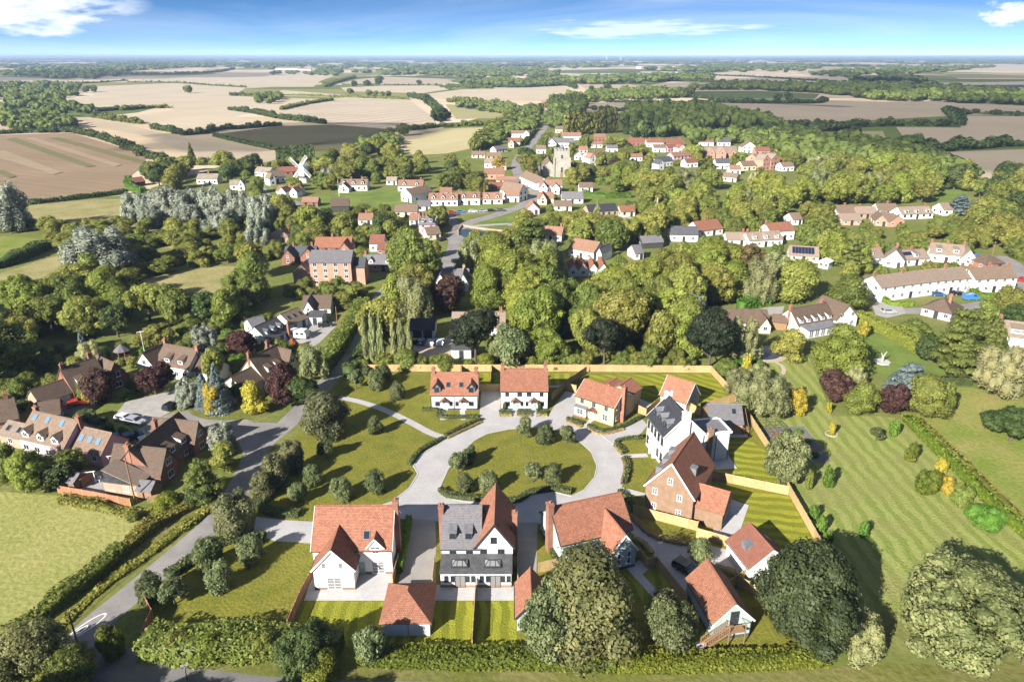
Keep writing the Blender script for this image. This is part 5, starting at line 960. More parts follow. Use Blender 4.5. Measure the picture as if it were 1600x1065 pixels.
# ------------------------------------------------------------------ houses left of the lane
def left_houses():
    B = 'tile_brown'
    h = House('brown brick house with two white shed dormers and a garage wing', (119, 628), (172, 609)); m = h.main(7.5, 601, 567, 'x', 'brick_red', B, rise=(.45, .75))
    for x in (.3, .62): h.shed_dormer(m, h.L * x, 1.6, .12, 1.2, B)
    h.wins('front', m, 3, 1); h.chimney(.4, 3.7, h.r + 1, .8, .6, h.e); h.chimney(h.L - .5, 5, h.r + 1.1, .8, .6, h.e)
    b = h.block(h.L - 1.0, h.L + 4.2, -1.2, 6.5, h.e - .3, h.r - .6, 'y', 'brick_red', B); h.win('front', b, 2.6, 3.6, 1.5, 1.2, 'casement'); h.win('front', b, 2.6, 1.2, 1.5, 1.2)
    b = h.block(-6.6, -.1, .6, 6.2, 2.4, 4.6, 'x', 'brick_pale', B)
    for u in (1.8, 4.8): g = G().box(b[0] + u - 1.15, b[0] + u + 1.15, b[2] - .06, b[2], .05, 2.1); g.build('garage_door', 'white_paint', h.root)
    h.done()
    h = House('white rendered house with two shed dormers and chimneys at both ends', (246, 586), (297, 596)); m = h.main(7.5, 572, 543, 'x', 'render_white', B, rise=(.45, .75))
    for x in (.35, .75): h.shed_dormer(m, h.L * x, 1.4, .12, 1.2, B)
    h.wins('front', m, 4, 1); h.chimney(-.1, 4, h.r + 1.2, .7, .6, h.e - 2); h.chimney(h.L, 3.7, h.r + 1, .7, .6, h.e - 1)
    b = h.block(-4.2, 1.2, -1.5, 6, h.e - .2, h.r - .5, 'y', 'render_white', B); h.win('front', b, 2.6, 3.7, 1.1, 1.2); h.win('front', b, 2.6, 1.4, 1.2, 1.2)
    b = h.block(h.L + .1, h.L + 6.5, 1.0, 6.5, 2.5, 4.9, 'x', 'render_white', B); h.wins('front', b, 2, 1); h.done()
    h = House('cream house with slanting dormers beside the golden tree', (415, 606), (458, 583)); m = h.main(7.5, 580, 548, 'x', 'render_cream', B, rise=(.45, .75))
    for x in (.28, .6): h.shed_dormer(m, h.L * x, 1.4, .12, 1.2, B)
    h.wins('front', m, 3, 1); h.chimney(.2, 4, h.r + 1.2, .7, .6, h.e - 1); h.chimney(h.L - 2, 5, h.r + 1.3, .7, .6, h.e)
    b = h.block(h.L - 2.6, h.L + 1.6, -.8, 7, h.e - .2, h.r - .5, 'y', 'render_cream', B); h.win('front', b, 2.1, 3.7, 1.3, 1.1); h.win('right', b, 3.5, 3.6, 1.2, 1.2)
    b = h.block(-6.0, -.1, .4, 6.4, 2.4, 4.6, 'x', 'render_cream', B); h.done()
    h = House('large dark brick house with steep brown roof near the brick fence', (246, 757), (318, 694)); m = h.main(8.2, 706, 672, 'x', 'brick_red', B, rise=(.5, .72))
    for x in (.42, .66): h.shed_dormer(m, h.L * x, 1.6, .1, 1.3, B)
    h.wins('front', m, 4, 1); h.chimney(.3, 4.5, h.r + 1, .8, .8, h.e - 2); h.chimney(h.L * .62, 5.3, h.r + 1.1, .8, .7, h.e)
    b = h.block(-.8, 4.6, -1.6, 8.4, h.e, h.r - .3, 'y', 'brick_red', B); h.win('front', b, 2.7, 3.9, 1.5, 1.2); h.win('front', b, 2.7, 1.4, 1.5, 1.3)
    b = h.block(h.L - 4.5, h.L + .4, -1.2, 8, h.e - .2, h.r - .4, 'y', 'brick_red', B); h.win('front', b, 2.4, 3.8, 1.4, 1.1); h.win('front', b, 2.4, 1.3, 1.4, 1.2)
    b = h.block(-4.0, -.85, .5, 6.6, 2.4, 5.0, 'lean', 'brick_pale', 'tile_pale'); h.done()
    h = House('pink rendered house with three white dormers and blue rooflights', (36, 706), (106, 723)); m = h.main(8, 692, 654, 'x', 'render_pink', 'tile_tan', rise=(.45, .75))
    for x in (.15, .48, .8): h.gable_dormer(m, h.L * x, 1.7, .05, 1.2, .7, 'tile_tan')
    for x in (.12, .4, .72): h.rooflight(m, h.L * x, .78, mat='blind_glass')
    h.wins('front', m, 4, 1, w=1.4); h.chimney(h.L + .2, 4, h.r + 1.0, .8, .7, h.e - 2); h.chimney(.2, 4.4, h.r + .8, .8, .7, h.e)
    b = h.block(h.L + .1, h.L + 7.5, 1.2, 7.4, h.e - .6, h.r - 1.4, 'x', 'render_pink', 'tile_tan')
    for x in (1.5, 3.6, 5.6): h.rooflight(b, h.L + x, .5, mat='blind_glass')
    h.wins('front', b, 2, 1); h.done()
    simple_house('dark brown roofed house at the left edge behind the pink one', (-40, 690), (34, 672), 8.5, 662, 628, 'brick_pale', B, chim=(.85,), far=False); simple_house('low tan roofed annexe with two rooflights at the left edge', (3, 694), (36, 702), 5, 688, 672, 'brick_pale', 'tile_pale', lights=2, nx=1, door=False, far=False)
    simple_house('small dark roofed garage behind the pink house', (66, 668), (98, 662), 6, 656, 640, 'brick_red', B, nx=1, far=False, name='garage', cat='garage')
    h = simple_house('white house with dark blue slate roof and three little dormers', (421, 545), (454, 529), 8.2, 524, 503, 'render_white', 'slate', nx=4, rows=1, far=False); h.chimney(h.L * .9, -.5, h.r - .5, .7, .6, 0)
    for x in (.2, .5, .8): h.gable_dormer((0, h.L, 0, 8.2, h.e, h.r, 'x'), h.L * x, 1.1, .3, .9, .5, 'slate')
    simple_house('slate grey side wing left of the blue slate house', (396, 524), (418, 518), 5, 512, 505, 'render_white', 'slate_grey', nx=2, far=False)
    simple_house('brown tiled house with three rooflights near the caravan', (456, 519), (482, 508), 7, 503, 486, 'render_white', 'tile_tan', lights=3, nx=2, far=False)
    simple_house('white bungalow with half grey half brown roof above the drive', (473, 494), (517, 493), 8, 486, 467, 'render_white', 'tile_brown', far=False, nx=3, wings=(((474, 496), (492, 497), 9, 486, 470, 'y', 'render_white', 'slate_grey'),))
    simple_house('white flat roofed garage on the concrete drive', (481, 508), (504, 508), 5, 497, 497, 'render_white', 'black_slab', 'flat', nx=1, side=0, far=False, name='garage', cat='garage')
    simple_house('small brick sun room with dark flat roof by the brick fence', (165, 770), (212, 776), 4, 762, 762, 'brick_pale', 'black_slab', 'flat', nx=2, rows=1, side=0, far=False, name='sun_room', cat='outbuilding', door=False)
    simple_house('little grey lean-to shed beside the sun room', (216, 779), (238, 781), 3, 772, 768, 'garage_wood', 'slate_grey', nx=0, far=False, name='shed', cat='shed', emin=1.8, side=0); simple_house('small brown garden shed with green roof inside the brick fence', (100, 764), (118, 768), 3, 758, 754, 'wood', 'slate_grey', nx=0, side=0, far=False, name='shed', cat='shed', emin=1.8); simple_house('little orange garden shed inside the brick fence', (120, 760), (129, 762), 2.2, 752, 748, 'orange_wood', 'orange_wood', 'flat', nx=0, side=0, far=False, name='shed', cat='shed', emin=1.8)
    fence('orange brown panel fence along the near field', [(92, 770), (150, 780), (205, 791)], mat='orange_wood', h=1.6, panel=2.2); fence('pale low fence right of the shed', [(232, 786), (262, 779), (285, 784)], h=1.3)
    # gazebo
    c = P(193, 560); root = empty('gazebo', c); tag(root, 'octagonal garden gazebo with grey pointed roof', 'gazebo'); g = G(); n = 8; v = []; ro = 2.1
    for i in range(n): a = 2 * math.pi * i / n; link('post', mesh('post', *(lambda q: (q.v, q.f))(G().bar((math.cos(a) * 1.8, math.sin(a) * 1.8, 0), (math.cos(a) * 1.8, math.sin(a) * 1.8, 2.4), .09)), 'wood'), root)
    v = [(math.cos(2 * math.pi * i / n) * ro, math.sin(2 * math.pi * i / n) * ro, 2.3) for i in range(n)] + [(0, 0, 4.0)]; f = [(i, (i + 1) % n, n) for i in range(n)]; obj('roof', v, f, 'slate_grey', root, slope_uvs(v, f)); g.bar((0, 0, 0), (0, 0, .3), 1.9, n=8).build('floor', 'wood', root)
    g = G(); 
    for i in range(n): a, b = 2 * math.pi * i / n, 2 * math.pi * (i + 1) / n; g.beam((math.cos(a) * 1.8, math.sin(a) * 1.8, .9), (math.cos(b) * 1.8, math.sin(b) * 1.8, .9), .08, .1); 
    g.build('railing', 'wood', root); KEEP.append((c.x, c.y, 3))
    # caravan
    c = P(467, 528); root = empty('caravan', c, R(-12)); tag(root, 'white touring caravan parked by the slate house', 'caravan'); g = G(); pr = [(-2.6, .5), (-2.7, 1.6), (-2.3, 2.5), (2.2, 2.55), (2.7, 1.7), (2.6, .5)]; v = [(x, y, z) for y in (-1.1, 1.1) for x, z in pr]; obj('body', v, [(0, 1, 2, 3, 4, 5), (11, 10, 9, 8, 7, 6)] + [(i, i + 6, (i + 1) % 6 + 6, (i + 1) % 6) for i in range(6)], 'white_paint', root)
    for x in (-1.6, 0.2, 1.6): g = G().box(x - .45, x + .45, -1.13, -1.08, 1.4, 2.0); g.build('window', 'glass', root)
    for y in (-1, 1): link('wheel', CACHE.get('wheel') or mesh('wheel', *(lambda q: (q.v, q.f))(G().bar((0, -.1, 0), (0, .1, 0), .31, n=12)), 'tyre'), root, Matrix.Translation((0, y, .31)))
    G().bar((2.6, 0, .45), (3.8, 0, .45), .06).build('towbar', 'lead', root); KEEP.append((c.x, c.y, 4))
    # terrace furniture inside the brick fence
    for i, (x, y) in enumerate(((155, 752), (166, 746), (150, 744), (176, 740))):
        root = empty('garden_chair', P(x, y), i); tag(root, f'white garden chair on the terrace by the brick house, {("leftmost", "second from left", "third from left", "rightmost")[(1, 2, 0, 3)[i]]}', 'chair', 'white terrace chairs'); G().box(-.3, .3, -.3, .3, .4, .46).build('seat', 'white_paint', root); G().box(-.3, .3, .26, .32, .46, 1.0).build('backrest', 'white_paint', root)
        for sx in (-.26, .26):
            for sy in (-.26, .26): G().box(sx - .03, sx + .03, sy - .03, sy + .03, 0, .4).build('leg', 'white_paint', root)
    for i, (x, y) in enumerate(((136, 756), (186, 728))):
        root = empty('pergola', P(x, y), .3); tag(root, ('white pergola frame inside the brick fence', 'white pergola frame beside the steep roofed brick house')[i], 'pergola')
        for sx in (-1.4, 1.4): G().box(sx - .06, sx + .06, -.06, .06, 0, 2.3).build('post', 'white_paint', root)
        G().box(-1.7, 1.7, -.06, .06, 2.3, 2.42).build('beam', 'white_paint', root)
    sheet('terrace', [(110, 765), (130, 740), (185, 730), (205, 742), (200, 775)], 'concrete', .058)
left_houses()
for a in (('red hatchback parked in front of the white garage doors', 121, 633, 35, 'red', 'hatch'), ('dark car on the turning area above the verge', 270, 637, 68, 'black', 'hatch'), ('white car behind the hedge near the dark turning area', 196, 657, -20, 'white', 'hatch'), ('silver car beside the white car behind the hedge', 212, 661, -20, 'silver', 'hatch'), ('dark blue car left of the parked row behind the pink house', 184, 688, 35, 'blue', 'hatch'), ('black car in the middle of the row behind the pink house', 209, 685, 35, 'black', 'hatch'), ('silver car right of the row behind the pink house', 233, 690, 40, 'silver', 'hatch'), ('black car parked on the concrete drive by the white garage', 509, 510, 20, 'black', 'hatch'),
          ('dark blue car before the slate roofed twin garage', 660, 536, 80, 'blue', 'hatch'), ('pale blue car before the slate roofed twin garage', 675, 538, 80, 'silver', 'estate'), ('white car right of the cars at the twin garage', 690, 537, 82, 'white', 'estate'), ('black car parked left of the cars at the twin garage', 649, 535, 80, 'black', 'hatch'),
          ('red car parked by the hedge on the right hand road', 1574, 471, 8, 'red', 'hatch'), ('pale blue van parked before the long white terrace', 1516, 468, 5, 'skyblue', 'van'), ('dark car left of the blue van', 1499, 461, -10, 'black', 'hatch'), ('silver car on the concrete parking below the terrace', 1388, 489, 0, 'silver', 'hatch'), ('dark blue car by the front door of the terrace', 1466, 462, -15, 'blue', 'hatch'), ('blue car behind the right hand semi', 1527, 403, 15, 'skyblue', 'estate'), ('black car beside the blue car behind the semi', 1541, 407, 15, 'black', 'hatch'), ('red car at the right edge road', 1598, 439, 30, 'red', 'hatch')): car(*a)
for i, (x, c, k) in enumerate(((707, 'red', 0), (720, 'skyblue', 1), (739, 'white', 0), (755, 'silver', 0), (768, 'black', 0), (783, 'grey', 0))): car(('red car first in the row on the village green', 'blue car second in the row on the village green', 'white car third in the row on the village green', 'silver car fourth in the row on the village green', 'black car fifth in the row on the village green', 'grey car last in the row by the village green')[i], x, 333 - (x - 707) * .04, 15, c, 'hatch', True, 'cars along the village green')
car('bright blue car on the lane below the windmill', 439, 313, 10, 'skyblue', 'hatch', True); car('black car parked by the pink tall house', 690, 376, 60, 'black', 'estate', True); car('black car on the village street near the gabled white house', 714, 410, 30, 'black', 'hatch', True); car('white car on the village street bend', 760, 392, 5, 'white', 'hatch', True)
# ------------------------------------------------------------------ centre and right
def right_houses():
    h = simple_house('slate roofed twin garage with dark openings by the parked cars', (641, 528), (679, 528), 6, 517, 499, 'render_white', 'slate_dark', nx=0, side=0, far=False, name='garage', cat='garage')
    for u in (.3, .72): G().box(h.L * u - 1.2, h.L * u + 1.2, -.05, .0, .02, 2.1).build('opening_shade', 'dark_paint', h.root)  # dark panels on the wall paint the shade inside the two openings
    simple_house('long brown roofed house behind the dark estate tree', (706, 524), (789, 524), 9, 516, 493, 'render_white', 'tile_pale', chim=(.92,), nx=6, rows=1, far=False, rise=(.3, .5)); simple_house('low white outbuilding just above the back fence', (706, 560), (736, 560), 4, 549, 546, 'render_white', 'black_slab', 'flat', nx=1, side=0, far=False, name='outbuilding', cat='outbuilding')
    simple_house('white house with two gables and two tall chimneys behind the copper beech', (680, 452), (732, 452), 9, 440, 424, 'render_white', 'slate_grey', chim=(.15, .85), nx=3, far=False, cm='brick_pale', wings=(((680, 456), (697, 456), 8, 442, 428, 'y'), ((716, 456), (732, 456), 8, 442, 428, 'y')))
    h = House('long white house with five slanting dormers in the right hand gardens', (1246, 523), (1302, 513)); m = h.main(8, 505, 482, 'x', 'render_white', 'tile_brown', rise=(.45, .7))
    for i in range(5): h.shed_dormer(m, h.L * (i + .55) / 5.2, 1.3, .1, 1.2, 'tile_brown')
    h.wins('front', m, 4, 1); h.chimney(.2, 4, h.r + 1, .8, .7, h.e - 1); h.chimney(h.L - 1, 4.5, h.r + .9, .8, .7, h.e)
    b = h.block(h.L - .6, h.L + 7.2, -1.0, 8.6, h.e + .4, h.r + .5, 'y', 'render_white', 'tile_brown'); h.wins('front', b, 2, 2); h.win('right', b, 4, 4)
    b = h.block(h.L + 7.2, h.L + 10, 1, 5, 2.4, 3.8, 'lean', 'render_white', 'tile_brown'); b = h.block(.5, h.L - 2, -3.2, -.05, 2.3, 2.7, 'lean', 'white_paint', 'lead'); h.wins('front', b, 5, 1, 'door', w=1.5, h=1.9, z0=1.1); h.done()
    simple_house('brown roofed bungalow beside the pale tree, left of the dormered white house', (1133, 516), (1201, 517), 8, 507, 490, 'render_cream', 'tile_brown', far=False, nx=5, rise=(.3, .5), wings=(((1186, 521), (1203, 521), 7, 510, 497, 'y'),))
    simple_house('small dark timber shed left of the dormered white house', (1205, 514), (1228, 517), 4, 508, 500, 'wood', 'tile_brown', nx=0, side=0, far=False, name='shed', cat='shed')
    TP = 'tile_pale'
    simple_house('white terrace with pale brown roof, left block of three', (1373, 472), (1455, 461), 8, 452, 437, 'render_white', TP, nx=6, rows=2, chim=(.02, .55), far=False, emin=4.6)
    simple_house('white terrace with two tone roof, middle block of three', (1456, 461), (1512, 456), 8, 441, 426, 'render_white', TP, nx=5, rows=2, chim=(.5, .98), far=False, emin=4.6); simple_house('white terrace with brown roof, right block of three', (1519, 458), (1584, 455), 8, 436, 421, 'render_white', 'tile_tan', nx=5, rows=2, chim=(.02, .5, .98), far=False, emin=4.6)
    simple_house('semi with wide white dormer, leftmost of the upper right row', (1340, 413), (1380, 412), 7.5, 404, 393, 'render_white', TP, dorm=1, dtype='shed', chim=(.1, .9), far=False); simple_house('tan roofed house turned end on in the upper right row', (1379, 416), (1411, 420), 9, 406, 391, 'render_white', TP, 'y', chim=(.5,), far=False)
    h = simple_house('white house with solar panels in the upper right row', (1412, 416), (1451, 413), 7.5, 405, 391, 'render_white', TP, dorm=1, dtype='shed', chim=(.5,), far=False)
    for i in range(5): link('solar_panel', cached('solar', lambda: mesh('solar_panel', *(lambda g: (g.v, g.f))(G().box(-.5, .5, -.8, .8, .02, .1)), 'solar')), h.root, h.slope_pt((0, h.L, 0, 7.5, h.e, h.r, 'x'), 1.0 + i * 1.1, .6))
    simple_house('large white semi with gable end, rightmost of the upper right row', (1451, 408), (1504, 413), 9, 398, 385, 'render_white', TP, dorm=2, dtype='shed', chim=(.02, .5, .98), far=False, wings=(((1500, 416), (1522, 414), 8, 404, 391, 'y'),))
    simple_house('pink walled bungalow with hipped brown roof below the terrace', (1438, 492), (1484, 503), 9, 487, 472, 'render_pink', 'tile_brown', 'hip', chim=(.7,), far=False, nx=3)
    h = simple_house('white house with wide dormer and conservatory at the right edge', (1554, 542), (1612, 550), 8.5, 527, 506, 'render_white', TP, nx=0, door=False, chim=(.05,), far=False); h.shed_dormer((0, h.L, 0, 8.5, h.e, h.r, 'x'), h.L * .6, 4.2, .2, 1.3, TP)
    b = h.block(1.5, h.L - .5, -3.2, -.05, 2.2, 2.7, 'lean', 'white_paint', 'white_paint'); h.wins('front', b, 5, 1, 'door', w=1.3, h=1.8, z0=1.1)
    simple_house('dark brown hipped house beside the far right road', (1538, 423), (1568, 421), 8, 417, 407, 'brick_red', 'tile_brown', 'hip', far=False, nx=2); simple_house('brown roofed bungalow behind the round tree, left of the terrace', (1345, 458), (1369, 461), 7, 450, 437, 'render_white', 'tile_brown', far=False, nx=2)
    h = simple_house('house with a rack of solar panels on its tan roof', (1232, 408), (1278, 411), 8, 402, 390, 'render_cream', TP, nx=3, far=False)
    for i in range(7):
        for t in (.36, .7): link('solar_panel', CACHE['solar'], h.root, h.slope_pt((0, h.L, 0, 8, h.e, h.r, 'x'), 1.5 + i * 1.1, t))
    simple_house('pale conservatory beside the solar panel house', (1278, 418), (1293, 421), 4, 412, 409, 'white_paint', 'white_paint', 'hip', nx=2, side=0, far=False, name='conservatory', cat='conservatory', door=False)
right_houses()
# ------------------------------------------------------------------ village: (label, a, b, depth, eave row, ridge row, wall, roof, extras)
O, TN, WH_ = 'tile_orange', 'tile_tan', 'render_white'
V = [
 ('white cottage with grey thatch left of the windmill', (398, 275), (421, 277), 7, 269, 261, WH_, 'thatch', dict(chim=(.3,))), ('white cottage with tan roof in front of the thatched one', (422, 287), (447, 284), 7, 276, 267, WH_, TN, dict(wings=(((422, 290), (432, 289), 6, 279, 271, 'y'),))),
 ('white cottage with three orange gables below the windmill', (432, 305), (467, 307), 7, 299, 291, WH_, O, dict(wings=(((436, 308), (446, 309), 6, 300, 293, 'y'), ((454, 308), (464, 309), 6, 300, 293, 'y')), chim=(.5,))), ('white double gabled cottage left of the village bend', (360, 297), (384, 296), 7, 289, 282, WH_, 'thatch', dict(wings=(((372, 299), (383, 298), 7, 289, 280, 'y'),))),
 ('long red roofed barn behind the windmill', (437, 275), (472, 273), 8, 269, 263, 'brick_red', 'tile_red', {}), ('white house with red roof and three dormers on the village green', (531, 298), (574, 298), 8, 289, 280, WH_, 'tile_tan', dict(dorm=3, chim=(.4, .8), wings=(((530, 301), (545, 301), 6, 294, 287, 'y'),))),
 ('small thatched white cottage in the trees above the green', (604, 289), (620, 289), 6, 283, 276, WH_, 'thatch', {}), ('white house with orange roof at the right end of the green', (622, 299), (661, 299), 8, 291, 281, WH_, O, dict(chim=(.2, .9), dorm=2)), ('long white house end on to the green with dark dormers', (627, 314), (643, 317), 15, 303, 297, WH_, TN, dict(axis='y')),
 ('black weatherboarded barn with brown roof below the green', (518, 332), (546, 331), 9, 322, 311, 'weatherboard', 'tile_brown', dict(nx=0)), ('low orange roofed outbuilding left of the black barn', (472, 323), (497, 323), 6, 317, 312, 'brick_red', O, dict(nx=2)), ('tan roofed cottage with brick chimney right of the black barn', (617, 339), (652, 339), 8, 331, 321, 'render_cream', TN, dict(chim=(.55,))), ('small white house behind the pink tall house', (652, 330), (672, 330), 7, 324, 317, WH_, 'slate_grey', {}),
 ('salmon hipped house among the trees at left', (420, 379), (451, 379), 8, 371, 358, 'brick_pale', 'tile_pale', dict(axis='hip', chim=(.9,))), ('red brick house with twin slate gables', (445, 411), (494, 410), 8, 400, 391, 'brick_red', 'slate', dict(chim=(.25, .85), wings=(((441, 414), (461, 414), 8, 402, 390, 'y'), ((470, 412), (494, 411), 8, 400, 388, 'y')))),
 ('brick house with long salmon roof behind the mill', (492, 397), (548, 397), 9, 387, 374, 'brick_red', 'tile_salmon', dict(chim=(.45,), wings=(((530, 400), (547, 400), 7, 389, 379, 'y'),))),
 ('brick and slate house with two white gabled dormers', (567, 424), (619, 424), 8, 415, 399, 'brick_pink', 'slate_grey', dict(dorm=2, chim=(.05, .8))), ('white gabled cottage with dark red roof near the sawn timber', (578, 393), (600, 393), 8, 381, 369, WH_, 'tile_red', {}), ('small orange tiled outbuilding behind the slate house', (590, 399), (609, 399), 6, 391, 384, 'brick_red', 'tile_red', {}), ('tall pink house with hipped slate roof by the pond', (655, 368), (681, 368), 9, 351, 343, 'render_pink', 'slate_grey', dict(axis='hip', chim=(.2, .4), rows=3)), ('brown roofed cottage right of the pink tall house', (668, 376), (689, 374), 7, 366, 356, 'render_cream', TN, {}), ('little gabled cottage left of the pink tall house', (629, 382), (646, 382), 6, 373, 366, WH_, TN, {}),
 ('white terrace with orange roof and three dormers, first from left on the green', (670, 322), (715, 322), 8, 312, 304, WH_, O, dict(dorm=3, chim=(.4,))), ('white terrace with two large dormers, second from left on the green', (716, 320), (750, 320), 8, 310, 301, WH_, O, dict(dorm=2, chim=(.02, .9))), ('white terrace with dormers, third from left on the green', (753, 319), (785, 319), 8, 311, 303, WH_, O, dict(dorm=2, chim=(.1,))), ('white cottage with orange roof, rightmost facing the green', (789, 316), (811, 316), 8, 306, 298, WH_, O, {}), ('tall white house end on at the street corner', (811, 315), (824, 312), 13, 300, 288, WH_, TN, dict(axis='y')),
 ('long white barn like house along the street', (812, 285), (838, 297), 8, 281, 272, WH_, 'tile_tan', dict(chim=(.35,))), ('white timbered house with orange roof and two gables beside the street', (843, 302), (878, 302), 8, 290, 282, WH_, O, dict(chim=(.4,), wings=(((843, 304), (855, 304), 6, 293, 285, 'y'), ((862, 304), (874, 304), 6, 293, 287, 'y')))), ('orange gabled house with brick stack on the bend', (840, 318), (865, 318), 8, 310, 301, 'render_cream', O, dict(chim=(.75,), wings=(((842, 320), (854, 320), 6, 312, 302, 'y'),))), ('salmon roofed house end on to the green', (822, 335), (843, 335), 9, 327, 317, 'render_pink', O, dict(axis='y', chim=(.2,))), ('white hall with grey roof right of the street', (878, 318), (911, 318), 9, 311, 303, WH_, 'slate_grey', {}), ('low tan roofed cottages below the white hall', (866, 330), (893, 330), 7, 323, 318, WH_, TN, {}),
 ('grey thatched white house above the street', (757, 262), (776, 262), 7, 255, 248, WH_, 'thatch', {}), ('tan roofed house at the edge of the golden field', (737, 247), (758, 247), 7, 242, 237, 'render_cream', TN, dict(chim=(.6,))), ('tan roofed row above the thatched house', (760, 249), (783, 249), 7, 245, 240, 'brick_pale', TN, {}), ('orange roofed row with brick chimneys above the street', (768, 266), (791, 266), 7, 259, 252, 'render_cream', O, dict(chim=(.3, .8))), ('orange brick workshop group above the white terraces', (757, 280), (788, 280), 9, 272, 265, 'brick_pink', O, dict(chim=(.7,))), ('long yellow roofed shed behind the terraces', (775, 288), (806, 288), 6, 283, 278, 'render_yellow', O, dict(nx=2)), ('yellow house with tan roof behind the corner house', (787, 299), (810, 299), 8, 290, 282, 'render_yellow', TN, {}), ('low red roofed shed behind the terraces', (763, 298), (786, 298), 6, 293, 288, 'brick_red', 'tile_red', dict(nx=2)),
 ('white gabled house up the street on the left', (799, 215), (827, 215), 8, 209, 205, WH_, 'tile_tan', dict(wings=(((817, 217), (827, 217), 7, 209, 204, 'y'),))), ('dark tan cottages below the upper white gable', (794, 229), (812, 229), 8, 222, 215, 'render_cream', 'tile_red', dict(wings=(((795, 231), (803, 231), 6, 224, 218, 'y'),))), ('grey roofed long shed left of the upper street', (775, 239), (793, 237), 7, 234, 229, WH_, 'slate_grey', {}),
 ('large grey roofed hall with white gable right of the upper street', (858, 231), (897, 231), 10, 223, 216, WH_, 'slate_grey', dict(wings=(((855, 233), (869, 233), 8, 224, 217, 'y'),))), ('orange roofed white house behind the grey hall', (878, 219), (908, 219), 8, 213, 207, WH_, O, {}), ('pink roofed house at the top of the street', (868, 208), (885, 208), 7, 202, 197, 'render_cream', TN, {}), ('orange roofed bungalow behind the church tower', (922, 231), (941, 231), 7, 226, 221, WH_, O, {}), ('red roofed house above the orange bungalow', (928, 222), (946, 222), 7, 215, 209, 'brick_red', O, {}), ('white gabled house with chimney right of the church', (921, 256), (949, 253), 8, 244, 237, WH_, O, dict(chim=(.5,), wings=(((921, 260), (932, 259), 6, 247, 240, 'y'),))), ('little white gable beside the church', (898, 250), (909, 250), 6, 243, 238, WH_, TN, dict(axis='y')),
 ('salmon house in the distant hamlet, lowest', (825, 182), (843, 182), 8, 177, 172, 'brick_pink', 'tile_salmon', {}), ('red brick house in the distant hamlet, middle', (836, 173), (851, 173), 8, 168, 163, 'brick_red', O, {}), ('white house in the distant hamlet, right', (846, 165), (864, 165), 8, 161, 157, WH_, O, {}), ('grey roofed house in the distant hamlet, left', (826, 171), (837, 171), 7, 166, 162, WH_, 'slate_grey', {}),
 ('dark red terrace in cloud shade, leftmost of three', (981, 228), (1007, 228), 8, 222, 217, 'brick_red', 'tile_red', dict(chim=(.2, .8))), ('dark red terrace with white walls, middle of three', (1010, 230), (1036, 230), 8, 223, 217, WH_, 'tile_red', dict(chim=(.2, .8))), ('dark red terrace, rightmost of three', (1041, 229), (1068, 229), 8, 223, 217, 'brick_red', 'tile_red', dict(chim=(.3, .8))), ('white house in front of the middle red terrace', (1021, 238), (1040, 238), 7, 231, 226, WH_, TN, {}), ('pink fronted house before the right red terrace', (1043, 238), (1070, 236), 7, 230, 225, 'render_pink', 'tile_red', dict(wings=(((1060, 240), (1070, 239), 6, 231, 226, 'y', WH_),))), ('white house with slate roof among the central trees', (1026, 262), (1051, 259), 8, 252, 247, WH_, 'slate', dict(wings=(((1028, 266), (1038, 265), 6, 256, 250, 'y'),))), ('long orange roofed house right of the slate roofed one', (1052, 250), (1080, 248), 8, 245, 240, 'render_pink', O, dict(chim=(.3, .9))),
 ('modern tan bungalow with black roof and paved court', (920, 340), (965, 337), 8, 330, 321, 'brick_pale', 'slate_dark', dict(nx=5)), ('big salmon roofed hall with three gables', (1091, 245), (1152, 244), 10, 237, 231, 'brick_pink', 'tile_pale', dict(chim=(.5, .7), wings=(((1106, 248), (1117, 248), 7, 240, 232, 'y'), ((1122, 249), (1134, 249), 8, 240, 231, 'y'), ((1140, 248), (1150, 248), 7, 240, 233, 'y')))), ('white gabled house right of the salmon hall', (1159, 239), (1181, 239), 9, 230, 222, WH_, 'tile_tan', dict(axis='y', chim=(.5,))), ('pale blue house behind the salmon hall', (1121, 228), (1141, 228), 8, 222, 215, 'render_blue', 'slate', {}), ('red roofed house above the salmon hall', (1092, 228), (1115, 228), 8, 222, 217, WH_, 'tile_red', {}), ('tall red brick villa with two white gables', (1182, 265), (1216, 261), 10, 248, 241, 'brick_pink', 'tile_pale', dict(rows=2, chim=(.2, .6), wings=(((1190, 267), (1202, 266), 7, 250, 242, 'y'), ((1204, 266), (1216, 264), 7, 249, 241, 'y')))), ('low red roofed house above the tall villa', (1180, 242), (1203, 242), 8, 236, 231, 'brick_pink', 'tile_red', {}), ('white house with slate roof below the salmon hall', (1118, 264), (1139, 264), 8, 255, 248, WH_, 'slate', {}), ('tan roofed cottage left of the tall villa', (1160, 267), (1181, 266), 8, 259, 253, 'render_cream', TN, {}), ('white house with red roof alone in shaded trees', (1254, 238), (1272, 238), 7, 229, 222, WH_, 'tile_red', dict(wings=(((1262, 240), (1271, 240), 6, 231, 225, 'y'),))), ('little tan roof among the bright trees', (1128, 283), (1150, 285), 7, 277, 271, 'render_cream', TN, {}), ('dark red roofed house in the shade far right', (1300, 233), (1325, 232), 8, 228, 222, 'brick_red', 'tile_red', {}),
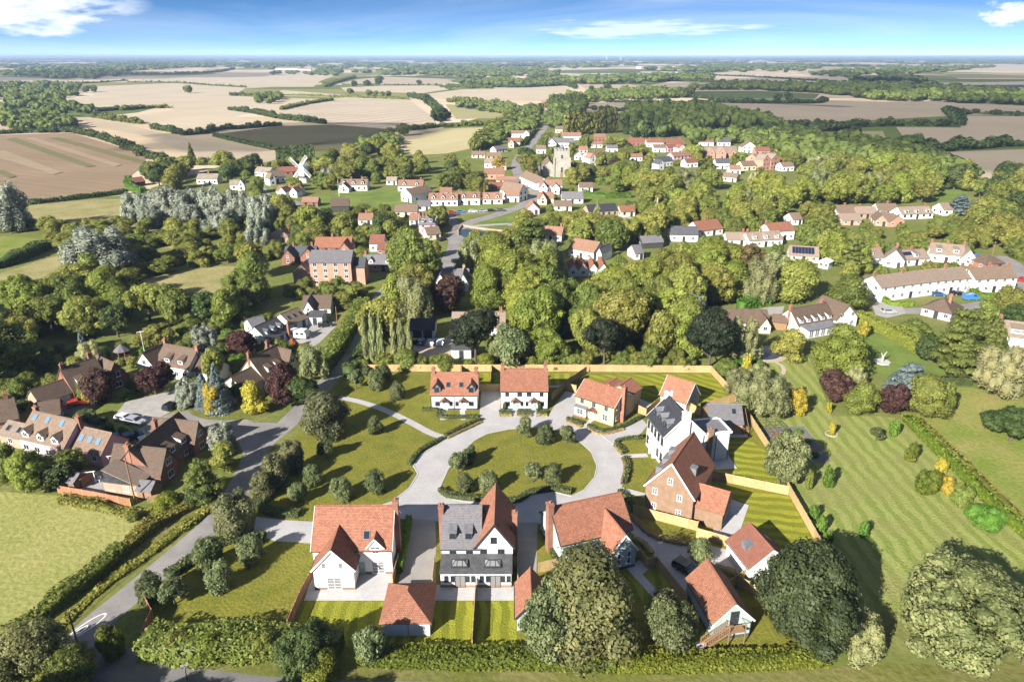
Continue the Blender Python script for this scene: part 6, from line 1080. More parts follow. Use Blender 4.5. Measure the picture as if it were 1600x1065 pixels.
 ('white house with blue slate roof left of the salmon gable', (1046, 377), (1090, 378), 8, 367, 359, WH_, 'slate', {}), ('large house with salmon roof and white gable end', (1092, 371), (1129, 366), 9, 359, 344, WH_, 'tile_salmon', dict(chim=(.5,))), ('white cottages with salmon roof and dormers', (1170, 387), (1222, 384), 7.5, 375, 364, WH_, 'tile_pale', dict(dorm=3, chim=(.05, .45))), ('white house with plain salmon roof above the cottages', (1202, 377), (1240, 374), 8, 361, 353, WH_, 'tile_salmon', dict(chim=(.02,))), ('small brown gabled house up the slope', (1238, 352), (1253, 351), 7, 343, 335, WH_, TN, {}), ('low salmon roofed row left of the dormered cottages', (1135, 384), (1166, 384), 7, 376, 370, WH_, 'tile_pale', dict(chim=(.9,))),
 ('long white hall with orange roof in the central trees', (888, 400), (927, 407), 9, 391, 377, WH_, O, dict(wings=(((929, 409), (942, 408), 8, 395, 386, 'y', WH_, 'slate_grey'),))), ('orange roofed house behind the long white hall', (843, 376), (877, 378), 8, 367, 358, WH_, O, dict(chim=(.9,))), ('dark slate shed in the central trees', (1004, 389), (1036, 387), 6, 384, 379, 'weatherboard', 'slate_grey', dict(nx=0)), ('small white slate roofed cottage behind the round tree', (992, 406), (1005, 405), 7, 396, 390, WH_, 'slate_grey', {}),
 ('white semi on the far right ridge, leftmost', (1307, 340), (1338, 340), 8, 334, 326, WH_, TN, dict(chim=(.5,))), ('tan gabled semi on the far right ridge, second', (1340, 342), (1370, 342), 8, 334, 324, 'brick_pale', 'tile_pale', dict(chim=(.2,))), ('white semi on the far right ridge, third', (1371, 337), (1402, 337), 8, 329, 321, WH_, TN, dict(chim=(.6,))), ('low tan garage row on the far right ridge', (1316, 352), (1345, 352), 7, 346, 339, 'brick_pale', 'tile_pale', dict(nx=3)), ('brown roofed house end on below the ridge row, left', (1366, 353), (1385, 354), 10, 345, 336, 'brick_pale', 'tile_tan', dict(axis='y')), ('brown roofed house end on below the ridge row, right', (1388, 355), (1412, 354), 10, 346, 337, 'brick_pink', 'tile_tan', dict(axis='y')), ('white bungalow with three dormers on the far right ridge', (1408, 343), (1457, 341), 8, 335, 324, WH_, 'tile_pale', dict(dorm=3, chim=(.9,))), ('white house behind the blue cedar at far right', (1473, 337), (1505, 336), 8, 328, 318, WH_, 'tile_pale', {}),
 ('white cottage with orange roof behind the first terrace', (688, 307), (706, 307), 6, 301, 296, WH_, O, {}), ('salmon house right of the black roofed bungalow', (970, 339), (992, 338), 7, 332, 326, 'render_cream', 'tile_salmon', {}), ('white house on the corner of the upper street', (838, 240), (853, 240), 7, 233, 227, WH_, TN, {}), ('white cottage between slate house and tall villa', (1140, 272), (1157, 272), 7, 265, 259, WH_, O, dict(chim=(.5,))), ('orange roofed cottage left of the central slate house', (985, 252), (1004, 252), 7, 246, 241, WH_, O, {}), ('pale gabled house right of the tall villa', (1222, 268), (1240, 267), 7, 260, 254, WH_, TN, dict(chim=(.3,))), ('red roofed white house under the shaded terraces', (1072, 262), (1090, 261), 7, 254, 249, WH_, 'tile_red', {}), ('white cottage with grey roof left of the hall', (948, 238), (965, 238), 7, 232, 227, WH_, 'slate_grey', {}), ('orange house between church and upper street', (905, 240), (918, 240), 7, 234, 229, 'render_pink', O, {}), ('tan roofed house below the church', (905, 300), (926, 300), 7, 293, 288, WH_, TN, {}), ('white house in trees between green and mill', (560, 352), (582, 352), 7, 344, 338, WH_, O, dict(chim=(.5,))), ('orange roofed cottage left of the village pond', (640, 352), (655, 352), 7, 345, 339, WH_, O, {}),
 ('small white cottage by the farm track at far left', (81, 205), (90, 205), 6, 199, 193, WH_, 'thatch', dict(nx=2)), ('white farmhouse before the dark wood at far left', (20, 118), (40, 118), 9, 116, 114, WH_, 'slate_grey', {}), ('red roofed black barn at the plough field corner', (212, 292), (228, 290), 7, 284, 279, 'weatherboard', 'tile_red', dict(nx=1)), ('white house with grey thatch in trees left of the bend', (308, 288), (340, 288), 8, 280, 274, WH_, 'thatch', dict(chim=(.5,))), ('white cottage in the trees above the thatched house', (308, 258), (324, 258), 7, 252, 247, WH_, TN, {}),
]
for lab, a, b, D, e, r, wl, rf, ex in V: simple_house(lab, a, b, D, e, r, wl, rf, **ex)
h = simple_house('four storey pink brick mill with long slate roof', (487, 447), (551, 447), 9, 416, 405, 'brick_pink', 'slate_grey', nx=0, side=1, far=False, name='mill', cat='mill', emin=8)
h.wins('front', (0, h.L, 0, 9), 4, 4, z0=1.3, dz=h.e / 4.05, w=1.2, h=1.15); b = h.block(-6, -.05, 1, 7.5, 4.2, 6.8, 'y', 'brick_pink', 'slate_grey'); h.wins('front', b, 1, 1); h.chimney(-.5, 5, 9, .8, .8, 4, 'brick_red'); h.block(h.L + .05, h.L + 4, 1.5, 8, 6.0, 8.4, 'x', 'brick_pink', 'slate')
# zigzag roofed cottages
h = House('row of white cottages under four zigzag salmon gables', (888, 432), (950, 432), 'house'); n = 4; w = h.L / n; e = h.z(421, h.L / 2, 0); h.far = False
for i in range(n): b = h.block(i * w + .01, (i + 1) * w - .01, 0, 9, e, e + w * .62, 'y', 'render_white', 'tile_salmon', over=0, verge=.2); h.wins('front', b, 1, 1 if e < 4 else 2)
h.chimney(w, 5, e + w * .62 + 1.4, .8, .8, e); h.done()
# church
h = House('flint and stone church with square battlemented tower', (866, 277), (889, 277), 'church', 'church'); h.far = False; zt = h.z(236, h.L / 2, 0); m = h.block(0, h.L, 0, h.L * .9, zt, zt, 'flat', 'stone', 'lead', over=-.3); g = G(); nb = 5
for s_ in range(4):
    for i in range(nb):
        u0, u1 = (i + .15) / nb, (i + .75) / nb; Lx, Ly = h.L, h.L * .9
        q = [(u0 * Lx, u1 * Lx, -.1, .35), (u0 * Lx, u1 * Lx, Ly - .35, Ly + .1), (-.1, .35, u0 * Ly, u1 * Ly), (Lx - .35, Lx + .1, u0 * Ly, u1 * Ly)][s_]; g.box(*q, zt - .02, zt + 1.1)
g.build('battlement', 'stone', h.root); c = (h.L / 2, h.L * .45); G().bar((*c, zt), (*c, zt + 1.8), 1.3, 1.3, 8).bar((*c, zt + 1.8), (*c, zt + 4.2), 1.5, .05, 8).build('cupola', 'lead', h.root)
for zz, hh in ((zt * .28, 3.2), (zt * .78, 2.2)): h.win('front', m, h.L / 2, zz, 1.3, hh, 'sash', 'stone')
for x in (-.35, h.L + .35): G().box(x - .5, x + .5, -.6, .8, 0, zt * .75).build('buttress', 'stone', h.root)
b = h.block(.8, h.L - .8, h.L * .9, h.L * .9 + 20, zt * .45, zt * .72, 'y', 'stone', 'tile_tan'); b2 = h.block(-7, .7, 2.5, h.L * .9 + 16, zt * .36, zt * .62, 'y', 'stone', 'tile_tan'); h.win('front', b2, 3.8, 3.2, 1.8, 3.2, 'georgian', 'stone'); b3 = h.block(-10, -7.05, 4, 20, 3.6, 4.4, 'y', 'stone', 'lead'); h.door('front', m, h.L / 2, 'wood', 1.6, 2.6); h.done()
# windmill
def windmill():
    c = P(476, 285); root = empty('windmill', c, R(-18)); tag(root, 'white post windmill with four open sails above the cottages', 'windmill'); root.scale = (.95, .95, .95); s = mpp(c) / .42 * 1.0
    v = [(math.cos(2 * math.pi * i / 10) * 3.1, math.sin(2 * math.pi * i / 10) * 3.1, z) for z in (0, 3) for i in range(10)]; obj('roundhouse', v, [(i, (i + 1) % 10, 10 + (i + 1) % 10, 10 + i) for i in range(10)], 'render_white', root)
    v = [(math.cos(2 * math.pi * i / 10) * 3.4, math.sin(2 * math.pi * i / 10) * 3.4, 2.9) for i in range(10)] + [(0, 0, 4.6)]; f = [(i, (i + 1) % 10, 10) for i in range(10)]; obj('roundhouse_roof', v, f, 'slate_grey', root, slope_uvs(v, f))
    bx = [(-1.9, -2.6), (1.9, -2.6), (1.9, 2.6), (-1.9, 2.6)]; v = [(x, y, 4.2) for x, y in bx] + [(x, y, 10.2) for x, y in bx] + [(0, -2.6, 12.2), (0, 2.6, 12.2)]; obj('body', v, [(0, 1, 5, 8, 4), (1, 2, 6, 5), (2, 3, 7, 9, 6), (3, 0, 4, 7), (3, 2, 1, 0)], 'white_paint', root)
    g = G(); g.slab([(-2.1, 2.8, 10.1), (-2.1, -2.8, 10.1), (0, -2.8, 12.4), (0, 2.8, 12.4)], .12); g.slab([(2.1, -2.8, 10.1), (2.1, 2.8, 10.1), (0, 2.8, 12.4), (0, -2.8, 12.4)], .12); g.build('roof', 'white_paint', root)
    hub = Vector((0, -3.2, 9.6)); G().bar((0, -2.4, 9.6), hub, .3).build('windshaft', 'lead', root)
    for k in range(4):
        a = R(45 + 90 * k + 3); d = Vector((math.cos(a), 0, math.sin(a))); n = Vector((-math.sin(a), 0, math.cos(a))); g = G(); g.beam(hub, hub + d * 8.8, .22, .22); me = None
        g2 = G(); g2.beam(hub + d * 2 + n * 1.7, hub + d * 8.7 + n * 1.7, .12, .12); g2.beam(hub + d * 2 - n * .35, hub + d * 8.7 - n * .35, .12, .12)
        for i in range(11): t = 2 + 6.7 * i / 10; g2.beam(hub + d * t - n * .35, hub + d * t + n * 1.7, .35, .1)
        o = g.build('sail', 'white_paint', root); link('sail_frame', mesh('sail_frame', g2.v, g2.f, 'white_paint'), o)
    g = G().beam((0, 2.6, 5), (0, 6.5, .4), .3, .3); g.build('tail_pole', 'white_paint', root); KEEP.append((c.x, c.y, 6)); BOXES.append((462, 252, 497, 286, proj(c)[2]))
windmill()
# masts, poles, poles with wire, signs
def pole(label, px, py, hgt, r=.12, mat='wood', name='utility_pole', cat='pole', arm=0):
    root = empty(name, P(px, py)); tag(root, label, cat); G().bar((0, 0, 0), (0, 0, hgt), r, r * .7, 8).build('shaft', mat, root)
    if arm: G().beam((-arm, 0, hgt - .5), (arm, 0, hgt - .5), .12, .12).build('crossarm', mat, root)
    return root
pole('timber pole at the lane junction', 124, 1013, 6, .14, 'wood'); pole('tall timber pole beside the sun room', 212, 786, 9, .14, 'wood'); pole('white flag pole on the village green', 530, 307, 9, .12, 'white_paint', 'flag_pole'); pole('timber pole on the concrete drive', 528, 516, 7, .12, 'wood'); pole('timber pole before the long white terrace', 1503, 466, 8, .12, 'wood', arm=.6); pole('timber pole by the far right road', 1546, 415, 9, .12, 'wood', arm=.6); pole('pale dead tree trunk standing in the central gardens', 1025, 346, 11, .5, 'stone', 'dead_trunk', 'tree trunk')
for i, x in enumerate((948, 970)): pole(('left of two tall white masts on the horizon', 'right of two tall white masts on the horizon')[i], x, 96.5, 75, 6, 'white_paint', 'mast', 'mast')
def tv_aerial():
    root = empty('mast', P(233, 584)); 
    tag(root, 'thin white mast beside the white house with dormers', 'mast'); G().bar((0, 0, 0), (0, 0, 11), .07, .05).build('shaft', 'white_paint', root); G().beam((-.9, 0, 10.6), (.9, 0, 10.9), .08, .08).build('crossarm', 'white_paint', root)
tv_aerial()
def road_sign():
    root = empty('road_sign', P(293, 1062), R(20)); tag(root, 'two faced white road sign on a dark post by the front hedge', 'sign'); G().bar((0, 0, 0), (0, 0, 2.6), .06).build('post', 'dark_paint', root); G().box(-.04, .04, -.45, .45, 1.9, 2.2).build('board', 'concrete', root); G().box(-.45, .45, -.04, .04, 2.25, 2.55).build('board', 'concrete', root)
road_sign()
def farm_sheds():
    for i, (a, b, e, r) in enumerate((((430, 109), (468, 109), 107.8, 107), ((466, 110), (486, 110), 108.8, 108), ((990, 99), (1004, 99), 96.5, 95.5), ((1160, 98), (1176, 98), 96.6, 95.8), ((1056, 117), (1068, 117), 113, 111), ((994, 108), (1001, 108), 103, 101), ((1395, 152), (1412, 152), 150.5, 149))):
        h = House(('long pale farm shed on the skyline left of centre', 'second pale farm shed beside the long one', 'white shed below the horizon masts', 'white shed far right of the masts', 'white farmhouse in the far wood', 'white tower block in the far trees', 'blue grey farm shed in the right hand wood')[i], a, b, 'farm_shed', 'farm building'); h.far = True; D = h.L * .4; z = min(max(5, h.z(e, h.L / 2, 0)), 14); h.block(0, h.L, 0, D, z, z + min(D * .25, 9), 'x', 'render_white' if i != 6 else 'render_blue', 'tile_pale' if i != 6 else 'slate_grey', over=.2, th=.3); h.wins('front', (0, h.L, 0, D), 6, 1, w=h.L * .05, h=z * .3, z0=z * .5)
farm_sheds()
# ------------------------------------------------------------------ gardens on the right: pool, beds, hedges
def garden_bits():
    sheet('pool_surround', [(1160, 556), (1180, 545), (1205, 540), (1222, 546), (1230, 556), (1222, 564), (1195, 567), (1170, 565)], 'path_sand', .045, 3); sheet('garden_pond', [(1180, 557), (1195, 551), (1212, 551), (1219, 556), (1210, 561), (1192, 562)], 'water', .06, 4)
    ribbon('garden_path', [(1212, 566), (1222, 572), (1224, 582), (1210, 592), (1197, 594)], 1.0, 'path_sand', .05); sheet('kitchen_garden', [(1190, 668), (1228, 667), (1256, 666), (1297, 717), (1296, 722), (1225, 724)], 'asphalt', .045)
    for i, q in enumerate(([(1200, 672), (1214, 671), (1226, 690), (1211, 692)], [(1222, 678), (1237, 678), (1252, 694), (1236, 695)], [(1241, 672), (1253, 672), (1264, 690), (1251, 691)], [(1254, 694), (1266, 693), (1283, 713), (1268, 715)], [(1238, 699), (1252, 698), (1265, 716), (1250, 718)])): sheet('garden_bed', q, 'earth', .055)
    for i, (x, y, w) in enumerate(((1246, 677, 16), (1228, 676, 14), (1260, 692, 16), (1272, 712, 14))): T('brightbush', x, y - 7, y + 3, w, ('leafy vegetable clump in the kitchen garden bed, back right', 'leafy vegetable clump in the kitchen garden bed, back left', 'leafy vegetable clump in the kitchen garden, middle right', 'leafy vegetable clump at the front of the kitchen garden')[i])
    # fruit cage
    c = P(1205, 678); root = empty('fruit_cage', c, R(8)); tag(root, 'dark netted fruit cage in the kitchen garden', 'fruit cage')
    for x in (-2, 0, 2):
        for y in (-2.5, 2.5): G().bar((x, y, 0), (x, y, 2), .05).build('post', 'dark_paint', root)
    for y in (-2.5, 0, 2.5): G().beam((-2, y, 2), (2, y, 2), .06, .06).build('rail', 'dark_paint', root)
    for x in (-2, 0, 2): G().beam((x, -2.5, 2), (x, 2.5, 2), .06, .06).build('rail', 'dark_paint', root)
    # stump sculpture on a plinth
    c = P(1378, 566); root = empty('tree_stump', c); tag(root, 'bleached forked tree stump on a pale plinth in the lawn', 'stump'); G().bar((0, 0, 0), (0, 0, .3), 2.0, n=8).build('plinth', 'paving', root); G().bar((0, 0, .3), (0, 0, 1.6), .4, .3).bar((0, 0, 1.5), (.7, 0, 2.9), .22, .1).bar((0, 0, 1.5), (-.6, .1, 2.6), .2, .08).build('trunk', 'stone', root); KEEP.append((c.x, c.y, 3))
    c = P(1299, 678); root = empty('tree_ring', c); tag(root, 'stone ring round a sapling on the striped garden lawn', 'stone ring'); g = G()
    for i in range(14): a = 2 * math.pi * i / 14; G().box(-.22, .22, -.12, .12, 0, .18); link('stone', cached('ringstone', lambda: mesh('stone', *(lambda q: (q.v, q.f))(G().box(-.24, .24, -.13, .13, 0, .2)), 'stone')), root, Matrix.Rotation(a, 4, 'Z') @ Matrix.Translation((0, 1.1, 0)))
    hedge('tall two tone clipped hedge beside the long lawn', [(1338, 502), (1360, 511), (1400, 531), (1438, 554)], 2.2, 3.2, 'leaf_lime', leaf=.3, uneven=.03); hedge('dark clipped hedge between paddock and long lawn', [(1462, 600), (1515, 601)], 1.4, 2.0, 'leaf_dark', leaf=.3, uneven=.03)
    hedge('long dark hedge between striped garden and paddock', [(1416, 656), (1450, 690), (1500, 740), (1560, 800), (1640, 870)], 2.0, 1.5, 'leaf_hedge', leaf=.3, uneven=.06); hedge('wild weedy strip right of the long dark hedge', [(1432, 655), (1470, 690), (1525, 742), (1585, 800), (1650, 850)], 1.6, .5, 'leaf_weed', leaf=.3, uneven=.3)
    hedge('clipped hedge in front of the white terrace, left', [(1378, 470), (1395, 477), (1425, 478)], 1.4, 1.5, 'leaf_hedge', leaf=.35); hedge('clipped hedge in front of the white terrace, right', [(1515, 455), (1535, 465), (1565, 467)], 1.4, 1.5, 'leaf_hedge', leaf=.35); hedge('bright clipped hedge round the barn by the plough field', [(203, 282), (200, 292), (212, 300), (224, 303)], 3, 3.2, 'leaf_brightgreen', leaf=.7); hedge('bright clipped hedge left of the slate roofed house', [(372, 500), (390, 499), (405, 502), (412, 508)], 1.6, 1.8, 'leaf_brightgreen', leaf=.35)
    hedge('long clipped hedge in the sunny central gardens', [(910, 306), (945, 310), (985, 309)], 2.5, 3, 'leaf_brightgreen', leaf=.6); hedge('tall dark conifer hedge behind the windmill', [(433, 258), (462, 257), (493, 256)], 8, 12, 'leaf_dark', leaf=1.1, uneven=.08)
    hedge('hedge edging the plough field at left', [(45, 320), (110, 313), (170, 306), (200, 303)], 3, 2.4, 'leaf_dark', leaf=.7); hedge('dark hedge beside the left green pasture', [(-30, 424), (10, 415), (45, 402), (75, 388)], 4, 3.2, 'leaf_dark', leaf=.6, uneven=.3); hedge('bright garden hedge below the brown house row', [(1155, 484), (1180, 478), (1200, 476)], 3, 3, 'leaf_brightgreen', leaf=.5)
garden_bits()
# front hedges and the hedge along the lane
hedge('tall wild hedge along the front lane, left of the gardens', [(232, 1012), (300, 1022), (380, 1018), (450, 1012), (530, 1025)], 4.2, 2.4, 'leaf_green', leaf=.3, uneven=.3)
hedge('long clipped hedge below the striped front gardens', [(560, 1030), (700, 1034), (830, 1036), (960, 1040)], 2.6, 1.7, 'leaf_bush', leaf=.26, uneven=.08); hedge('clipped hedge below the front right garages', [(962, 1040), (1080, 1040), (1190, 1036), (1290, 1030)], 2.6, 1.3, 'leaf_bush', leaf=.26, uneven=.12)
hedge('field hedge running along the lane, near stretch', [(10, 1000), (60, 968), (110, 930), (160, 893), (195, 862)], 2.4, 1.8, 'leaf_green', leaf=.32, uneven=.25); hedge('field hedge running along the lane, far stretch', [(198, 860), (225, 835), (260, 812), (300, 792), (330, 778)], 2.4, 1.6, 'leaf_weed', leaf=.32, uneven=.3); hedge('ragged grass verge between lane and field hedge', [(95, 978), (160, 918), (230, 868), (300, 815), (335, 790)], 1.6, .5, 'leaf_weed', leaf=.3, uneven=.4, name='verge_plants', cat='verge plants'); hedge('dry weeds below the orange panel fence', [(95, 782), (150, 792), (200, 803), (250, 800)], 2.0, .8, 'leaf_weed', leaf=.3, uneven=.4, name='verge_plants', cat='verge plants')
hedge('dark hedge beside the shaded lane going up to the village', [(545, 590), (575, 545), (598, 500), (612, 465)], 3.0, 3.0, 'leaf_dark', leaf=.4, uneven=.2); hedge('hedge on the left bank of the shaded lane', [(500, 590), (530, 548), (552, 510), (570, 480)], 3.5, 3.2, 'leaf_green', leaf=.4, uneven=.25)
# ------------------------------------------------------------------ shrubs on the estate lawns
SH = 'shrubs planted on the estate lawns'
for lk, cx, yt, yb, w, lab in (('shrub', 557, 575, 611, 30, 'pale shrub left of a pair below the back fence'), ('shrub', 589, 576, 612, 32, 'pale shrub right of a pair below the back fence'), ('darkshrub', 602, 570, 598, 24, 'small dark shrub against the back fence, left'), ('darkshrub', 575, 568, 592, 22, 'small dark shrub behind the pale pair at the back fence'), ('darkshrub', 622, 596, 627, 28, 'lone dark shrub left of the dormered cottages'), ('darkshrub', 587, 649, 682, 30, 'lone dark shrub in the middle of the left lawn'), ('darkshrub', 510, 684, 721, 32, 'dark shrub near the left edge below the footpath'), ('darkshrub', 490, 726, 763, 36, 'dark shrub upper of two beside the entrance'), ('shrub', 467, 750, 792, 40, 'mid green shrub nearest the entrance drive'), ('shrub', 534, 745, 785, 38, 'pale flecked shrub on the lower left lawn'), ('darkshrub', 587, 734, 773, 36, 'dark shrub on the lower left lawn beside the ring road'), ('darkshrub', 518, 660, 690, 30, 'dark shrub by the lane below the footpath end'),
                             ('shrub', 716, 703, 745, 36, 'pale shrub at the left tip of the island lawn'), ('darkshrub', 733, 694, 726, 26, 'dark shrub behind the pale one at the left of the island'), ('darkshrub', 726, 736, 774, 36, 'dark shrub lower left on the island lawn'), ('shrub', 764, 735, 772, 36, 'mid green shrub above the red gable on the island'), ('shrub', 832, 719, 759, 36, 'pale shrub lower right on the island lawn'), ('darkshrub', 865, 724, 760, 36, 'dark shrub lower right on the island lawn'), ('shrub', 820, 650, 685, 32, 'pale shrub at the top edge of the island'), ('darkshrub', 852, 662, 697, 34, 'dark shrub at the top edge of the island'), ('shrub', 885, 661, 697, 34, 'grey green shrub at the top right edge of the island'),
                             ('shrub', 394, 836, 886, 48, 'grey green shrub below the entrance drive'), ('darkshrub', 328, 842, 896, 50, 'dark shrub behind the pale one on the front left lawn'), ('shrub', 344, 876, 928, 48, 'pale flecked shrub in the middle of the front left lawn'), ('shrub', 273, 902, 953, 52, 'pale flecked shrub at the lane corner'), ('darkshrub', 238, 893, 945, 46, 'dark shrub against the lane corner fence'), ('shrub', 1092, 836, 882, 42, 'pale shrub standing on the garage drive')): T(lk, cx, yt, yb, w, lab, SH)
for i, (x, y) in enumerate(((788, 640), (843, 640))): T('darkshrub', x, y - 14, y + 2, 8, ('little clipped tree by the left porch of the plain white pair', 'little clipped tree by the right porch of the plain white pair')[i])
for lk, cx, yt, yb, w, lab in (('estatestem', 743, 484, 572, 68, 'dark estate tree with bare trunk behind the back fence, left'), ('estatestem', 944, 496, 577, 72, 'dark estate tree with bare trunk behind the back fence, middle'), ('estatestem', 1107, 487, 582, 76, 'dark estate tree with bare trunk behind the back fence, right'), ('estate', 800, 510, 580, 60, 'grey green tree beside the dark left estate tree'), ('estate', 1225, 678, 765, 68, 'pale flecked tree against the right hand estate fence'),
                             ('front', 914, 858, 1050, 196, 'largest front tree, olive crown before the sage green house'), ('estate', 862, 915, 1045, 104, 'flecked tree merging with the left side of the largest front tree'), ('estate', 1042, 928, 1026, 104, 'pale flecked tree left of the garage with timber stair'), ('deep', 1250, 858, 1028, 158, 'glossy dark tree hiding the white garage'), ('pale', 1335, 955, 1042, 95, 'straw coloured bush between the two biggest right trees'), ('corner', 1480, 880, 1060, 190, 'huge olive tree in the lower right corner'), ('green', 1598, 900, 1060, 120, 'green tree cut by the right edge at the bottom'), ('estate', 580, 978, 1046, 54, 'pale flecked small tree in front of the hipped garage'), ('lane', 372, 764, 842, 66, 'olive flecked tree at the estate entrance'), ('estate', 366, 782, 842, 40, 'pale flecked shrub tree in front of the entrance tree'),
                             ('lane', 512, 610, 690, 70, 'rounded olive tree at the lane end of the footpath'), ('lane', 460, 686, 742, 42, 'bushy lane side shrub, upper of three'), ('lane', 434, 706, 768, 48, 'bushy lane side shrub, middle of three'), ('lane', 412, 738, 784, 40, 'bushy lane side shrub, lowest of three'),
                             ('weedbush', 178, 975, 1035, 44, 'ragged bush with bare stems at the lane junction'), ('corner', 50, 975, 1090, 120, 'dark olive bush at the bottom left corner'), ('green', 115, 1015, 1090, 80, 'bushy tree below the junction pole'), ('dark', 480, 980, 1068, 86, 'dark bush at the end of the wild front hedge'), ('weedbush', 500, 1010, 1070, 70, 'bright green bush below the dark one at the front lane'), ('weedbush', 340, 985, 1040, 60, 'yellow green bush in the wild front hedge'), ('olivebush', 280, 985, 1030, 46, 'olive bush in the wild front hedge, left'), ('olivebush', 410, 985, 1032, 50, 'olive bush in the wild front hedge, right')): T(lk, cx, yt, yb, w, lab)
for i, (X, Y, h_) in enumerate(((-56, 52, 11), (-47, 49, 10), (-37, 50, 9.5), (-27, 51, 9))): plant('oak', X, Y, 9, h_, ('tall olive tree shading the lane junction, leftmost below the picture edge', 'olive tree shading the junction, second from left below the picture edge', 'olive tree shading the front lane, third from left below the picture edge', 'olive tree shading the front lane, rightmost below the picture edge')[i])
# ------------------------------------------------------------------ right hand gardens
for a in (('lime', 1308, 506, 594, 90), ('copper', 1302, 578, 634, 52), ('cream', 1336, 574, 610, 36), ('green', 1344, 596, 652, 62), ('bluecedar', 1412, 565, 640, 90), ('copper', 1392, 598, 652, 42), ('oak', 1440, 584, 660, 80), ('greenbush', 1472, 600, 655, 30), ('cedar', 1492, 478, 592, 84), ('conifer', 1540, 490, 590, 90), ('cream', 1556, 540, 628, 86), ('copper', 1600, 555, 640, 60), ('dark', 1578, 632, 702, 92), ('pale', 1158, 500, 570, 60), ('pale', 1188, 582, 662, 92), ('goldbush', 1243, 606, 650, 34), ('gold', 1165, 553, 590, 18), ('gold', 1348, 500, 530, 22), ('oak', 1232, 514, 568, 60), ('greenbush', 1428, 500, 536, 56), ('dark', 1450, 520, 570, 50),
          ('brightbush', 1395, 655, 682, 18), ('goldbush', 1470, 716, 740, 22), ('weedbush', 1448, 730, 775, 40), ('goldbush', 1475, 742, 772, 30), ('greenbush', 1500, 755, 795, 40), ('brightbush', 1535, 785, 832, 62), ('darkshrub', 1368, 665, 692, 24), ('weedbush', 1422, 690, 722, 22), ('goldbush', 1294, 628, 645, 11), ('goldbush', 1299, 660, 680, 12), ('brightbush', 1293, 726, 762, 20), ('greenbush', 1262, 735, 765, 16), ('brightbush', 1270, 787, 812, 16), ('brightbush', 1282, 806, 834, 18), ('brightbush', 1293, 826, 850, 16), ('brightbush', 1348, 815, 840, 18), ('copper', 1195, 570, 590, 9), ('darkshrub', 1212, 583, 594, 7), ('brightbush', 1180, 560, 582, 30), ('greenbush', 1135, 560, 590, 36)): T(*a)
# ------------------------------------------------------------------ left gardens
for a in (('copper', 160, 578, 636, 56), ('copper', 244, 568, 622, 50), ('goldbush', 146, 600, 632, 34), ('greenbush', 140, 586, 625, 40), ('cream', 146, 535, 572, 42), ('blue', 133, 514, 560, 24), ('gold', 48, 526, 562, 28), ('blue', 322, 580, 640, 36), ('blue', 345, 565, 648, 54), ('gold', 338, 596, 648, 36), ('oak', 336, 545, 600, 38), ('silver', 300, 590, 638, 44), ('gold', 398, 596, 652, 54), ('copper', 446, 570, 640, 54), ('copper', 380, 514, 562, 48), ('silver', 322, 510, 556, 46), ('silver', 351, 660, 716, 46), ('oak', 352, 690, 742, 56), ('cedar', 320, 715, 790, 66), ('dark', 316, 752, 794, 50), ('pale', 492, 540, 598, 46), ('oak', 480, 538, 575, 40), ('dark', 470, 585, 640, 60), ('green', 112, 700, 755, 60), ('lime', 54, 705, 775, 70), ('greenbush', 12, 690, 760, 50), ('dark', 90, 720, 770, 60), ('greenbush', 170, 700, 722, 30), ('darkshrub', 236, 676, 704, 28), ('darkshrub', 135, 640, 665, 40), ('oak', 245, 508, 552, 60), ('redbush', 460, 528, 545, 16), ('greenbush', 210, 796, 816, 26), ('weedbush', 262, 770, 800, 50), ('gold', 62, 614, 636, 11), ('brightbush', 205, 612, 625, 24), ('brightbush', 262, 786, 800, 20)): T(*a)
# ------------------------------------------------------------------ marked trees of the middle distance
for a in (('silver', 160, 355, 442, 106), ('silver', 20, 285, 365, 70), ('copper', 700, 432, 490, 56), ('palepoplar', 573, 490, 572, 13), ('palepoplar', 585, 482, 572, 15), ('palepoplar', 597, 488, 572, 13), ('palepoplar', 617, 499, 572, 13), ('palepoplar', 629, 496, 572, 14), ('palepoplar', 641, 508, 572, 12), ('bluecedar', 384, 425, 458, 36), ('oak', 396, 372, 438, 52), ('green', 648, 358, 455, 74), ('green', 612, 470, 545, 52), ('lime', 622, 430, 500, 44), ('bluecedar', 1497, 304, 338, 40), ('silver', 1290, 272, 305, 40), ('silver', 1078, 458, 512, 48), ('blue', 1098, 436, 490, 18), ('cedar', 830, 340, 420, 76), ('rust', 1172, 384, 450, 66), ('oak', 1240, 405, 478, 88), ('green', 1322, 430, 492, 76), ('lime', 955, 415, 480, 74), ('green', 862, 420, 505, 90), ('oak', 990, 450, 540, 80), ('oak', 920, 482, 560, 66), ('dark', 870, 478, 535, 50), ('lime', 850, 515, 575, 70), ('oak', 1030, 480, 568, 60), ('green', 968, 400, 425, 30), ('silver', 512, 264, 292, 26), ('silver', 545, 240, 268, 34), ('silver', 575, 245, 266, 30), ('dark', 760, 430, 480, 50), ('silver', 770, 455, 480, 30), ('green', 745, 360, 405, 30), ('oak', 820, 325, 365, 46), ('green', 712, 445, 480, 36), ('copper', 963, 248, 268, 26), ('copper', 1012, 243, 262, 20), ('gold', 780, 246, 266, 22), ('palepoplar', 932, 313, 348, 12), ('conifer', 1024, 345, 385, 30), ('cedar', 800, 418, 470, 64), ('lime', 1345, 385, 430, 36), ('cedar', 1330, 370, 430, 46), ('cream', 1178, 268, 290, 24), ('pale', 1165, 295, 320, 28)): T(*a)
SW = 'silver willow trees in the long grove below the windmill'
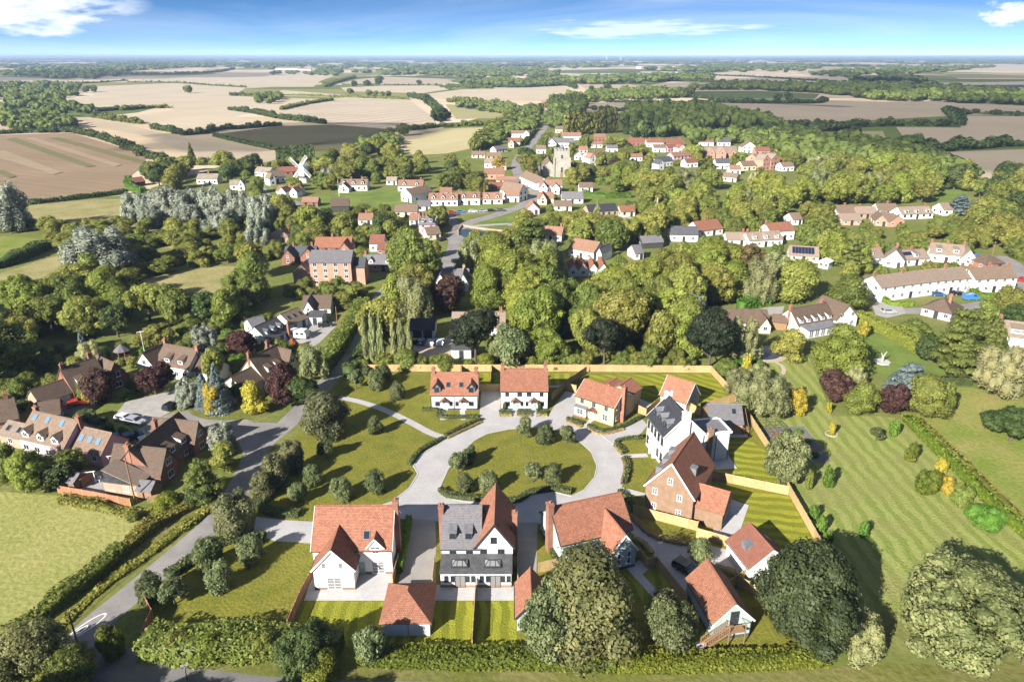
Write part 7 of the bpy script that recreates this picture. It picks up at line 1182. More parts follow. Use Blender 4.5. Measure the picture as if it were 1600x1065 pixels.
for i, (x, yt, yb, w) in enumerate(((212, 303, 348, 44), (240, 298, 350, 52), (270, 294, 352, 54), (300, 294, 354, 54), (330, 296, 356, 54), (358, 298, 358, 52), (386, 300, 360, 52), (412, 308, 364, 46), (405, 335, 385, 40), (300, 320, 362, 56), (345, 325, 368, 60), (240, 322, 358, 50))): T('silver', x, yt, yb, w, None, SW)
# avenue of poplars in the village
for i in range(15):
    p = P(886 + i * 5.2 + rng.uniform(-1, 1), 213 - i * .4); plant('poplar', p.x, p.y, 8, rng.uniform(20, 25), None, group='poplar row behind the village')
for i in range(7): p = P(980 + i * 9 + rng.uniform(-2, 2), 214 + rng.uniform(-4, 4)); plant('darkpoplar', p.x, p.y, 9, rng.uniform(18, 24))
# ------------------------------------------------------------------ woods of the middle distance: single trees spread over the ground they cover
def inside(poly, x, y):
    c = False; n = len(poly); j = n - 1
    for i in range(n):
        xi, yi, xj, yj = poly[i][0], poly[i][1], poly[j][0], poly[j][1]
        if (yi > y) != (yj > y) and x < (xj - xi) * (y - yi) / (yj - yi) + xi: c = not c
        j = i
    return c
def seg_d(px, py, ax, ay, bx, by):
    dx, dy = bx - ax, by - ay; t = max(0, min(1, ((px - ax) * dx + (py - ay) * dy) / (dx * dx + dy * dy + 1e-9))); return math.hypot(px - ax - t * dx, py - ay - t * dy)
CLEAR = [[(465, 322), (530, 300), (625, 297), (640, 312), (628, 321), (560, 325), (500, 330)], [(700, 380), (700, 340), (710, 325), (815, 320), (815, 338), (795, 374), (730, 378)], [(617, 235), (684, 201), (772, 199), (748, 230), (665, 242)], [(206, 440), (280, 426), (370, 419), (370, 449), (312, 456), (216, 450)], [(0, 430), (105, 402), (108, 442), (0, 455)], [(50, 322), (190, 312), (200, 328), (150, 345), (60, 345)], [(0, 372), (68, 378), (55, 398), (0, 410)], [(650, 528), (700, 528), (702, 556), (655, 558)], [(445, 530), (520, 503), (500, 535), (478, 546)], [(1195, 545), (1230, 556), (1195, 566)], [(845, 205), (830, 225), (815, 240), (825, 242), (855, 205)], [(1115, 500), (1225, 480), (1220, 492), (1130, 500)], [(975, 356), (1020, 346), (1008, 370)], [(395, 284), (425, 295), (440, 312), (420, 312)], [(1370, 470), (1410, 478), (1400, 495), (1370, 490)], [(1460, 330), (1470, 282), (1510, 300), (1508, 330)], [(905, 300), (985, 302), (985, 312), (910, 315)], [(930, 335), (985, 335), (985, 350)]]
GRID = {}
def blocked(X, Y, wid, hgt, gap):
    for x, y, r in KEEP:
        if (x - X) ** 2 + (y - Y) ** 2 < (r + wid * .3) ** 2: return True
    for x, y, r in PDISC:
        if (x - X) ** 2 + (y - Y) ** 2 < ((r + wid / 2) * gap) ** 2: return True
    for pts, hw in ROADS:
        for a, b in zip(pts[:-1], pts[1:]):
            if abs(a[0] - X) < 60 and abs(a[1] - Y) < 90 and seg_d(X, Y, a[0], a[1], b[0], b[1]) < hw + wid * .25: return True
    cx, yb, d = proj((X, Y, 0)); _, yt, _ = proj((X, Y, hgt)); hw = wid / 2 / mpp((X, Y, 0)); x0, x1 = cx - hw, cx + hw
    for bx0, by0, bx1, by1, bd in BOXES:
        if d < bd + 4:
            ox = min(x1, bx1) - max(x0, bx0); oy = min(yb, by1) - max(yt, by0)
            if ox > 0 and oy > 0 and ox * oy > .1 * (bx1 - bx0) * (by1 - by0): return True
    for poly in CLEAR:
        n = sum(inside(poly, cx + i * hw * .7, yt + (yb - yt) * j) for i in (-1, 0, 1) for j in (.25, .6, .95))
        if n >= 2: return True
    return False
def wood(poly_px, looks, wr, hr, gap=.62, tries=1500, maxn=999):
    poly = [(q.x, q.y) for q in W(poly_px)]; xs = [p[0] for p in poly]; ys = [p[1] for p in poly]; n = 0
    for k in range(tries):
        if n >= maxn: break
        X, Y = rng.uniform(min(xs), max(xs)), rng.uniform(min(ys), max(ys))
        q = proj((X, Y, 5))
        if not inside(poly, X, Y) or q[0] < -70 or q[0] > 1690: continue
        lk = rng.choices([l[0] for l in looks], [l[1] for l in looks])[0]; wd = rng.uniform(*wr) * (.75 if 'bush' in lk else 1); hg = wd * rng.uniform(*hr)
        if blocked(X, Y, wd, hg, gap): continue
        plant(lk, X, Y, wd, hg); n += 1
    return n
MIX = (('oak', 4), ('green', 4), ('lime', 2), ('dark', 1.5)); SUNNY = (('oak', 5), ('green', 2.5), ('lime', 3), ('pale', .5)); BUSHY = (('olivebush', 3), ('greenbush', 3), ('weedbush', 2))
cnt = []
cnt.append(wood([(-120, 500), (0, 462), (120, 448), (215, 460), (310, 464), (400, 458), (400, 500), (360, 508), (300, 506), (230, 510), (180, 535), (120, 525), (60, 545), (30, 600), (-80, 620)], (('green', 4), ('dark', 2), ('oak', 3), ('lime', 1)), (9, 13), (.85, 1.2), .66, 1200, 75))
cnt.append(wood([(40, 350), (190, 345), (215, 352), (430, 372), (436, 405), (380, 424), (300, 424), (215, 435), (110, 398), (80, 380)], (('oak', 4), ('green', 2), ('olivebush', 3), ('greenbush', 2)), (6, 11), (.6, .9), .58, 1200, 80))
cnt.append(wood([(400, 330), (480, 330), (560, 338), (660, 338), (640, 400), (600, 372), (480, 372), (430, 350)], MIX, (9, 13), (.9, 1.2), .65, 600, 40))
cnt.append(wood([(548, 565), (560, 510), (610, 440), (640, 415), (690, 412), (720, 412), (790, 405), (810, 345), (840, 330), (900, 335), (980, 355), (1040, 385), (1080, 385), (1250, 392), (1345, 400), (1340, 440), (1250, 470), (1130, 478), (1110, 560)], SUNNY, (10, 14), (.95, 1.3), .55, 3200, 105))
cnt.append(wood([(900, 280), (960, 265), (1100, 275), (1280, 272), (1420, 265), (1460, 280), (1460, 320), (1300, 322), (1260, 345), (1200, 350), (1080, 352), (1010, 340), (990, 300)], SUNNY, (11, 15), (.9, 1.15), .58, 2200, 70))
cnt.append(wood([(1500, 280), (1700, 290), (1750, 440), (1590, 405), (1560, 395), (1500, 372), (1420, 372), (1290, 372), (1290, 355), (1420, 352), (1500, 340)], (('green', 3), ('oak', 3), ('dark', 2)), (11, 15), (.9, 1.15), .64, 900, 48))
cnt.append(wood([(490, 262), (560, 240), (620, 240), (740, 246), (760, 300), (740, 302), (670, 302), (620, 288), (500, 285)], MIX, (9, 13), (.85, 1.1), .66, 700, 30))
cnt.append(wood([(230, 275), (330, 262), (390, 262), (400, 275), (360, 292), (300, 300), (240, 292)], (('green', 3), ('dark', 3), ('oak', 1)), (10, 14), (.9, 1.1), .7, 300, 16))
cnt.append(wood([(800, 245), (880, 240), (960, 235), (1080, 240), (1100, 262), (960, 262), (900, 290), (850, 285), (790, 275)], MIX, (8, 12), (.85, 1.1), .68, 500, 24))
cnt.append(wood([(1570, 480), (1800, 470), (1850, 760), (1640, 700), (1600, 640)], MIX, (8, 12), (.9, 1.1), .7, 300, 14)); cnt.append(wood([(-60, 570), (30, 560), (80, 575), (60, 600), (20, 640), (-60, 660)], (('greenbush', 3), ('dark', 2), ('brightbush', 1)), (4, 7), (.7, 1), .75, 300, 18))
cnt.append(wood([(60, 548), (130, 545), (200, 560), (190, 580), (110, 585)], (('greenbush', 3), ('brightbush', 2)), (2.5, 4.5), (.7, 1), .8, 200, 14)); cnt.append(wood([(450, 455), (560, 452), (570, 480), (530, 500), (520, 470), (450, 470)], (('greenbush', 2), ('oak', 2), ('olivebush', 2)), (4, 8), (.7, .95), .7, 300, 16))
cnt.append(wood([(1120, 560), (1160, 550), (1190, 600), (1150, 620)], (('pale', 1), ('brightbush', 1)), (4, 7), (.6, .9), .8, 80, 4))
cnt.append(wood([(620, 300), (780, 285), (900, 300), (900, 340), (990, 318), (1000, 345), (900, 352)], BUSHY, (3.5, 6), (.8, 1.0), .8, 400, 28))
CLEAR += [[(180, 648), (196, 628), (290, 605), (305, 612), (340, 652), (400, 665), (380, 720), (345, 660), (245, 665)], [(1340, 500), (1440, 548), (1470, 575), (1440, 588), (1385, 588), (1350, 560)], [(1160, 545), (1235, 540), (1235, 570), (1180, 575)], [(105, 615), (150, 620), (145, 640), (100, 640)]]
cnt.append(wood([(0, 600), (110, 560), (240, 540), (360, 505), (420, 500), (480, 540), (480, 600), (380, 640), (260, 625), (180, 612), (110, 640), (0, 650)], (('greenbush', 3), ('olivebush', 2), ('brightbush', 1), ('dark', 1.5), ('gardengreen', 2)), (3, 6.5), (.7, 1.05), .72, 1200, 60))
cnt.append(wood([(130, 650), (180, 660), (260, 668), (250, 690), (200, 680), (150, 672)], (('greenbush', 2), ('darkshrub', 2)), (1.8, 3), (.7, 1), .8, 300, 14))
GRD = (('garden', 3), ('gardengreen', 3), ('greenbush', 1))
cnt.append(wood([(400, 320), (480, 326), (560, 330), (690, 330), (690, 420), (620, 440), (560, 440), (430, 420), (430, 370), (400, 350)], GRD, (6, 10), (.8, 1.1), .66, 1500, 60))
cnt.append(wood([(700, 300), (780, 270), (800, 225), (860, 215), (960, 225), (1090, 240), (1090, 300), (1000, 345), (900, 350), (860, 345), (840, 320)], GRD, (6, 10), (.8, 1.1), .66, 1500, 80))
cnt.append(wood([(360, 262), (420, 262), (500, 262), (620, 268), (660, 300), (640, 320), (500, 300), (440, 316), (380, 305)], GRD, (6, 10), (.8, 1.1), .66, 900, 45))
cnt.append(wood([(860, 345), (1000, 345), (1080, 352), (1260, 345), (1300, 350), (1300, 440), (1240, 420), (1040, 392), (900, 380), (840, 372)], GRD, (7, 11), (.85, 1.15), .64, 1300, 60))
cnt.append(wood([(1300, 350), (1480, 345), (1600, 400), (1600, 520), (1500, 520), (1340, 500), (1300, 440)], GRD, (5, 9), (.8, 1.05), .7, 900, 40))
cnt.append(wood([(1080, 240), (1230, 230), (1260, 260), (1180, 285), (1090, 275)], GRD, (7, 11), (.85, 1.05), .68, 500, 24))
cnt.append(wood([(560, 577), (700, 577), (900, 577), (1100, 578), (1100, 562), (900, 556), (720, 562), (560, 560)], (('olivebush', 2), ('greenbush', 2), ('weedbush', 2), ('gardengreen', 2), ('pale', .6)), (4, 7), (.7, 1.1), .6, 900, 45))
LOOK['field'] = ('field_tree', 'tree', 'leaf_dark', ('round',), 'dark rounded field tree'); LOOK['fieldgreen'] = ('field_tree', 'tree', 'leaf_green', ('round',), 'green rounded field tree')
# single trees standing in the fields and along the field edges
for x, y, w, lk in ((295, 146, 13, 'fieldgreen'), (135, 145, 11, 'fieldgreen'), (147, 144, 11, 'fieldgreen'), (554, 136, 10, 'field'), (574, 135, 10, 'field'), (592, 133, 14, 'field'), (655, 133, 8, 'field'), (548, 148, 10, 'fieldgreen'), (576, 150, 10, 'fieldgreen'), (587, 150, 8, 'fieldgreen'), (598, 150, 7, 'fieldgreen'), (607, 152, 10, 'fieldgreen'), (1142, 206, 9, 'conifer'), (1103, 213, 12, 'field'), (1123, 211, 10, 'field'), (1167, 212, 10, 'field'), (1170, 196, 5, 'conifer'), (1228, 114, 8, 'field'), (986, 131, 9, 'field'), (924, 143, 9, 'field'), (949, 142, 12, 'field'), (1231, 158, 14, 'field'), (1214, 158, 12, 'field'), (1257, 200, 14, 'field'), (1286, 205, 14, 'field'), (1310, 146, 8, 'field'), (1200, 222, 30, 'field'), (1330, 222, 24, 'field'), (1415, 245, 36, 'field'), (1490, 296, 40, 'field'), (688, 195, 28, 'field'), (668, 165, 18, 'field'), (632, 212, 20, 'fieldgreen'), (610, 222, 16, 'fieldgreen'), (300, 251, 14, 'conifer')):
    p = P(x, y); m = mpp(p); plant(lk, p.x, p.y, w * m, w * m * (.95 if lk != 'conifer' else 2.0))
# ------------------------------------------------------------------ hedgerows between the fields
HR = [('behind the plough field', [(112, 207), (150, 215), (195, 230), (235, 247), (260, 254)], 9, 'leaf_dark'), ('along the upper plough field edge', [(-40, 212), (40, 208), (112, 207)], 6, 'leaf_dark'), ('between the tan strip and the stubble', [(148, 184), (190, 190), (222, 194)], 9, 'leaf_green'), ('dark, above the tan strip', [(242, 202), (265, 206), (282, 210)], 9, 'leaf_dark'), ('dark, left of the shaded field', [(288, 212), (320, 209), (340, 204), (400, 200), (440, 196)], 9, 'leaf_dark'), ('below the shaded field', [(335, 213), (380, 224), (432, 235)], 5, 'leaf_dark'), ('in the middle of the large stubble field', [(190, 173), (225, 170), (270, 169)], 10, 'leaf_green'), ('short, in the large stubble field', [(152, 175), (186, 172)], 8, 'leaf_dark'), ('crossing above the tramline field', [(360, 172), (400, 178), (440, 186), (510, 194)], 9, 'leaf_dark'), ('right of the large stubble field', [(362, 150), (400, 150), (440, 151)], 10, 'leaf_green'), ('rising left of the tramline field', [(440, 172), (475, 164), (520, 157)], 8, 'leaf_green'), ('above the tramline field', [(440, 149), (500, 151), (560, 153), (640, 156)], 5, 'leaf_green'), ('thick, right end of the tramline field', [(640, 152), (665, 158), (682, 172), (690, 190)], 12, 'leaf_dark'), ('above the golden field', [(605, 207), (650, 203), (685, 199), (740, 197), (775, 196)], 8, 'leaf_green'), ('below the long central stubble', [(700, 160), (760, 163), (800, 170), (860, 168)], 12, 'leaf_green'),
      ('between two central stubble fields', [(535, 133), (600, 134), (680, 134), (705, 141)], 4, 'leaf_dark'), ('curving left of the centre stubble', [(508, 136), (530, 128), (555, 121)], 12, 'leaf_green'), ('right of the centre stubble', [(690, 137), (725, 138), (770, 139)], 16, 'leaf_green'), ('below the green central field', [(770, 137), (820, 137), (880, 134), (900, 139)], 14, 'leaf_dark'), ('along the top of the right wheat field', [(1085, 160), (1180, 162), (1270, 162), (1290, 158)], 10, 'leaf_dark'), ('below the right wheat field', [(1150, 186), (1210, 194), (1290, 196)], 7, 'leaf_dark'), ('thick dark, middle of the right wheat fields', [(1290, 205), (1330, 200), (1400, 197), (1440, 197), (1500, 198)], 14, 'leaf_dark'), ('dark, climbing between the right wheat fields', [(1478, 176), (1490, 184), (1505, 197)], 14, 'leaf_dark'), ('dark, at the right edge of the wheat', [(1498, 181), (1520, 178), (1560, 180), (1640, 183)], 10, 'leaf_dark'), ('long dark, above the lowest tan field', [(1440, 238), (1500, 234), (1560, 230), (1640, 228)], 12, 'leaf_dark'), ('dark, left of the lowest tan field', [(1400, 228), (1430, 240), (1465, 262), (1510, 285)], 16, 'leaf_dark'), ('dark, around the green right field', [(1080, 153), (1140, 157), (1180, 160)], 9, 'leaf_dark'), ('dark, above the pale right field', [(1000, 126), (1090, 128), (1200, 133), (1300, 135)], 14, 'leaf_dark'), ('through the pale right fields', [(1110, 118), (1180, 121), (1260, 126), (1340, 130)], 6, 'leaf_dark'), ('along the centre right stubble', [(950, 160), (1010, 162), (1080, 164)], 7, 'leaf_dark'), ('below the centre right stubble', [(930, 172), (1000, 175), (1060, 172), (1120, 176)], 12, 'leaf_dark'), ('far left below the dark wood', [(100, 132), (160, 129), (200, 126)], 5, 'leaf_dark'), ('along the top of the large stubble', [(200, 129), (275, 130), (330, 134), (385, 137)], 5, 'leaf_dark'), ('tree lined, above the pale left field', [(205, 117), (280, 116), (340, 113), (365, 108)], 14, 'leaf_green'), ('right of the ploughland farm track', [(245, 262), (290, 258), (340, 258)], 10, 'leaf_green'), ('beside the street out of the village', [(838, 202), (826, 216), (818, 228)], 4, 'leaf_dark'), ('edging the golden field on the right', [(745, 236), (760, 222), (775, 205), (800, 190)], 14, 'leaf_green'), ('dark, right of the shaded meadow', [(1200, 206), (1240, 212), (1290, 224)], 8, 'leaf_dark')]
def crowns_along(parent, px, wd, mt, seed):
    """the trees of a hedgerow, joined: too many to tell apart"""
    r = np.random.default_rng(seed); p = catmull(W(px), 6); base = p[0]; Vs, Qs, Ts, tq, tt, off = [], [], [], [], [], 0; acc = 0.0
    for a, b in zip(p[:-1], p[1:]):
        d = b - a; L_ = d.length; n = Vector((-d.y, d.x, 0)).normalized() if L_ > 1e-6 else Vector((0, 1, 0))
        while acc < L_:
            w_ = wd * r.uniform(.55, 1.15); q = a + d * (acc / L_) + n * r.normal(0, wd * .15) - base; acc += w_ * r.uniform(.45, .95) * (2.2 if r.random() < .12 else 1)
            V, F, t, CV, CF = cached(('hc', int(r.integers(4))), lambda: crown_data('lump', .17, int(r.integers(999)))); A = np.concatenate([V, CV]); h_ = w_ * r.uniform(.65, .95)
            Vs.append(A * np.array([w_, w_, h_]) + np.array([q.x, q.y, -.08 * h_])); Qs.append(F + off); Ts.append(CF + len(V) + off); tq.append(t); tt.append(np.full(len(CF), .1)); off += len(A)
        acc -= L_
    if Vs: o = link('crowns', pack('crowns', np.concatenate(Vs), np.concatenate(Qs), np.concatenate(Ts), np.concatenate(tq), np.concatenate(tt), mt), parent); o['kind'] = 'stuff'
for i, (lab, px, wd, mt) in enumerate(HR):
    d = proj(P(*px[len(px) // 2]))[2]; lf = max(.9, d * .0022); big = wd >= 6; o = hedge('hedgerow ' + lab, px, 3.0 if big else wd * .7, 2.6, mt, leaf=lf, name='hedgerow', cat='hedgerow', uneven=.3, bump=.3, seed=i + 5)
    if big: crowns_along(o, px, min(max(wd, 8), 14), mt, i + 77)
# ------------------------------------------------------------------ distant woods, one mass of crowns to the horizon
def far_woods():
    r = np.random.default_rng(3); protos = []
    for k in range(5):
        q = np.random.default_rng(50 + k); L = [(0, 0, .45, .34, .34, .45)] + [(*(np.array([math.cos(a), math.sin(a)]) * .26), q.uniform(.3, .65), .24, .24, .3) for a in np.arange(5) * 1.257 + q.uniform(0, 1)]; L = np.array(L); Ps, Ns = [], []
        for x, y, z, a, b, c in L: d = dirs(q, 11); d[:, 2] = np.abs(d[:, 2]) * .9 - .1; Ps.append(np.array([x, y, z]) + d * np.array([a, b, c]) * 1.04); Ns.append(d + q.normal(0, .3, d.shape))
        Pp = np.concatenate(Ps); Nn = np.concatenate(Ns); Nn /= np.linalg.norm(Nn, axis=1, keepdims=True); V, F, t = leaf_cards(Pp, Nn, .23, q); CV = np.concatenate([l[:3] + ICO_V * l[3:] for l in L]); CF = np.concatenate([ICO_F + 12 * i for i in range(len(L))]); CV[:, 2] = np.maximum(CV[:, 2], 0); protos.append((V, F, t, CV, CF))
    pts = []
    def fill(px, w, n, hk=(.8, 1.1), gap=.7):
        poly = [(q.x, q.y) for q in W(px)]; xs = [p[0] for p in poly]; ys = [p[1] for p in poly]; loc = []
        for _ in range(n * 6):
            if len(loc) >= n: break
            X, Y = rng.uniform(min(xs), max(xs)), rng.uniform(min(ys), max(ys)); ww = rng.uniform(*w)
            if not inside(poly, X, Y) or any((a - X) ** 2 + (b - Y) ** 2 < (gap * ww) ** 2 for a, b in loc[-160:]): continue
            loc.append((X, Y)); pts.append((X, Y, ww, ww * rng.uniform(*hk)))
    fill([(-120, 140), (0, 134), (70, 133), (125, 139), (128, 149), (85, 157), (108, 166), (148, 174), (145, 178), (100, 183), (60, 200), (-60, 206), (-120, 208)], (12, 17), 330); fill([(24, 206), (60, 190), (100, 186), (118, 195), (112, 207)], (11, 15), 30)
    fill([(-40, 121), (20, 112), (120, 108), (205, 112), (200, 118), (130, 127), (30, 119)], (26, 40), 200, (.5, .65)); fill([(60, 108), (210, 103), (310, 105), (200, 112)], (35, 55), 90, (.4, .5))
    fill([(985, 178), (1050, 172), (1120, 180), (1200, 195), (1195, 202), (1090, 204), (1085, 216), (1000, 216), (975, 195)], (13, 18), 190, (1, 1.25)); fill([(1200, 204), (1290, 224), (1420, 240), (1470, 262), (1500, 285), (1400, 262), (1290, 262), (1230, 250), (1205, 232)], (12, 16), 150, (.9, 1.1)); fill([(1080, 216), (1200, 214), (1250, 230), (1240, 246), (1150, 225), (1080, 228)], (10, 14), 50)
    fill([(1060, 141), (1200, 136), (1340, 138), (1470, 150), (1490, 160), (1380, 158), (1280, 146), (1180, 141)], (18, 28), 260, (.65, .8)); fill([(1330, 128), (1420, 122), (1460, 133), (1490, 145), (1400, 150), (1340, 138)], (22, 34), 150, (.6, .7)); fill([(1250, 118), (1400, 108), (1560, 105), (1480, 113), (1330, 122)], (35, 55), 160, (.42, .5)); fill([(1480, 141), (1560, 146), (1640, 150), (1640, 166), (1500, 162)], (18, 28), 90, (.7, .8))
    fill([(920, 150), (1000, 143), (1080, 146), (1080, 154), (985, 157), (920, 161)], (14, 20), 120, (.75, .9)); fill([(860, 160), (905, 155), (915, 170), (905, 182), (870, 185), (862, 172)], (13, 18), 55, (.9, 1.1)); fill([(700, 165), (790, 170), (850, 175), (840, 190), (800, 192), (790, 180), (740, 172)], (10, 15), 70, (.7, .9)); fill([(560, 114), (700, 108), (820, 108), (890, 118), (860, 124), (700, 122), (600, 118)], (30, 48), 170, (.42, .5)); fill([(400, 118), (520, 111), (560, 113), (545, 119)], (24, 34), 30, (.5, .6)); fill([(720, 131), (800, 128), (860, 130), (860, 136), (780, 137)], (18, 26), 70, (.6, .8)); fill([(860, 125), (1000, 121), (1110, 118), (1110, 126), (1000, 131), (900, 133)], (26, 40), 130, (.5, .6)); fill([(1000, 111), (1120, 104), (1280, 102), (1280, 111), (1120, 114)], (45, 70), 130, (.33, .42))
    fill([(0, 108), (200, 100), (380, 101), (560, 105), (560, 112), (380, 108), (200, 105)], (45, 70), 150, (.33, .42)); fill([(560, 106), (900, 100), (1000, 103), (900, 108), (640, 110)], (50, 80), 150, (.3, .4)); fill([(400, 155), (440, 150), (450, 158), (405, 168)], (10, 14), 16); fill([(540, 240), (600, 224), (625, 222), (615, 240)], (9, 13), 22, (.7, .9)); fill([(770, 205), (800, 190), (840, 192), (830, 205), (800, 210), (770, 235), (755, 236)], (9, 13), 40, (.75, .95)); fill([(850, 190), (880, 185), (885, 205), (862, 200)], (10, 14), 16)
    # bands of wood far off, patchy, down to the horizon
    for row, dens in ((104, .35), (102.5, .4), (101, .4), (99.8, .4), (98.7, .45), (97.6, .5), (96.6, .55), (95.6, .6), (94.7, .7), (93.8, .75), (93, .8), (92.2, .85), (91.4, .9), (90.7, .9)):
        Y = P(800, row).y; half = Y * .8; ww = 40 + Y * .011; x = -half; ph = r.uniform(0, 99)
        while x < half:
            x += ww * r.uniform(.5, 1.1)
            if .5 + .5 * math.sin(x / (Y * .05) + ph) * math.sin(x / (Y * .13) + ph * 2) < dens * r.uniform(.7, 1.3): pts.append((x, Y * r.uniform(.985, 1.015), ww * r.uniform(.9, 1.5), (17 + Y * .0008) * r.uniform(.7, 1.15)))
    Vs, Qs, Ts, tq, tt, off = [], [], [], [], [], 0
    for X, Y, ww, hh in pts:
        V, F, t, CV, CF = protos[r.integers(5)]; a = r.uniform(0, 6.28); c, s = math.cos(a), math.sin(a); A = np.concatenate([V, CV]); B = np.stack([(A[:, 0] * c - A[:, 1] * s) * ww * 1.15 + X, (A[:, 0] * s + A[:, 1] * c) * ww * 1.15 + Y, A[:, 2] * hh], 1); sh = r.uniform(-.25, .35)
        Vs.append(B); Qs.append(F + off); Ts.append(CF + len(V) + off); tq.append(np.clip(t + sh, 0, 1)); tt.append(np.full(len(CF), np.clip(.25 + sh, 0, 1))); off += len(A)
    me = pack('distant_woodland', np.concatenate(Vs), np.concatenate(Qs), np.concatenate(Ts), np.concatenate(tq), np.concatenate(tt), 'leaf_far'); tag(link('distant_woodland', me), 'woods and tree belts across the far countryside', None, None, 'stuff'); print('FARPTS', len(pts))
far_woods()
# ------------------------------------------------------------------ clouds overhead (above the picture) whose shade lies on the far fields
def clouds():
    m, nt, N, L, b = nodes('cloud_white'); b.inputs['Base Color'].default_value = (.9, .9, .9, 1); b.inputs['Roughness'].default_value = 1; t = N('ShaderNodeBsdfTransparent'); mx = N('ShaderNodeMixShader'); mx.inputs[0].default_value = .7; out = nt.nodes['Material Output']; L(b.outputs[0], mx.inputs[1]); L(t.outputs[0], mx.inputs[2]); L(mx.outputs[0], out.inputs[0]); MATS['cloud_white'] = m
    r = np.random.default_rng(8); Vs, Fs, off = [], [], 0
    for gx, gy, rx, ry in ((490, 870, 420, 420), (-225, 690, 120, 110), (-1500, 3000, 500, 700), (1500, 2300, 700, 800), (850, 1720, 640, 400)):
        c = Vector((gx, gy, 0)) + SUNV * (650 / SUNV.z); n = 60; rings = 7; v = []
        rad = [1 + .13 * math.sin(3 * a + gx) + .09 * math.sin(7 * a + gy) + .06 * math.sin(13 * a) + r.normal(0, .02) for a in np.arange(n) * 2 * math.pi / n]
        for k in range(1, rings):
            ph = math.pi * k / rings; s_, z = math.sin(ph), math.cos(ph)
            for i in range(n): a = 2 * math.pi * i / n; v.append((c.x + rx * rad[i] * math.cos(a) * s_, c.y + ry * rad[i] * math.sin(a) * s_, c.z + z * (70 if z > 0 else 15) * (1 + r.normal(0, .08))))
        f = [(k * n + i, (k + 1) * n + i, (k + 1) * n + (i + 1) % n, k * n + (i + 1) % n) for k in range(rings - 2) for i in range(n)] + [tuple(range(n)), tuple(range((rings - 1) * n - 1, (rings - 2) * n - 1, -1))]
        o = obj('cloud', v, f, 'cloud_white', None, None, True); tag(o, None, None, None, 'stuff')
clouds()
# ------------------------------------------------------------------ the air
def haze():
    m = bpy.data.materials.new('haze'); m.use_nodes = True; nt = m.node_tree; nt.nodes.clear(); out = nt.nodes.new('ShaderNodeOutputMaterial'); v = nt.nodes.new('ShaderNodeVolumePrincipled'); v.inputs['Color'].default_value = (.44, .58, .82, 1); v.inputs['Density'].default_value = 8.5e-5; v.inputs['Anisotropy'].default_value = 0
    nt.links.new(v.outputs[0], out.inputs['Volume']); m.cycles.homogeneous_volume = True; MATS['haze'] = m; g = G().box(-27000, 27000, -27000, 27000, -1, 81); o = g.build('haze', 'haze'); tag(o, None, None, None, 'stuff')
haze()
# ------------------------------------------------------------------ which plant is which: name each by the thing it stands nearest to
LANDMARKS = [(743, 525, 'dark left estate tree'), (944, 535, 'dark middle estate tree'), (1107, 530, 'dark right estate tree'), (661, 512, 'twin garage'), (748, 510, 'long brown roof'), (706, 435, 'twin chimney white house'), (519, 425, 'pink brick mill'), (592, 412, 'slate house with dormers'), (467, 400, 'twin slate gables'), (520, 385, 'salmon roof behind the mill'), (436, 367, 'salmon hipped house'), (530, 320, 'black barn'), (480, 270, 'windmill'), (550, 290, 'dormered house on the green'), (645, 300, 'right end of the green'), (668, 355, 'tall pink house'), (755, 365, 'village pond'), (693, 312, 'first white terrace'), (770, 312, 'third white terrace'), (877, 255, 'church tower'), (825, 283, 'long white street house'), (895, 310, 'white hall'), (942, 330, 'black roofed bungalow'), (919, 418, 'zigzag gables'), (908, 390, 'long white hall'), (1110, 358, 'white gable end'), (1068, 368, 'blue slate roof'), (1196, 375, 'dormered cottages'), (1255, 398, 'solar panel house'), (1275, 500, 'five dormer house'), (1167, 503, 'brown bungalow'), (1414, 455, 'left terrace block'), (1484, 445, 'middle terrace block'), (1550, 440, 'right terrace block'), (1460, 485, 'pink bungalow'), (1360, 403, 'wide dormer semi'), (1430, 403, 'solar panelled white house'), (1490, 398, 'rightmost upper semi'), (1583, 525, 'right edge conservatory'), (1322, 333, 'leftmost ridge semi'), (1390, 330, 'third ridge semi'), (1432, 332, 'three dormer bungalow'), (1490, 325, 'blue cedar'), (1121, 238, 'salmon hall'), (1200, 252, 'tall red villa'), (1263, 230, 'lone shaded house'), (1025, 225, 'dark red terraces'), (1038, 253, 'central slate roofed house'), (920, 205, 'poplar row'), (850, 212, 'upper street'), (842, 170, 'distant hamlet'), (700, 220, 'golden field'), (480, 215, 'shaded field'), (570, 175, 'tramline field'), (110, 260, 'plough field'), (250, 150, 'large stubble field'), (1400, 172, 'right wheat field'), (1540, 205, 'lower wheat field'), (1150, 200, 'shaded meadow'), (620, 138, 'central stubble'), (325, 330, 'silver willow grove'), (160, 398, 'great silver willow'), (290, 438, 'straw coloured clearing'), (30, 390, 'left green pasture'), (145, 590, 'brick house with shed dormers'), (270, 565, 'white dormered house'), (435, 570, 'cream house'), (282, 720, 'steep roofed brick house'), (75, 685, 'pink house'), (425, 520, 'blue slate house'), (494, 482, 'half grey bungalow'), (193, 545, 'gazebo'), (330, 645, 'lane side verge'), (1205, 556, 'garden pond'), (1245, 692, 'kitchen garden'), (1378, 560, 'stump plinth'), (1390, 535, 'two tone hedge'), (1480, 700, 'long dark hedge'), (1540, 620, 'straw coloured paddock'), (600, 540, 'pale poplars'), (700, 462, 'copper beech'), (1308, 550, 'big lime green garden tree'), (1490, 540, 'layered cedar'), (1350, 830, 'shaded striped lawn'), (1000, 290, 'sunny central wood'), (1150, 430, 'rusty tree'), (560, 590, 'left end of the back fence'), (316, 280, 'thatched house by the bend'), (1040, 335, 'dead trunk'), (225, 790, 'sun room'), (1600, 350, 'right hand wood edge'), (60, 510, 'left wood edge')]
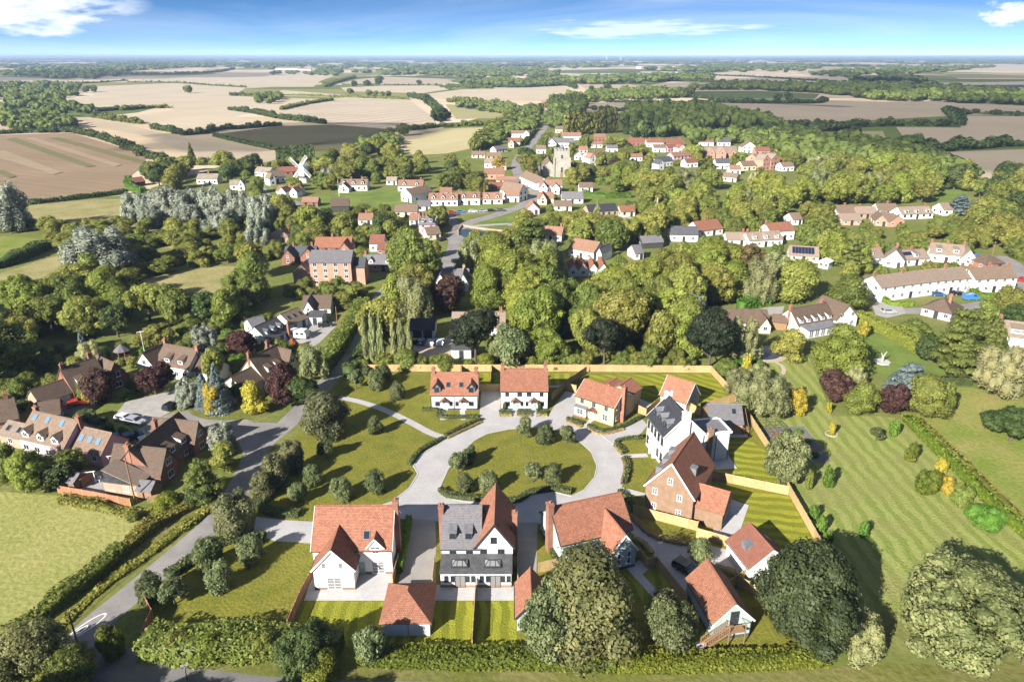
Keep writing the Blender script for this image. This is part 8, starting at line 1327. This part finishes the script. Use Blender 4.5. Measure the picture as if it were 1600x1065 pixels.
def prune():
    """leave out the trees that stand wholly behind nearer ones"""
    d = []
    for o, words, px, py, hg in PLANTS:
        X, Y = o.location.x, o.location.y; w_ = o.scale.x; f = proj((X, Y, 0))[2]; d.append((f, proj((X, Y, hg * .95)), proj((X, Y, 0)), w_ / 2 / mpp((X, Y, 0))))
    out = set()
    for i, (o, words, px, py, hg) in enumerate(PLANTS):
        f, t, b, hw = d[i]; hid = -60 < t[0] < 1660
        for sx, sz in ((0, .02), (0, .3), (-.7, .35), (.7, .35), (-.45, .12), (.45, .12), (0, .6)):
            x, y = t[0] + sx * hw, t[1] + (b[1] - t[1]) * sz
            if x < 0 or x > 1600: continue
            if not any(g[0] < f - 1 and j not in out and abs(x - g[1][0]) < g[3] and ((x - g[1][0]) / (g[3] * .85)) ** 2 + ((y - g[1][1] * .5 - g[2][1] * .5) / max(1, (g[2][1] - g[1][1]) * .47)) ** 2 < 1 for j, g in enumerate(d)): hid = False; break
        if hid: out.add(i)
    for i in sorted(out, reverse=True):
        o = PLANTS.pop(i)[0]
        for c in list(o.children): bpy.data.objects.remove(c)
        bpy.data.objects.remove(o)
    print('PRUNED', len(out))
prune()
def label_plants():
    groups = {}
    for o, words, px, py, hg in PLANTS:
        lm = min(LANDMARKS, key=lambda l: (l[0] - px) ** 2 + ((l[1] - py) * 1.5) ** 2); dx, dy = px - lm[0], (py - lm[1]) * 1.6
        rel = ('right of' if dx > 0 else 'left of') if abs(dx) > abs(dy) else ('in front of' if dy > 0 else 'behind'); groups.setdefault((words, rel, lm[2]), []).append((px, py, hg, o))
    ords = ['', 'second', 'third', 'fourth', 'fifth', 'sixth', 'seventh', 'eighth', 'ninth', 'tenth', 'eleventh', 'twelfth', 'thirteenth', 'fourteenth', 'fifteenth', 'sixteenth', 'seventeenth', 'eighteenth', 'nineteenth', 'twentieth']
    for (words, rel, lm), v in groups.items():
        v.sort(key=lambda t: t[0]); n = len(v)
        for i, (px, py, hg, o) in enumerate(v):
            s = f'{words} {rel} the {lm}'
            if n == 2: s += (', left one', ', right one')[i]
            elif n > 2: s += ', leftmost' if i == 0 else ', rightmost' if i == n - 1 else f', {ords[min(i, 19)]} from left'
            o['label'] = s
            if 'group' not in o.keys(): o['group'] = words.replace(' tree', ' trees').replace(' shrub', ' shrubs') + ' around the village'
label_plants()
from collections import Counter
print('WOODS', cnt, Counter(LOOK[k][0] for k in ()), 'PLANTS', nplant[0], Counter(o[0].name.split('.')[0] for o in PLANTS))
print(sorted(((len(me.loops) - 2 * len(me.polygons)), me.name, me.users) for me in bpy.data.meshes)[-14:]); print('TRIS', sum(len(p.vertices) - 2 for me in bpy.data.meshes for p in me.polygons) if False else sum(len(me.loops) - 2 * len(me.polygons) for me in bpy.data.meshes))
